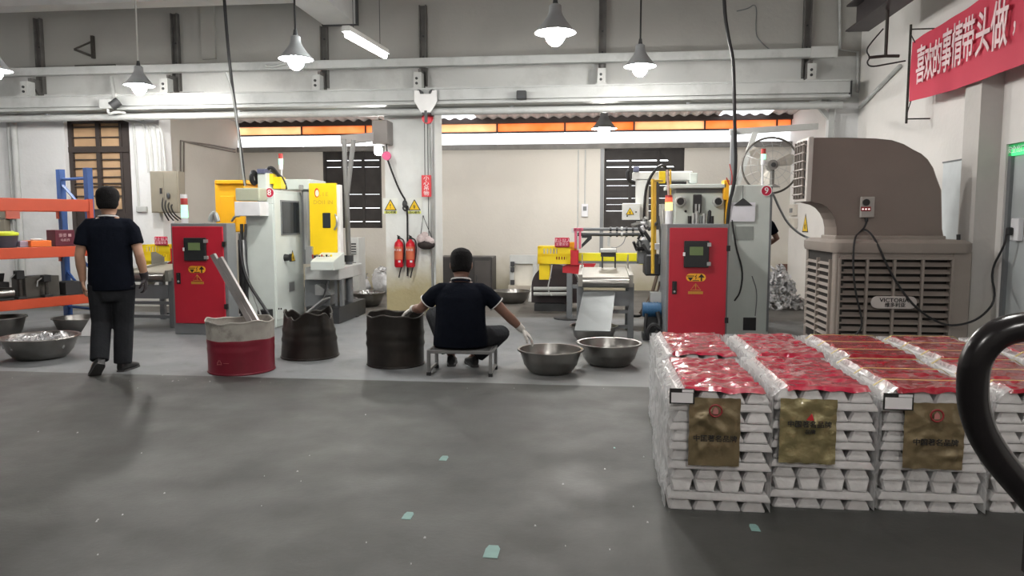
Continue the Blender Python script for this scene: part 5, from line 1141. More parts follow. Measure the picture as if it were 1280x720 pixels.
for k in range(3):
    b_ = []
    for r_, wd in ((.05, .05), (.16, .11), (.27, .15), (.32, .10)):
        a = k * 2.094 + .3; c_ = Vector((math.cos(a), 0, math.sin(a))); s_ = Vector((-math.sin(a), 0, math.cos(a)))
        m0 = p + Vector((0, .05, 0)) + c_ * r_ - s_ * wd * .5 + Vector((0, .03, 0)); m1 = p + Vector((0, .05, 0)) + c_ * r_ + s_ * wd * .5 - Vector((0, .03, 0))
        b_.append([m0, m1, m1 + Vector((0, .004, 0)), m0 + Vector((0, .004, 0))])
    MB().loft(b_).build('blade', pm('cream_fan_blade', (.62, .58, .52), .5), t, smooth=False)
MB().cyl((p.x, 9.80, p.z), (p.x, 9.97, p.z), .065, n=16).build('motor', pm('grey_fan_motor', (.2, .19, .18), .5, .2), t, smooth=True)
MB().cyl((p.x, 9.78, p.z), (p.x, 9.8, p.z), .03, n=12).build('motor_cap', DARK_STEEL, t)
MB().cyl((p.x + .01, 9.88, z9 + .02), (p.x + .01, 9.88, p.z), .028, n=10).build('stem', pm('grey_fan_motor', (.2, .19, .18), .5, .2), t, smooth=True)
MB().loft([rrect(p.x - .09, p.x + .11, 9.8, 9.98, .03, z9 + .002), rrect(p.x - .03, p.x + .05, 9.85, 9.92, .02, z9 + .04)]).build('base', pm('grey_fan_motor', (.2, .19, .18), .5, .2), t)

# ================================================================== BASINS
CHIP = pm('bright_casting_scrap', (.74, .74, .75), .25, .55, .15, 30, .3, 40)
def crumple(n, ext, rnd, size=.05, z0=0, heap=True):
    """loose crumpled metal flakes and strips lying in a heap"""
    q = MB()
    for i in range(n):
        a = rnd.uniform(0, 6.28); rr_ = math.sqrt(rnd.random()); x, y = ext[0] * rr_ * math.cos(a), ext[1] * rr_ * math.sin(a)
        z = z0 + (ext[2] * (1 - rr_ ** 1.6) * rnd.uniform(.55, 1) if heap else rnd.uniform(0, ext[2]))
        E_ = Euler((rnd.uniform(-1.2, 1.2), rnd.uniform(-1.2, 1.2), rnd.uniform(0, 6.28))).to_matrix(); L_ = size * rnd.uniform(.6, 1.8); W_ = size * rnd.uniform(.3, .8)
        P = [Vector((x, y, z)) + E_ @ Vector(v) for v in ((-L_, -W_, 0), (-L_ * .2, -W_ * 1.1, W_ * .7), (L_, -W_ * .6, 0), (L_ * .9, W_, W_ * .3), (0, W_ * .8, -W_ * .3), (-L_ * .8, W_, W_ * .5))]
        P = [Vector((v.x, v.y, max(v.z, .004))) for v in P]
        q.add(P, [(0, 1, 4, 5), (1, 2, 3, 4)])
    return q
def basin(px, py, Rr, h, lab, rb=.66, fill=0, dent=.0, dy=0.):
    f_ = fl(px, py); c = f_ + Vector((0, Rr * rb + dy, 0)); c.x = c.x * (c.y / f_.y)
    t = thing('steel_basin', lab, 'basin', (c.x, c.y, 0), 0, 'stainless steel basins')
    M = Matrix.Translation(c)
    q = MB(); q.lathe([(.0001, .004), (Rr * rb - .03, .002), (Rr * rb, .02), (Rr * (rb + .62) / 1.62, h * .35), (Rr * .9, h * .8), (Rr * .93, h - .006), (Rr * .995, h), (Rr, h - .008), (Rr * 1.005, h - .004), (Rr * .995, h + .006), (Rr * .925, h + .004), (Rr * .89, h * .8), (Rr * .8, h * .36), (Rr * rb - .02, .03), (.0001, .02)], 40, M)
    q.build('bowl', STEEL, t, smooth=True)
    if fill:
        k = crumple(fill, (Rr * .8, Rr * .8, .05), random.Random(px), .045, h * .72); k.v = [v + c for v in k.v]
        o = k.build('metal_scrap', CHIP, t); o['kind'] = 'stuff'
        MB().lathe([(.0001, h * .7), (Rr * .84, h * .7)], 24, M).build('scrap_bed', CHIP, t)
    return c
basin(688, 471, .305, .215, 'steel basin under the seated man\'s outstretched gloved hand')
basin(761, 461, .315, .215, 'steel basin beside the wrapped ingots, right of the hand basin')
basin(742, 431, .28, .19, 'steel basin below the lower end of the bright chute')
basin(640, 380, .33, .2, 'steel basin by the back wall in front of the grey frame')
basin(421, 392, .32, .2, 'steel basin under the edge of machine eight, near its ramp')
basin(459, 384, .30, .22, 'steel basin in front of the bagged scrap beside the pillar', fill=60)
basin(52, 453, .365, .22, 'steel basin full of bright pieces nearest the left edge on the floor', fill=160)
basin(100, 420, .30, .2, 'steel basin behind the walking man with a pale scoop in it')
basin(0, 425, .30, .24, 'steel basin cut off by the left picture edge')
s_ = fl(110, 405, .2); q = MB().loft([[Vector((s_.x - .1, s_.y - .03, .06)), Vector((s_.x + .08, s_.y + .1, .05)), Vector((s_.x + .08, s_.y + .11, .055)), Vector((s_.x - .1, s_.y - .02, .065))], [Vector((s_.x + .05, s_.y + .05, .34)), Vector((s_.x + .2, s_.y + .16, .33)), Vector((s_.x + .2, s_.y + .17, .335)), Vector((s_.x + .05, s_.y + .06, .345))]])
tag(q.build('sheet_scoop', pm('pale_sheet', (.6, .6, .6), .5), loc=s_), 'pale sheet scoop leaning in the basin behind the walking man', 'scoop')

# ================================================================== DRUMS
def drum(px, py, Rr, h, lab, bands, crush, taper=1., seed=1, rim=None, segs=48):
    f_ = fl(px, py); c = f_ + Vector((0, Rr, 0)); c.x = c.x * c.y / f_.y
    t = thing('steel_drum', lab, 'drum', (c.x, c.y, 0))
    rnd = random.Random(seed); ph = [rnd.uniform(0, 6.28) for _ in range(8)]
    def pt(a, z, off=0):
        f = z / h; k = crush * f * f
        r = Rr * (1 + (taper - 1) * f) * (1 + k * (.10 * math.sin(2 * a + ph[0]) + .06 * math.sin(3 * a + ph[1]) + .035 * math.sin(7 * a + ph[2] + 3 * f) + .02 * math.sin(13 * a + ph[3])))
        for zr in (.45, .62): r += .014 * math.exp(-((f - zr) / .035) ** 2) * (1 if rim is None else .3)
        zz = z + (f ** 3) * crush * (.035 * math.sin(3 * a + ph[4]) + .02 * math.sin(8 * a + ph[5]))
        return c + Vector(((r + off) * math.cos(a), (r + off) * math.sin(a), max(zz, 0)))
    zz0 = 0
    for nm, m_, f0, f1 in bands:
        q = MB(); zs = [h * (f0 + (f1 - f0) * i / 14) for i in range(15)]
        rings = [[pt(2 * math.pi * k / segs, z) for k in range(segs)] for z in zs]
        rings += [[pt(2 * math.pi * k / segs, z, -.006) for k in range(segs)] for z in zs[::-1]]
        q.loft(rings, caps=False); q.build(nm, m_, t, smooth=True)
    MB().tube([pt(2 * math.pi * k / segs, h, -.002) for k in range(segs)], .008, 5, closed=True).build('rim', rim or IRON, t, smooth=True)
    MB().tube([pt(2 * math.pi * k / segs, .01, .0) + Vector((0, 0, .002)) for k in range(segs)], .009, 5, closed=True).build('bottom_rim', bands[0][1], t, smooth=True)
    MB().cyl(c + Vector((0, 0, .01)), c + Vector((0, 0, .02)), Rr * .97, n=segs).build('bottom', IRON, t)
    return t, c, pt
DRED = pm('dark_red_drum_paint', (.20, .012, .028), .38, .1, .12, 4, dirt=(.08, .01, .014), dirt_amt=.4)
DWHT = pm('worn_white_drum_paint', (.36, .345, .31), .45, .1, .2, 9, dirt=(.06, .05, .045), dirt_amt=.9)
DRUSTY = pm('brown_black_drum_steel', (.022, .019, .017), .42, .4, .35, 6, dirt=(.05, .036, .028), dirt_amt=.6)
tD, cD, _ = drum(303, 471, .295, .475, 'cut open oil barrel, dark red below and worn white above', [('red_wall', DRED, 0, .66), ('white_wall', DWHT, .66, 1)], .35, 1.0, 3, rim=DWHT)
o = lettering('凸 —', .05, pm('scuffed_pink_paint', (.4, .12, .12), .6), tD, cD + Vector((-.03, -.300, .12)), *FRONT, name='paint_mark')
drum(388, 452, .29, .44, 'crumpled dark drum with a torn rim beside the red and white barrel', [('wall', DRUSTY, 0, 1)], 1.0, .88, 5)
drum(495, 462, .275, .49, 'dark ribbed drum under the seated man\'s left hand', [('wall', DRUSTY, 0, 1)], .35, 1.0, 9)
# two channels leaning in the barrel
for k, (p0_, p1_, lab) in enumerate((((266, 318), (314, 404), 'left one of two steel channels leaning out of the barrel'), ((275, 322), (322, 404), 'right one of two steel channels leaning out of the barrel'))):
    a, c = at(*p0_, cD.y - .05), at(*p1_, cD.y + .02); c = a + (c - a) * 1.35; c.z = max(c.z, .04)
    d_ = (a - c).normalized(); s_ = Vector((0, 1, 0)).cross(d_).normalized(); n_ = Vector((0, 1, 0))
    sec = [(-.022, -.02), (.022, -.02), (.022, .02), (.014, .02), (.014, -.012), (-.014, -.012), (-.014, .02), (-.022, .02)]
    MBq = MB().loft([[e_ + s_ * x_ + n_ * y_ for x_, y_ in sec] for e_ in (c, a)])
    tag(MBq.build('steel_channel', pm('streaky_steel', (.46, .44, .44), .3, .6, .2), loc=c), lab, 'bar')

# ================================================================== THINGS ON THE PILLAR AND THE BAY WALLS
def extinguisher(px, lab):
    a, c = at(px, 299, PY - .08), at(px, 334, PY - .08); r_ = .072; h_ = a.z - c.z
    t = thing('fire_extinguisher', lab, 'extinguisher', (c.x, PY - .08, c.z), 0, 'fire extinguishers on the pillar')
    EXR = pm('extinguisher_red', (.58, .01, .025), .3, 0, .04)
    MB().lathe([(.0001, 0), (r_ * .8, 0), (r_, .02), (r_, h_ * .78), (r_ * .85, h_ * .88), (r_ * .4, h_ * .95), (.02, h_), (.0001, h_)], 22, Matrix.Translation(c)).build('cylinder', EXR, t, smooth=True)
    zl0, zl1 = c.z + h_ * .28, c.z + h_ * .74
    MB().loft([[c + Vector(((r_ + o_) * math.sin(a_), -(r_ + o_) * math.cos(a_), z_)) for a_, o_ in [(R(-62 + 124 * k / 8), .001) for k in range(9)] + [(R(62 - 124 * k / 8), .003) for k in range(9)]] for z_ in (h_ * .28, h_ * .74)]).build('label', pm('orange_red_label', (.60, .13, .06), .5), t)
    MB().prism([(-.018, 0), (.018, 0), (.018, .03), (-.018, .03)], c + Vector((.025, -r_ - .004, h_ * .18)), (1, 0, 0), (0, 0, 1), (0, -.002, 0)).build('tag', PAPER, t)
    lettering('灭火器', .04, PAPER, t, c + Vector((0, -r_ - .005, h_ * .62)), *FRONT)
    MB().box(c + Vector((0, 0, h_ + .025)), (.03, .05, .05)).build('valve', BLACK, t); MB().tube([c + Vector((0, -.02, h_ + .05)), c + Vector((0, -.08, h_ + .06))], .008, 6).build('lever', BLACK, t)
    MB().tube(smoothpts([c + Vector((.02, 0, h_ + .02)), c + Vector((.095, -.01, h_ - .02)), c + Vector((.085, -.02, h_ * .3)), c + Vector((.03, -.03, -.03)), c + Vector((.0, -.02, -.16))]), .011, 6).build('hose', BLACK, t, smooth=True)
    MB().bx(c.x - .03, c.x + .03, PY - .02, PY, c.z + h_ * .45, c.z + h_ * .55).build('hook_plate', DARK_STEEL, t)
    return t
extinguisher(499, 'left one of the two red fire extinguishers on the pillar'); extinguisher(513.5, 'right one of the two red fire extinguishers on the pillar, beside the bag')
def pillar_sign(px, lab, txt, mark):
    c = at(px, 257, PY - .01)
    t = thing('warning_sign', lab, 'sign', (c.x, PY, c.z - .1), 0, 'yellow warning signs on the pillar')
    MB().bx(c.x - .12, c.x + .12, PY - .006, PY, c.z - .125, c.z + .115).build('plate', pm('pale_sign_plate', (.74, .76, .72), .5), t)
    sticker_triangle(t, (c.x, PY - .006, c.z + .01), *FRONT, .098, name='border', mark=mark)
    MB().bx(c.x - .1, c.x + .1, PY - .008, PY - .006, c.z - .122, c.z - .084).build('strip', pm('lime_yellow_strip', (.70, .74, .15), .5), t)
    lettering(txt, .042, INK, t, (c.x, PY - .009, c.z - .103), *FRONT, bold=.012)
pillar_sign(488, 'yellow triangle warning sign at the left edge of the pillar', '当心机械', '!'); pillar_sign(518, 'yellow triangle warning sign right of the hanging clamp', '当心触电', '↯')
# hung bag
a = at(532, 300, PY - .12)
t = thing('hanging_bag', 'dark net bag with pale bundles hung on the pillar by the extinguishers', 'bag', (a.x, PY - .12, a.z - .14))
MB().ball((a.x + .01, PY - .12, a.z - .07), (.14, .09, .075)).build('net_bag', pm('dark_net', (.03, .022, .022), .8, 0, .4, 30), t, smooth=True)
for dx, dz, r_ in ((-.06, .02, .075), (.04, .0, .065), (-.01, .07, .06), (.08, -.02, .06)): MB().ball((a.x + dx, PY - .14, a.z + dz), (r_, r_ * .8, r_)).build('bundle', pm('pale_pink_plastic', (.55, .46, .46), .4, 0, .2, 25, .4, 30), t, smooth=True)
MB().tube([(a.x - .09, PY - .12, a.z - .02), at(529, 270, PY - .02), (a.x + .12, PY - .12, a.z - .03)], .008, 6).build('strap', BLACK, t)
MB().cyl(at(529, 270, PY - .03), at(529, 270, PY), .01, n=6).build('hook', DARK_STEEL, t)
# dark cabinet against the back wall behind the seated man
Yk = 13.4; a, c = at(547, 321, Yk), at(615, 372, Yk)
t = thing('steel_locker', 'dark steel locker lying by the back wall behind the seated man', 'cabinet', ((a.x + c.x) / 2, Yk, 0))
MB().bx(a.x, c.x, Yk, Yk + .6, 0, a.z).build('body', pm('charcoal_locker', (.045, .042, .042), .5, .2, .15), t, bev=.01)
MB().pbox(593, 326, 613, 370, Yk - .015, Yk).build('door', pm('dark_grey_door', (.075, .068, .066), .45, .2, .1), t, bev=.004)
MB().pbox(549, 323, 592, 370, Yk - .012, Yk).build('door', pm('charcoal_locker', (.045, .042, .042), .5, .2, .15), t, bev=.004)
MB().pbox(595, 344, 596.5, 352, Yk - .03, Yk - .015).build('handle', DARK_STEEL, t)
# grey frame with a pale panel
Yk = 13.7
t = thing('panel_frame', 'grey painted frame around a pale panel by the back wall', 'frame', (at(652, 372, Yk).x, Yk, 0))
MB().pbox(637, 319, 671, 330, Yk, Yk + .12).build('head_rail', PALE_GREY, t, bev=.004)
for p0_, p1_ in ((637, 642), (666, 671)): MB().pbox(p0_, 330, p1_, 357, Yk, Yk + .12).build('stile', PALE_GREY, t, bev=.004)
MB().pbox(642, 330, 666, 357, Yk + .06, Yk + .09).build('panel', pm('cream_panel', (.68, .65, .58), .6), t)
MB().pbox(635, 357, 671, 366, Yk - .05, Yk + .2, z0=0).build('plinth', pm('tan_plinth', (.42, .38, .32), .7, 0, .1), t, bev=.006)
for py in (327, 334, 350): MB().pbox(638, py, 643, py + 6, Yk - .03, Yk).build('hinge', DARK_STEEL, t, bev=.004)
MB().loft([[Vector((q_.x, q_.y + dy, q_.z)) + Vector((dx, 0, 0)) for dx, dy in ((-.04, 0), (.04, 0), (.04, .03), (-.04, .03))] for q_ in (at(669, 345, Yk - .25), fl(663, 377))]).build('leaning_plank', PALE_GREY, t)
# vented cabinet and wall outlet
Yk = 12.6
t = thing('vented_cabinet', 'narrow grey cabinet with two vents behind the jib column', 'cabinet', (at(442, 345, Yk).x, Yk, 0))
MB().pbox(436, 297, 448, 345, Yk, Yk + .4, z0=0).build('body', PALE_GREY, t, bev=.006)
for py in (304, 328): 
    MB().pbox(439, py, 445, py + 14, Yk - .01, Yk).build('vent', DARK_STEEL, t)
    for k in range(4): MB().pbox(439, py + 2 + k * 3.2, 445, py + 3.4 + k * 3.2, Yk - .018, Yk - .01).build('vent_slat', PALE_GREY, t)
a, c = at(727, 255, YB), at(735, 271, YB)
t = thing('wall_switch', 'pale switch box on the cream back wall left of the boarded window', 'switch', ((a.x + c.x) / 2, YB, c.z))
MB().bx(a.x, c.x, YB - .05, YB, c.z, a.z).build('box', PAPER, t, bev=.008); MB().bx(a.x + .03, c.x - .03, YB - .065, YB - .05, c.z + .12, a.z - .05).build('switch', GREY_STEEL, t)
MB().tube([((a.x + c.x) / 2, YB - .02, a.z), ((a.x + c.x) / 2, YB - .02, bz - .02)], .012, 6).build('conduit', PIPE_WHITE, t)
x_ = at(722, 300, YB).x; tag(MB().tube([(x_, YB - .014, .1), (x_, YB - .014, bz - .02)], .012, 6).build('conduit', PIPE_WHITE, loc=(x_, YB, .1)), 'thin white conduit running up the cream back wall', 'conduit')
x_ = at(752, 300, YB).x; tag(MB().bx(x_ - .04, x_ + .03, YB - .05, YB, .1, bz).build('jamb_post', GREY_STEEL, loc=(x_, YB, .1)), 'dark post at the left side of the boarded window', 'post')
for (q0, q1, lab) in (((990, 255), (998, 270), 'upper one of two switch boxes behind the air cooler'), ((990, 272), (998, 286), 'lower one of two switch boxes behind the air cooler')):
    a, c = atx(q0[0], q0[1], XR), atx(q1[0], q1[1], XR); y0_, y1_ = min(a.y, c.y), max(a.y, c.y)
    t = thing('switch_box', lab, 'switch', (XR, (a.y + c.y) / 2, c.z), 0, 'switch boxes on the right wall')
    MB().bx(XR - .07, XR, y0_ + .05, y1_ - .05, c.z + .01, a.z - .01).build('box', pm('cream_plastic', (.6, .56, .5), .5), t, bev=.008)
    if q0[1] == 255: MB().bx(XR - .085, XR - .07, (y0_ + y1_) / 2 - .08, (y0_ + y1_) / 2 + .08, (a.z + c.z) / 2 - .05, (a.z + c.z) / 2 + .03).build('switch', GREY_STEEL, t)
a = atx(995, 255, XR); tag(MB().tube([(XR - .02, a.y, a.z), (XR - .02, a.y, 2.85)], .02, 6).build('conduit', PIPE_WHITE, loc=(XR, a.y, a.z)), 'white conduit above the switch boxes behind the air cooler', 'conduit')
a = atx(1007, 279, XR)
t = thing('warning_sign', 'yellow triangle warning sign on the right wall left of the duct', 'sign', (XR, a.y, a.z))
sticker_triangle(t, (XR - .002, a.y, a.z), (0, -1, 0), (0, 0, 1), .19, name='border', mark='↯')
pts = smoothpts([at(966, 242, 9.6), at(975, 262, 10.2), at(985, 280, 11), at(1000, 293, 11.6), at(1012, 298, 11.5), at(1016, 300, 9.2)]); tag(MB().tube(pts, .016, 6).build('cable', GREY_STEEL, smooth=True, loc=pts[0]), 'grey cable sagging from machine nine to the air cooler', 'cable')
# scrap heaps
def scrap(pc, ext, n, lab, size, mat_=CHIP):
    q = crumple(n, ext, random.Random(n), size); q.v = [v + pc for v in q.v]
    return tag(q.build('metal_scrap', mat_, loc=pc), lab, 'scrap', kind='stuff')
f_ = fl(974, 388); scrap(Vector((f_.x + .05, f_.y + .3, 0)), (.36, .3, .72), 420, 'tall glittering heap of metal scrap behind the machine marked 9', .055)
f_ = fl(466, 376); c = Vector((f_.x + .05, f_.y + .3, 0))
for k, (px, py, r3, lab) in enumerate((((449), 358, (.2, .18, .19), 'white sack of scrap lying behind the small basin left of the pillar'), ((477), 350, (.18, .17, .26), 'white sack of scrap standing against the pillar edge'))):
    p = at(px, py, 13.4); q = MB().ball((p.x, 13.4, r3[2] * .98), r3, 20, 14)
    q.v = [v + Vector((noise.noise(v * 9) * .05, noise.noise(v * 9 + Vector((9, 0, 0))) * .05, noise.noise(v * 9 + Vector((0, 7, 0))) * .04)) for v in q.v]; q.v = [Vector((v.x, v.y, max(.002, v.z))) for v in q.v]
    t = thing('scrap_sack', lab, 'sack', (p.x, 13.4, 0)); q.build('sack', pm('white_woven_sack', (.66, .66, .68), .35, .2, .15, 20, .5, 25), t, smooth=True)
    s2 = crumple(40, (r3[0] * .8, r3[1] * .8, .1), random.Random(k), .05, r3[2] * 1.6); s2.v = [v + Vector((p.x, 13.4, 0)) for v in s2.v]; o = s2.build('metal_scrap', CHIP, t); o['kind'] = 'stuff'

# ================================================================== FLOOR MARKS
TEAL = pm('teal_floor_paint', (.17, .30, .28), .6, 0, .1, 20)
for (px, py, w_, lab) in ((615, 690, .062, 'largest teal paint patch, nearest the bottom edge'), (510, 645, .045, 'middle teal paint patch on the dark floor'), (555, 573, .045, 'farthest teal paint patch on the dark floor'), (943, 660, .04, 'faint teal paint patch in front of the wrapped ingots'), (768, 560, .012, 'tiny teal paint fleck left of the wrapped ingots')):
    c = fl(px, py); n_ = [(-w_ / 2, -w_ * .9), (w_ / 2, -w_ * .95), (w_ / 2, w_ * .5), (w_ * .3, w_), (-w_ * .35, w_), (-w_ / 2, w_ * .4)]
    tag(MB().prism(n_, (c.x, c.y, .0005), (1, 0, 0), (0, 1, 0), (0, 0, .0015)).build('paint_patch', TEAL, loc=c), lab, 'paint')
rnd = random.Random(11); q = MB()
for i in range(70):
    px, py = rnd.uniform(10, 810), rnd.choice([rnd.uniform(462, 480), rnd.uniform(440, 490), rnd.uniform(480, 715)]); c = fl(px, py); s_ = rnd.uniform(.002, .006)
    q.add([c + Vector((-s_, -s_, .0005)), c + Vector((s_, -s_ * .5, .0005)), c + Vector((s_ * .6, s_, .003)), c + Vector((-s_ * .5, s_, .006))], [(0, 1, 2, 3)])
tag(q.build('metal_chips', CHIP), 'bright metal chips scattered over the workshop floor', 'chips', kind='stuff')
# ================================================================== WRAPPED INGOT STACKS
INGOT = pm('cast_zinc_ingot', (.60, .59, .59), .45, .35, .1, 14, .15, 60)
FILM_CLEAR = film_mat('clear_film', (.85, .85, .86), .0, .03, 4, .07)
FILM_SIDE = film_mat('milky_side_film', (.86, .87, .88), .46, .10, 5, .34)
FILM_EDGE = film_mat('bunched_white_film', (.88, .88, .89), .32, .14, 7, .4)
def red_film():
    m = pm('red_wrapping_film', (.44, .012, .045), .22, 0, .2, 5, .0, 14); b = m.node_tree.nodes['Principled BSDF']; N, L = m.node_tree.nodes, m.node_tree.links
    src = b.inputs['Base Color'].links[0].from_socket
    tc = N.new('ShaderNodeTexCoord'); n = N.new('ShaderNodeTexNoise'); n.inputs['Scale'].default_value = 9; n.inputs['Detail'].default_value = 5; n.inputs['Distortion'].default_value = 2.0; L.new(tc.outputs['Object'], n.inputs['Vector'])
    r = N.new('ShaderNodeMapRange'); r.inputs[1].default_value = .52; r.inputs[2].default_value = .68; r.inputs[4].default_value = .75; r.inputs[1].default_value = .42; r.inputs[2].default_value = .75; r.inputs[4].default_value = .6; L.new(n.outputs[0], r.inputs[0])
    mx = N.new('ShaderNodeMix'); mx.data_type = 'RGBA'; L.new(r.outputs[0], mx.inputs[0]); L.new(src, mx.inputs[6]); mx.inputs[7].default_value = (.62, .30, .29, 1); L.new(mx.outputs[2], b.inputs['Base Color'])
    bp = N.new('ShaderNodeBump'); bp.inputs['Strength'].default_value = .9; bp.inputs['Distance'].default_value = .012; L.new(n.outputs[0], bp.inputs['Height']); L.new(bp.outputs[0], b.inputs['Normal'])
    b.inputs['Coat Weight'].default_value = .8; b.inputs['Coat Roughness'].default_value = .12
    return m
RFILM = red_film()
RFILM2 = RFILM.copy(); RFILM2.name = 'deep_red_wrapping_film'
for nd in RFILM2.node_tree.nodes:
    if nd.type == 'MIX' and nd.blend_type == 'MULTIPLY': nd.inputs[6].default_value = (.30, .008, .022, 1)
    if nd.type == 'MAP_RANGE' and abs(nd.inputs[4].default_value - .6) < .01: nd.inputs[4].default_value = .25
GOLD = pm('bronze_gold_sheet', (.20, .155, .085), .3, .35, .18, 9, .5, 12, coat=.3)
GOLD2 = pm('olive_gold_sheet', (.27, .23, .115), .27, .4, .2, 9, .6, 14, coat=.4)
STRAP = pm('pale_yellow_strap', (.48, .38, .12), .5)
LBL = pm('label_white', (.66, .65, .66), .6, 0, .02)
SW, SD, LH, NL = .455, .80, .0489, 12
PAT = 'ebxebebebebe'          # bottom to top: e = ends, b = crosswise bars, x = turned-over ends
EH, BH = .0558, .0392         # layer heights: ends stand taller than the crosswise bars
def ingot_mesh(L_, w0, w1, h, ch=.010):
    def oc(w, l): return [(-w / 2 + ch, -l / 2), (w / 2 - ch * .4, -l / 2), (w / 2, -l / 2 + ch), (w / 2, l / 2 - ch), (w / 2 - ch, l / 2), (-w / 2 + ch, l / 2), (-w / 2, l / 2 - ch), (-w / 2, -l / 2 + ch)]
    return MB().loft([[Vector((x, y, 0)) for x, y in oc(w0, L_)], [Vector((x, y, .008)) for x, y in oc(w0, L_)], [Vector((x, y, h)) for x, y in oc(w1, L_ - .022)]])
def grid_face(o, du, dv, nu, nv, amp, seed, nrm):
    o, du, dv, nrm = map(Vector, (o, du, dv, nrm)); q = MB(); vs = []
    for i in range(nu + 1):
        for k in range(nv + 1):
            p = o + du * (i / nu) + dv * (k / nv)
            d = noise.noise(p * 7 + Vector((seed, 0, 0))) * .8 + (1 - abs(noise.noise(p * 12 + Vector((0, seed, 0)))) * 2) * .45
            vs.append(p + nrm * (amp * (.3 + d)))
    q.add(vs, [(i * (nv + 1) + k, (i + 1) * (nv + 1) + k, (i + 1) * (nv + 1) + k + 1, i * (nv + 1) + k + 1) for i in range(nu) for k in range(nv)])
    return q
PROTO = {}
def creased(o, w_, h_, seed):
    """thin printed sheet with straight folds and soft crumples"""
    rnd = random.Random(seed * 13 + 1); o = Vector(o); fo = [(rnd.uniform(.1, .9), rnd.uniform(.1, .9), rnd.uniform(0, 3.14), rnd.uniform(.4, 1)) for _ in range(9)]; q = MB(); vs = []; nu, nv = 30, 44
    for i in range(nu + 1):
        for k in range(nv + 1):
            u_, v_ = i / nu, k / nv; d = 0
            for cx_, cy_, a, am in fo:
                s_ = (u_ - cx_) * math.cos(a) + (v_ - cy_) * math.sin(a); l_ = abs(-(u_ - cx_) * math.sin(a) + (v_ - cy_) * math.cos(a))
                d += am * max(0, 1 - abs(s_) / .09) * max(0, 1 - l_ / .5)
            d += noise.noise(Vector((u_ * 4, v_ * 6, seed))) * .8
            vs.append(o + Vector((w_ * u_ + .004 * noise.noise(Vector((v_ * 7, seed, 1))), -.010 * d, h_ * v_ + .004 * noise.noise(Vector((u_ * 7, seed, 5))))))
    return q.add(vs, [(i * (nv + 1) + k, (i + 1) * (nv + 1) + k, (i + 1) * (nv + 1) + k + 1, i * (nv + 1) + k + 1) for i in range(nu) for k in range(nv)])
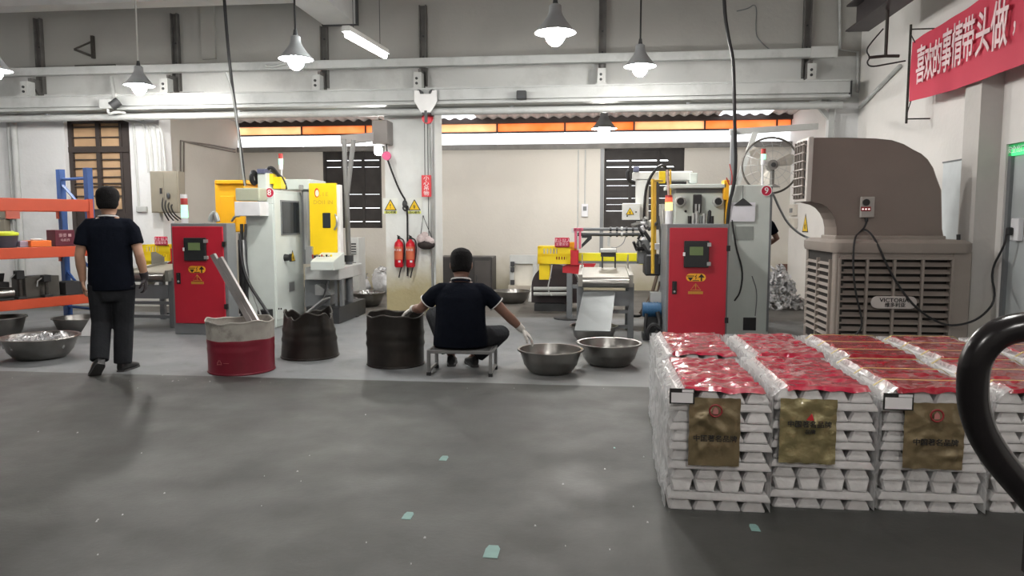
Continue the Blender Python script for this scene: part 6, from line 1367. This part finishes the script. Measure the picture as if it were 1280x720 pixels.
def stack(x, y, lab, rz_=0., gold=None, label=False, seed=0, film2=False, strap=True, lowlabel=False):
    t = thing('ingot_stack', lab, 'ingots', (x + SW / 2, y, 0), rz_, 'film wrapped ingot stacks')
    rnd = random.Random(seed); H = EH * 7 + BH * 5; zc_ = .001; hw = SW / 2
    def put(kind, loc):
        if kind not in PROTO:
            if kind == 'e': m = ingot_mesh(SD / 2 - .006, .1125, .070, EH - .001).build('ingot', INGOT, t, local=True)
            elif kind == 'x': m = ingot_mesh(SD / 2 - .006, .086, .1125, EH - .001).build('ingot', INGOT, t, local=True)
            else: m = MB().loft([[Vector((a, b_, c)) for a, b_, c in r] for r in (((-hw - .012, -.055, 0), (-hw - .012, .055, 0), (hw + .012, .055, 0), (hw + .012, -.055, 0)), ((-hw - .012, -.055, .008), (-hw - .012, .055, .008), (hw + .012, .055, .008), (hw + .012, -.055, .008)), ((-hw + .004, -.050, BH - .004), (-hw + .004, .050, BH - .004), (hw - .004, .050, BH - .004), (hw - .004, -.050, BH - .004)))]).build('ingot', INGOT, t, local=True)
            PROTO[kind] = m.data; o = m
        else:
            o = bpy.data.objects.new('ingot', PROTO[kind]); COL.objects.link(o); o.parent = t
        o.location = loc; o.rotation_euler = (0, 0, rnd.uniform(-.008, .008))
    for l, ch in enumerate(PAT):
        z = zc_; zc_ += BH if ch == 'b' else EH; jx = rnd.uniform(-.005, .005); jy = rnd.uniform(-.006, .006)
        if ch in 'ex':
            for k in range(4):
                for j in range(2): put(ch, (-hw + SW / 8 + k * SW / 4 + jx, SD / 4 + .006 + j * SD / 2 + jy + rnd.uniform(-.002, .002), z))
        else:
            for j in range(7): put('b', (jx, SD / 14 + j * SD / 7 + jy * .5 - .002, z))
    W2 = hw + .010
    # film: front, left, right, back, rolled top edges
    grid_face((-W2, -.012, .0), (2 * W2, 0, 0), (0, 0, H), 26, 30, .008, seed, (0, -1, 0)).build('front_film', FILM_CLEAR, t, smooth=True, local=True)
    grid_face((-W2 - .004, SD + .004, .01), (0, -SD - .014, 0), (0, 0, H), 40, 34, .014, seed + 3, (-1, 0, 0)).build('side_film', FILM_SIDE, t, smooth=True, local=True)
    grid_face((W2, -.012, .01), (0, SD + .016, 0), (0, 0, H), 20, 16, .006, seed + 5, (1, 0, 0)).build('side_film', FILM_SIDE, t, smooth=True, local=True)
    grid_face((W2, SD + .004, .01), (-2 * W2, 0, 0), (0, 0, H), 16, 16, .006, seed + 7, (0, 1, 0)).build('back_film', FILM_SIDE, t, smooth=True, local=True)
    grid_face((-W2 - .008, -.0, H - .055), (0, SD - .005, 0), (.08, 0, .064), 44, 12, .020, seed + 9, (-.5, 0, .8)).build('edge_film', FILM_EDGE, t, smooth=True, local=True)
    grid_face((hw - .04, -.0, H + .01), (0, SD - .005, 0), (.045, 0, -.045), 40, 8, .014, seed + 11, (.5, 0, .8)).build('edge_film', FILM_EDGE, t, smooth=True, local=True)
    # red wrapped top with its wrinkles
    nu, nv = 34, 52; vs = []
    for i in range(nu + 1):
        for k in range(nv + 1):
            px_, py_ = -hw + .055 + (SW - .075) * i / nu, -.008 + (SD + .0) * k / nv
            p = Vector((px_ * 9, py_ * 13, seed))
            h_ = noise.noise(p) * .010 + (.5 - abs(noise.noise(p * 1.2 + Vector((seed, 3, 0))))) * .016 + (.5 - abs(noise.noise(Vector((px_ * 4 + py_ * 6, py_ * 20 - px_ * 8, seed))))) * .012 - .012
            e_ = min(i, nu - i, k, nv - k)
            vs.append(Vector((px_, py_, H + .024 + h_ - (.02 if e_ == 0 else 0))))
    q = MB(); q.add(vs, [(i * (nv + 1) + k, (i + 1) * (nv + 1) + k, (i + 1) * (nv + 1) + k + 1, i * (nv + 1) + k + 1) for i in range(nu) for k in range(nv)])
    q.build('red_top_film', RFILM2 if film2 else RFILM, t, smooth=True, local=True)
    if strap:
        for yy in (.12, .40, .68):
            o_ = .003
            MB().loft([[Vector((a, yy + d, c)) for d in (-.008, .008)] + [Vector((a * .992, yy + d, c - .001)) for d in (.008, -.008)] for a, c in ((-hw - .018, .02), (-hw - .018, H + .002), (-hw + .03, H + .036), (hw - .03, H + .036), (hw + .018, H + .002), (hw + .018, .02))]).build('strap', STRAP, t, local=True)
    if gold:
        gx0, gx1, gz0, gz1, mark, gm = gold
        yy = -.026
        creased((gx0, yy, gz0), gx1 - gx0, gz1 - gz0, seed).build('gold_sheet', gm, t, smooth=True, local=True)
        gx = (gx0 + gx1) / 2; M_ = XF[t]
        def W(v): return M_ @ Vector(v)
        if mark == 'ring':
            cz = gz1 - .055
            MB().tube([Vector((gx + .028 * math.cos(k * math.pi / 12), yy - .024, cz + .028 * math.sin(k * math.pi / 12))) for k in range(24)], .0045, 5, closed=True).build('emblem_ring', pm('dark_red_ink', (.22, .012, .015), .6), t, local=True)
            MB().prism([(-.012, -.016), (.012, -.016), (.012, .004), (0, .018), (-.012, .004)], (gx, yy - .023, cz), (1, 0, 0), (0, 0, 1), (0, -.002, 0)).build('emblem', pm('dull_rose_ink', (.4, .15, .14), .6), t, local=True)
            lettering('中国著名品牌', .034, INK, t, W((gx, yy - .024, gz0 + (gz1 - gz0) * .42)), *FRONT, bold=.010)
        else:
            cz = gz1 - .085
            MB().prism([(-.02, -.012), (.014, -.014), (.01, .006), (.004, .02)], (gx + .005, yy - .023, cz), (1, 0, 0), (0, 0, 1), (0, -.002, 0)).build('emblem', INK_RED, t, local=True)
            lettering('中国著名品牌', .034, INK, t, W((gx, yy - .024, cz - .034)), *FRONT, bold=.010); lettering('品牌', .024, INK, t, W((gx + .005, yy - .024, cz - .07)), *FRONT, bold=.010)
    if label:
        lx0, lx1, lz0, lz1 = label
        MB().bx(lx0, lx1, -.036, -.033, lz0, lz1).build('label_border', INK, t, local=True)
        MB().bx(lx0 + .008, lx1 - .008, -.038, -.036, lz0 + .006, lz1 - .02).build('label', LBL, t, local=True)
        MB().bx(lx0 + (lx1 - lx0) * .5, lx1 - .006, -.038, -.036, lz1 - .017, lz1 - .004).build('label_strip', LBL, t, local=True)
    return t
def lab_(x, c0, c1, z0, z1): return (c0 - x - SW / 2, c1 - x - SW / 2, z0, z1)
def px_label(x, y, p0, p1):
    a, c = at(p0[0], p0[1], y - .03), at(p1[0], p1[1], y - .03); return (a.x - x - SW / 2, c.x - x - SW / 2, c.z, a.z)
S = [(.375, 3.52), (.875, 3.60), (1.385, 3.62), (1.91, 3.66)]
x, y = S[0]; g = px_label(x, y, (862, 497), (924, 584)); stack(x, y, 'wrapped ingot stack at the left front corner, bronze sheet with red ring', gold=(*g, 'ring', GOLD), label=px_label(x, y, (837, 485), (868, 505)), seed=1, strap=False)
x, y = S[1]; g = px_label(x, y, (976, 498), (1044, 581)); stack(x, y, 'wrapped ingot stack, second of the front row, crumpled olive gold sheet', gold=(*g, 'flag', GOLD2), seed=2, strap=False)
x, y = S[2]; g = px_label(x, y, (1132, 503), (1203, 588)); stack(x, y, 'wrapped ingot stack, third of the front row, beside the black handle', gold=(*g, 'ring', GOLD), label=px_label(x, y, (1104, 491), (1141, 513)), seed=3, film2=True)
x, y = S[3]; stack(x, y, 'wrapped ingot stack, seen through the black curved handle at the right edge', seed=4, film2=True)
B_ = [(.42, 4.48), (.93, 4.48), (1.45, 4.49), (1.97, 4.50), (2.50, 4.50)]
bl = ['wrapped ingot stack, leftmost of the back row, pale wrinkled red top', 'wrapped ingot stack, second of the back row, behind the olive gold sheet', 'wrapped ingot stack, third of the back row, in front of the louvre badge', 'wrapped ingot stack, fourth of the back row, with a bright film flank', 'wrapped ingot stack, last of the back row by the right edge']
for i, (x, y) in enumerate(B_):
    L_ = (-.02, .09, .50, .56) if i in (1, 3) else False
    if i == 3: L_ = (.0, .13, .49, .56)
    stack(x, y, bl[i], seed=10 + i, film2=i > 1, label=L_, strap=i > 1)

# ================================================================== PALLET TRUCK (its handle reaches into the frame)
HB = pm('black_handle_enamel', (.014, .012, .013), .25, .2, .15)
Yh_ = 1.02
t = thing('pallet_truck', 'hand pallet truck whose black looped handle curves in at the right edge', 'pallet truck', (at(1345, 640, Yh_).x, Yh_ + .25, 0))
pl = [(1360, 408), (1310, 406), (1262, 410), (1236, 424), (1219, 448), (1215, 480), (1217, 512), (1229, 546), (1252, 580), (1280, 612), (1318, 655), (1350, 700)]
lp = [at(a, b_, Yh_ + .03 * (b_ - 405) / 290) for a, b_ in pl]; xm = lp[0].x
loop = lp + [Vector((2 * xm - v.x, v.y, v.z)) for v in lp[::-1][0:-1]]
MB().tube(smoothpts(loop, 2), .0195, 16, caps=True).build('handle_loop', HB, t, smooth=True)
bz_ = lp[-1].z
MB().tube([(xm, lp[-1].y, bz_ + .03), (xm, Yh_ + .25, .32)], .024, 14).build('tiller', HB, t, smooth=True)
MB().box((xm, lp[-1].y + .01, bz_ + .0), (.06, .05, .08)).build('tiller_head', HB, t, bev=.01)
MB().tube([(xm, lp[-1].y - .02, bz_ + .03), (xm, lp[-1].y - .03, bz_ + .18)], .006, 6).build('release_lever', GALV, t)
PRED = pm('pallet_truck_red', (.5, .03, .02), .45)
MB().cyl((xm, Yh_ + .25, .1), (xm, Yh_ + .25, .38), .06, n=16).build('pump_body', PRED, t, smooth=True)
for s_ in (-1, 1): MB().cyl((xm + s_ * .05, Yh_ + .25, .09), (xm + s_ * .11, Yh_ + .25, .09), .09, n=18).build('steer_wheel', BLACK, t, smooth=True)
MB().bx(xm + .1, xm + .3, Yh_ + .0, Yh_ + .5, .06, .3).build('chassis', PRED, t, bev=.02)
for s_ in (0, 1):
    MB().bx(xm + .28, xm + 1.4, Yh_ + .0 + s_ * .34, Yh_ + .16 + s_ * .34, .05, .11).build('fork', PRED, t, bev=.01)
    MB().cyl((xm + 1.25, Yh_ + .03 + s_ * .34, .04), (xm + 1.25, Yh_ + .13 + s_ * .34, .04), .04, n=12).build('load_wheel', BLACK, t, smooth=True)
# ================================================================== PEOPLE
def fuse(mb, name, mat, parent, voxel, smooth=True, it=4):
    """join the limbs and trunk of a body (or garment) into one continuous surface"""
    o = mb.build(name, mat, parent, local=True)
    m = o.modifiers.new('fuse', 'REMESH'); m.mode = 'VOXEL'; m.voxel_size = voxel; m.use_smooth_shade = True
    s = o.modifiers.new('soft', 'SMOOTH'); s.factor = .5; s.iterations = it
    me = bpy.data.meshes.new_from_object(o.evaluated_get(bpy.context.evaluated_depsgraph_get()))
    o.modifiers.clear(); old = o.data; o.data = me; bpy.data.meshes.remove(old); me.name = name
    for p in me.polygons: p.use_smooth = True
    if not me.materials: me.materials.append(mat)
    return o
def ring_(c, rx, ry, n=20, rot=None, sq=1.0):
    o = []
    for k in range(n):
        a = 2 * math.pi * k / n; ca, sa = math.cos(a), math.sin(a)
        v = Vector((rx * math.copysign(abs(ca) ** sq, ca), ry * math.copysign(abs(sa) ** sq, sa), 0))
        o.append(Vector(c) + (rot @ v if rot else v))
    return o
def V(*a): return Vector(a)
SKIN = pm('warm_tan_skin', (.42, .24, .16), .5, 0, .06, 20); SKIN2 = pm('deep_tan_skin', (.20, .105, .075), .45, 0, .1, 20)
HAIR = pm('short_black_hair', (.006, .0055, .006), .8, 0, .4, 60, .5, 140, spec=.15)
NAVY = pm('navy_black_polo_cloth', (.0045, .006, .011), .9, 0, .12, 6, .3, 25, spec=.08); TRIM = pm('white_polo_trim', (.6, .6, .6), .8)
TROUSER = pm('charcoal_trouser_cloth', (.022, .0235, .027), .9, 0, .15, 6, .5, 14, spec=.12); SHOE = pm('black_shoe_leather', (.012, .012, .013), .5, 0, .2); SOLE = pm('dark_grey_sole', (.05, .05, .05), .8)
GLOVE = pm('white_cotton_glove', (.62, .60, .57), .9, 0, .08, 30, .4, 80); GLOVE_D = pm('dark_glove', (.03, .025, .028), .8, 0, .2)
def hand(mb, wrist, d, palm_n, L_=.18, curl=.5, side=1, fat=1.):
    """palm, four unequal curled fingers and a thumb leaving the side of the palm; d = direction, palm_n = way the palm faces"""
    d = d.normalized(); n = (palm_n - d * palm_n.dot(d)).normalized(); s = d.cross(n) * side
    pl = L_ * .52
    mb.loft([[wrist + d * (pl * f) + s * (w_ * math.cos(a)) + n * (t_ * math.sin(a)) for a in [k * math.pi / 6 for k in range(12)]] for f, w_, t_ in ((-.1, .026 * fat, .02 * fat), (.3, .038 * fat, .016 * fat), (.75, .043 * fat, .014 * fat), (1.0, .041 * fat, .012 * fat))])
    for k, (off, ln) in enumerate(((-.031, .42), (-.011, .48), (.010, .45), (.029, .36))):
        b = wrist + d * (pl * .92) + s * off * fat; ln *= L_; p = [b]; a = curl * .35
        for f in (.45, .32, .25):
            p.append(p[-1] + (d * math.cos(a) + n * math.sin(a)) * ln * f); a += curl * .75
        mb.rtube(p, [.0105 * fat, .010 * fat, .009 * fat, .0075 * fat], 8)
    b = wrist + d * pl * .25 - s * .03 * fat
    mb.rtube([b, b + (d * .5 - s * .8 + n * .3).normalized() * L_ * .2, b + (d * .8 - s * .7 + n * .4).normalized() * L_ * .38, b + (d * .95 - s * .55 + n * .55).normalized() * L_ * .5], [.014 * fat, .013 * fat, .011 * fat, .009 * fat], 8)
def person(name, lab, loc, rotz, P):
    t = thing(name, lab, 'person', loc, rotz)
    sk = P['skin']; hc, hr = P['head'], P['head_rot']; k = P.get('bulk', 1.)
    body = MB()
    # trunk
    hs = P.get('head_scale', 1.); hr = hr * hs
    tr = P['trunk']               # list of (centre, rx, ry)
    body.loft([ring_(c, rx, ry, 22) for c, rx, ry in tr])
    nk0, nk1 = P['neck']; body.rtube([nk0, nk0.lerp(nk1, .5), nk1], [.066 * k, .056 * k, .055 * k], 14)
    # head with brow, nose, lips, chin, ears
    H_ = []
    for z, rx, ry, oy in ((-.115, .030, .035, .045), (-.10, .048, .055, .030), (-.07, .060, .078, .012), (-.03, .069, .088, .004), (.02, .075, .096, -.002), (.06, .076, .098, -.006), (.09, .066, .086, -.008), (.11, .045, .06, -.008), (.12, .02, .026, -.008)):
        H_.append([hc + hr @ v for v in ring_((0, oy, z), rx, ry, 22)])
    body.loft(H_)
    for c, r_ in (((0, .094, -.018), (.013, .020, .016)), ((0, .086, .006), (.010, .012, .024)), ((0, .083, -.062), (.024, .012, .006)), ((0, .080, -.072), (.022, .012, .006)), ((0, .068, -.10), (.024, .018, .016)), ((-.03, .082, .022), (.026, .012, .008)), ((.03, .082, .022), (.026, .012, .008)), ((-.078, -.008, -.004), (.010, .022, .034)), ((.078, -.008, -.004), (.010, .022, .034))):
        body.ball(hc + hr @ Vector(c), r_, 10, 7, M=hr)
    for sd in ('l', 'r'):
        sh, el, wr = P['arm_' + sd]; body.rtube([sh, sh.lerp(el, .4), el, el.lerp(wr, .35), wr], [.056 * k, .050 * k, .041 * k, .043 * k, .029 * k], 14)
        if not P.get('glove_' + sd): hand(body, wr, *P['hand_' + sd])
        hp, kn, an = P['leg_' + sd]; body.rtube([hp, hp.lerp(kn, .5), kn, kn.lerp(an, .3), an], [.088 * k, .074 * k, .055 * k, .056 * k, .036], 14)
        to = P['toe_' + sd]; body.rtube([an + (an - to).normalized() * .03, an, an.lerp(to, .5), to], [.034, .038, .034, .022], 10)
    fuse(body, 'body', sk, t, .0075)
    for s_ in (-1, 1): MB().ball(hc + hr @ V(.031 * s_, .086, .004), .010, 10, 7).build('eye', pm('eye_white', (.75, .73, .7), .3), t, local=True, smooth=True)
    # hair cap
    q = MB(); rings = []
    for z, rx, ry, oy, cut in ((-.062, .062, .06, -.035, 0), (-.03, .078, .078, -.026, 0), (.02, .084, .094, -.014, 0), (.055, .086, .104, -.008, 0), (.088, .079, .099, -.006, 0), (.112, .060, .075, -.008, 0), (.128, .028, .034, -.008, 0)): rings.append([hc + hr @ v for v in ring_((0, oy, z), rx * P.get('hair', 1), ry * P.get('hair', 1), 22)])
    q.loft(rings); fuse(q, 'hair', HAIR, t, .008, it=2)
    # polo shirt
    q = MB(); q.loft([ring_(c, rx + .014, ry + .014, 22) for c, rx, ry in P['shirt']])
    for sd in ('l', 'r'):
        sh, el, wr = P['arm_' + sd]; f = P['sleeve']; e = sh.lerp(el, f)
        inn = V(sh.x * .45, sh.y, sh.z + .012); q.rtube([inn, sh.lerp(inn, .3) + V(0, 0, .006), sh.lerp(e, .25), sh.lerp(e, .6), e], [.066 * k, .068 * k, .069 * k, .068 * k, .068 * k], 16)
    fuse(q, 'polo_shirt', NAVY, t, .009)
    q = MB(); nd = (nk1 - nk0).normalized(); cc = nk0 + nd * P.get('collar_up', .03); up = nd
    rot = V(0, 0, 1).rotation_difference(nd).to_matrix()
    q.loft([ring_(cc - nd * .03, .086 * k, .086 * k, 20, rot), ring_(cc + nd * .012, .071 * k, .071 * k, 20, rot), ring_(cc + nd * .012, .066 * k, .066 * k, 20, rot), ring_(cc - nd * .03, .078 * k, .078 * k, 20, rot)], caps=False); q.build('collar', NAVY, t, smooth=True, local=True)
    rr = [v for v in ring_(cc + nd * -.002, (.080 * k), (.080 * k), 24, rot)]; MB().tube(rr, .0075, 6, closed=True).build('collar_trim', TRIM, t, smooth=True, local=True)
    if P.get('cuff'):
        for sd in ('l', 'r'):
            sh, el, wr = P['arm_' + sd]; e = sh.lerp(el, P['sleeve']); dd = (el - sh).normalized(); rot = V(0, 0, 1).rotation_difference(dd).to_matrix()
            MB().tube(ring_(e - dd * .006, .0685 * k, .0685 * k, 22, rot), .0055, 6, closed=True).build('sleeve_trim', TRIM, t, smooth=True, local=True)
    # trousers
    q = MB(); q.loft([ring_(c, rx + .012, ry + .012, 22) for c, rx, ry in P['hips']])
    for sd in ('l', 'r'):
        hp, kn, an = P['leg_' + sd]; e = kn.lerp(an, P.get('hem', .93))
        q.rtube([hp, hp.lerp(kn, .5), kn, kn.lerp(e, .5), e], [.106 * k, .096 * k, .084 * k, .083 * k, .078 * k], 16)
    fuse(q, 'trousers', TROUSER, t, .009)
    # shoes with soles
    for sd in ('l', 'r'):
        an, to = P['leg_' + sd][2], P['toe_' + sd]; dn = P.get('down_' + sd, V(0, 0, -1)); d = (to - an); d = (d - dn * d.dot(dn)).normalized(); s = d.cross(dn).normalized()
        he = an + dn * P.get('ankle', .055) - d * .055; L_ = .29
        def sec(f, w_, h0, h1): return [he + d * L_ * f + s * (w_ * math.cos(a)) - dn * (h0 + (h1 - h0) * (.5 + .5 * math.sin(a))) for a in [j * math.pi / 8 for j in range(16)]]
        MB().loft([sec(.0, .028, .0, .07), sec(.05, .038, -.0, .10), sec(.25, .042, -.0, .11), sec(.45, .044, 0, .085), sec(.7, .049, 0, .06), sec(.9, .042, 0, .045), sec(1.0, .022, .005, .03)]).build('shoe', SHOE, t, smooth=True, local=True)
        MB().loft([[he + d * L_ * f + s * (w_ * x_) - dn * z_ for x_, z_ in ((-1, -.012), (1, -.012), (1, .012), (-1, .012))] for f, w_ in ((-.01, .03), (.1, .042), (.4, .042), (.7, .051), (.92, .042), (1.01, .02))]).build('sole', SOLE, t, local=True)
    for sd in ('l', 'r'):
        if P.get('glove_' + sd):
            q = MB(); wr, el = P['arm_' + sd][2], P['arm_' + sd][1]; hand(q, wr, *P['hand_' + sd]); q.rtube([wr + (el - wr).normalized() * .055, wr + (el - wr).normalized() * .02, wr + (wr - el).normalized() * .02], [.040, .036, .034], 12)
            fuse(q, 'glove', P['glove_' + sd], t, .0055, it=3)
    return t
I3 = Matrix.Identity(3)
# --- man walking away at the left
f_ = fl(152, 465)
P = dict(skin=SKIN, bulk=1.0, hair=1.04, head=V(.0, .02, 1.565), head_rot=Matrix.Rotation(R(-4), 3, 'X'), neck=(V(0, -.005, 1.40), V(0, .008, 1.49)),
         trunk=[(V(0, 0, .80), .10, .09), (V(0, 0, .88), .155, .105), (V(0, 0, .98), .15, .10), (V(0, 0, 1.10), .158, .105), (V(0, 0, 1.24), .178, .112), (V(0, -.005, 1.34), .180, .10), (V(0, -.005, 1.40), .135, .075), (V(0, -.005, 1.435), .07, .06)],
         shirt=[(V(.005, 0, .76), .178, .125), (V(0, 0, .86), .180, .125), (V(0, 0, .98), .172, .118), (V(0, 0, 1.10), .172, .116), (V(0, 0, 1.24), .186, .118), (V(0, -.005, 1.34), .186, .106), (V(0, -.005, 1.395), .135, .078), (V(0, -.005, 1.425), .062, .055)],
         hips=[(V(0, 0, .66), .10, .10), (V(0, 0, .76), .165, .118), (V(0, 0, .86), .165, .112), (V(0, 0, .95), .155, .105)],
         head_scale=1.1, arm_l=(V(-.185, -.005, 1.345), V(-.242, -.03, 1.08), V(-.235, .01, .85)), arm_r=(V(.185, -.005, 1.345), V(.248, -.04, 1.09), V(.275, .02, .87)), sleeve=.66,
         hand_l=(V(.02, .12, -.98), V(1, .1, 0), .175, .55, -1), hand_r=(V(.05, .12, -.98), V(-1, .1, 0), .175, .8, 1), glove_r=GLOVE_D,
         leg_l=(V(-.095, 0, .82), V(-.105, .02, .46), V(-.10, -.13, .145)), leg_r=(V(.095, 0, .82), V(.075, .045, .45), V(.055, .03, .085)),
         toe_l=(V(-.20, .02, .03)), toe_r=V(.10, .17, .03), down_l=V(.12, -.72, -.68).normalized(), hem=1.03, ankle=.083)
T1 = person('person', 'man walking away in a navy polo and charcoal trousers, left heel raised', (f_.x - .055, f_.y - .0, 0), R(22), P)
# --- seated man
f_ = fl(572, 470); SX, SY = f_.x, f_.y + .17
SC_ = V(0, .0, 0)
P = dict(skin=SKIN2, bulk=1.10, hair=1.0, head_scale=1.22, cuff=True, head=V(.0, .10, .985), head_rot=Matrix.Rotation(R(-14), 3, 'X'), neck=(V(0, .045, .825), V(0, .07, .91)),
         trunk=[(V(0, 0, .26), .15, .12), (V(0, 0, .34), .19, .14), (V(0, -.01, .46), .185, .14), (V(0, -.005, .60), .20, .135), (V(0, .015, .70), .21, .125), (V(0, .03, .78), .19, .10), (V(0, .04, .825), .12, .08), (V(0, .045, .85), .07, .065)],
         shirt=[(V(.0, -.005, .25), .24, .165), (V(0, -.01, .34), .236, .170), (V(0, -.015, .46), .218, .158), (V(0, -.005, .60), .214, .142), (V(0, .015, .70), .222, .130), (V(0, .03, .775), .196, .105), (V(0, .04, .82), .12, .083), (V(0, .045, .842), .064, .06)],
         hips=[(V(0, 0, .245), .17, .13), (V(0, 0, .31), .20, .15), (V(0, 0, .40), .19, .14)],
         arm_l=(V(-.215, .03, .745), V(-.385, .11, .575), V(-.475, .25, .56)), arm_r=(V(.215, .03, .745), V(.405, .06, .545), V(.555, .14, .385)), sleeve=.60,
         hand_l=(V(-.55, .45, -.45), V(.3, -.2, -1), .215, .45, -1, 1.2), hand_r=(V(.62, .18, -.62), V(-.3, .1, -1), .22, .55, 1, 1.25), glove_l=GLOVE, glove_r=GLOVE,
         leg_l=(V(-.12, .03, .32), V(-.275, .30, .50), V(-.12, .30, .10)), leg_r=(V(.12, .03, .30), V(.355, .22, .33), V(.10, .27, .10)),
         toe_l=V(-.13, .46, .03), toe_r=V(.04, .44, .03), hem=.9, ankle=.09)
T2 = person('person', 'man seated on a low steel stool in a navy polo, white gloves, sorting castings', (SX, SY, 0), R(5), P)
# stool
t = thing('low_stool', 'low square steel stool with a dark pad under the seated man', 'stool', (SX + .02, SY - .02, 0))
x0, x1, y0, y1 = SX - .265, SX + .30, SY - .165, SY + .17; zt = .232; TB = pm('bare_tube_steel', (.30, .30, .30), .4, .8, .15)
for (x_, y_) in ((x0, y0), (x1, y0), (x0, y1), (x1, y1)):
    MB().bx(x_ - .015, x_ + .015, y_ - .015, y_ + .015, .0, zt - .02).build('leg', TB, t, bev=.003); MB().bx(x_ - .018, x_ + .018, y_ - .018, y_ + .018, .0, .03).build('foot_cap', BLACK, t)
q = MB(); q.bx(x0 - .015, x1 + .015, y0 - .015, y0 + .015, zt - .03, zt); q.bx(x0 - .015, x1 + .015, y1 - .015, y1 + .015, zt - .03, zt); q.bx(x0 - .015, x0 + .015, y0, y1, zt - .03, zt); q.bx(x1 - .015, x1 + .015, y0, y1, zt - .03, zt); q.build('seat_frame', TB, t, bev=.003)
for x_ in (x0, x1): MB().bx(x_ - .012, x_ + .012, y0, y1, .03, .055).build('runner', TB, t, bev=.003)
MB().bx(x0 + .01, x1 - .01, y0 + .01, y1 - .01, zt - .015, zt + .006).build('seat_pad', pm('black_seat_pad', (.02, .02, .02), .6, 0, .2), t, bev=.004)
# --- third man mostly hidden behind machine nine
e_ = at(974, 291, 10.75)
P = dict(skin=SKIN2, bulk=1.0, head=V(.0, .03, 1.565), head_rot=Matrix.Rotation(R(-10), 3, 'X'), neck=(V(0, -.005, 1.40), V(0, .008, 1.49)),
         trunk=[(V(0, 0, .80), .10, .09), (V(0, 0, .88), .155, .105), (V(0, 0, .98), .15, .10), (V(0, 0, 1.10), .158, .105), (V(0, 0, 1.24), .178, .112), (V(0, -.005, 1.34), .180, .10), (V(0, -.005, 1.40), .135, .075), (V(0, -.005, 1.435), .07, .06)],
         shirt=[(V(.005, 0, .76), .178, .125), (V(0, 0, .86), .180, .125), (V(0, 0, .98), .172, .118), (V(0, 0, 1.10), .172, .116), (V(0, 0, 1.24), .186, .118), (V(0, -.005, 1.34), .186, .106), (V(0, -.005, 1.395), .135, .078), (V(0, -.005, 1.425), .062, .055)],
         hips=[(V(0, 0, .66), .10, .10), (V(0, 0, .76), .165, .118), (V(0, 0, .86), .165, .112), (V(0, 0, .95), .155, .105)],
         arm_l=(V(-.205, -.005, 1.36), V(-.28, .06, 1.10), V(-.12, .22, .98)), arm_r=(V(.205, -.005, 1.36), V(.33, .04, 1.14), V(.14, .20, 1.0)), sleeve=.66,
         hand_l=(V(.6, .6, -.2), V(.3, 0, -1), .175, .6, -1), hand_r=(V(-.6, .6, -.2), V(.3, 0, -1), .175, .6, 1),
         leg_l=(V(-.095, 0, .82), V(-.10, .03, .45), V(-.10, -.0, .09)), leg_r=(V(.095, 0, .82), V(.10, .03, .45), V(.10, .0, .09)), toe_l=V(-.13, .18, .03), toe_r=V(.13, .18, .03), hem=.94, ankle=.088)
person('person', 'man standing hidden behind machine nine, only his bent right elbow showing', (e_.x - .36, 10.71, 0), 0, P)

# ================================================================== SUB-PARTS: fittings hang on the part that carries them
RULES = [('control_cabinet', 'door', ('screen_housing', 'lock_plate', 'handle', 'lock', 'warning_label', 'warning_triangle', 'label_strip', 'lettering', 'pictogram')),
         ('electric_cabinet', 'door', ('lock',)), ('casting_machine', 'side_door', ('window_frame', 'window', 'main_switch', 'switch_handle', 'data_plate')),
         ('casting_machine', 'front_door', ('door_window', 'door_handle', 'emblem', 'emblem_centre')), ('casting_machine', 'rear_guard', ('rear_door', 'guard_lip')),
         ('casting_machine', 'number_disc', ('disc_rim',)), ('casting_machine', 'operator_desk', ('button',)), ('casting_machine', 'tie_bar_nut', ('nut_bore',)), ('casting_machine', 'warning_sign', ('sticker',)),
         ('air_cooler', 'controller', ('dial', 'display', 'digit', 'gland')), ('air_cooler', 'badge', ('lettering',)), ('air_cooler', 'outlet_frame', ('outlet_vane', 'outlet_dark')), ('air_cooler', 'castor_fork', ('castor',)),
         ('ingot_stack', 'gold_sheet', ('emblem', 'emblem_ring', 'lettering')), ('ingot_stack', 'label_border', ('label', 'label_strip')), ('banner', 'cloth', ('lettering',)),
         ('takeout_robot', 'sign_plate', ('lettering',)), ('takeout_robot', 'guard_frame', ('guard_slat', 'guard_inner')), ('person', 'polo_shirt', ('collar_trim', 'sleeve_trim')), ('person', 'body', ('eye',)),
         ('fire_extinguisher', 'cylinder', ('label', 'lettering', 'tag')), ('fire_extinguisher', 'valve', ('lever',)), ('warning_sign', 'plate', ('lettering', 'strip')), ('industrial_fan', 'motor', ('motor_cap',)),
         ('storage_rack', 'beam', ('beam_hook', 'beam_ledge')), ('notice_sign', 'plate', ('lettering',)), ('exit_sign_glow', 'box', ('lettering',)), ('wall_bracket', 'channel', ('bolt',)), ('vented_cabinet', 'vent', ('vent_slat',)), ('steel_locker', 'door', ('handle',))]
def base_(o): return o.name.split('.')[0]
CEN = {}
def cen(o):
    if o not in CEN:
        b_ = [Vector(c) for c in o.bound_box]; CEN[o] = sum(b_, Vector()) / 8 + o.location
    return CEN[o]
for root in [o for o in COL.objects if o.parent is None and o.type == 'EMPTY']:
    ch = list(root.children)
    for tn, pn, names in RULES:
        if base_(root) != tn: continue
        par = [c for c in ch if base_(c) == pn]
        if not par: continue
        for c in ch:
            if base_(c) in names:
                if base_(c) == 'lettering' and pn == 'door' and tn == 'casting_machine': continue
                c.parent = min(par, key=lambda q_: (cen(q_) - cen(c)).length)
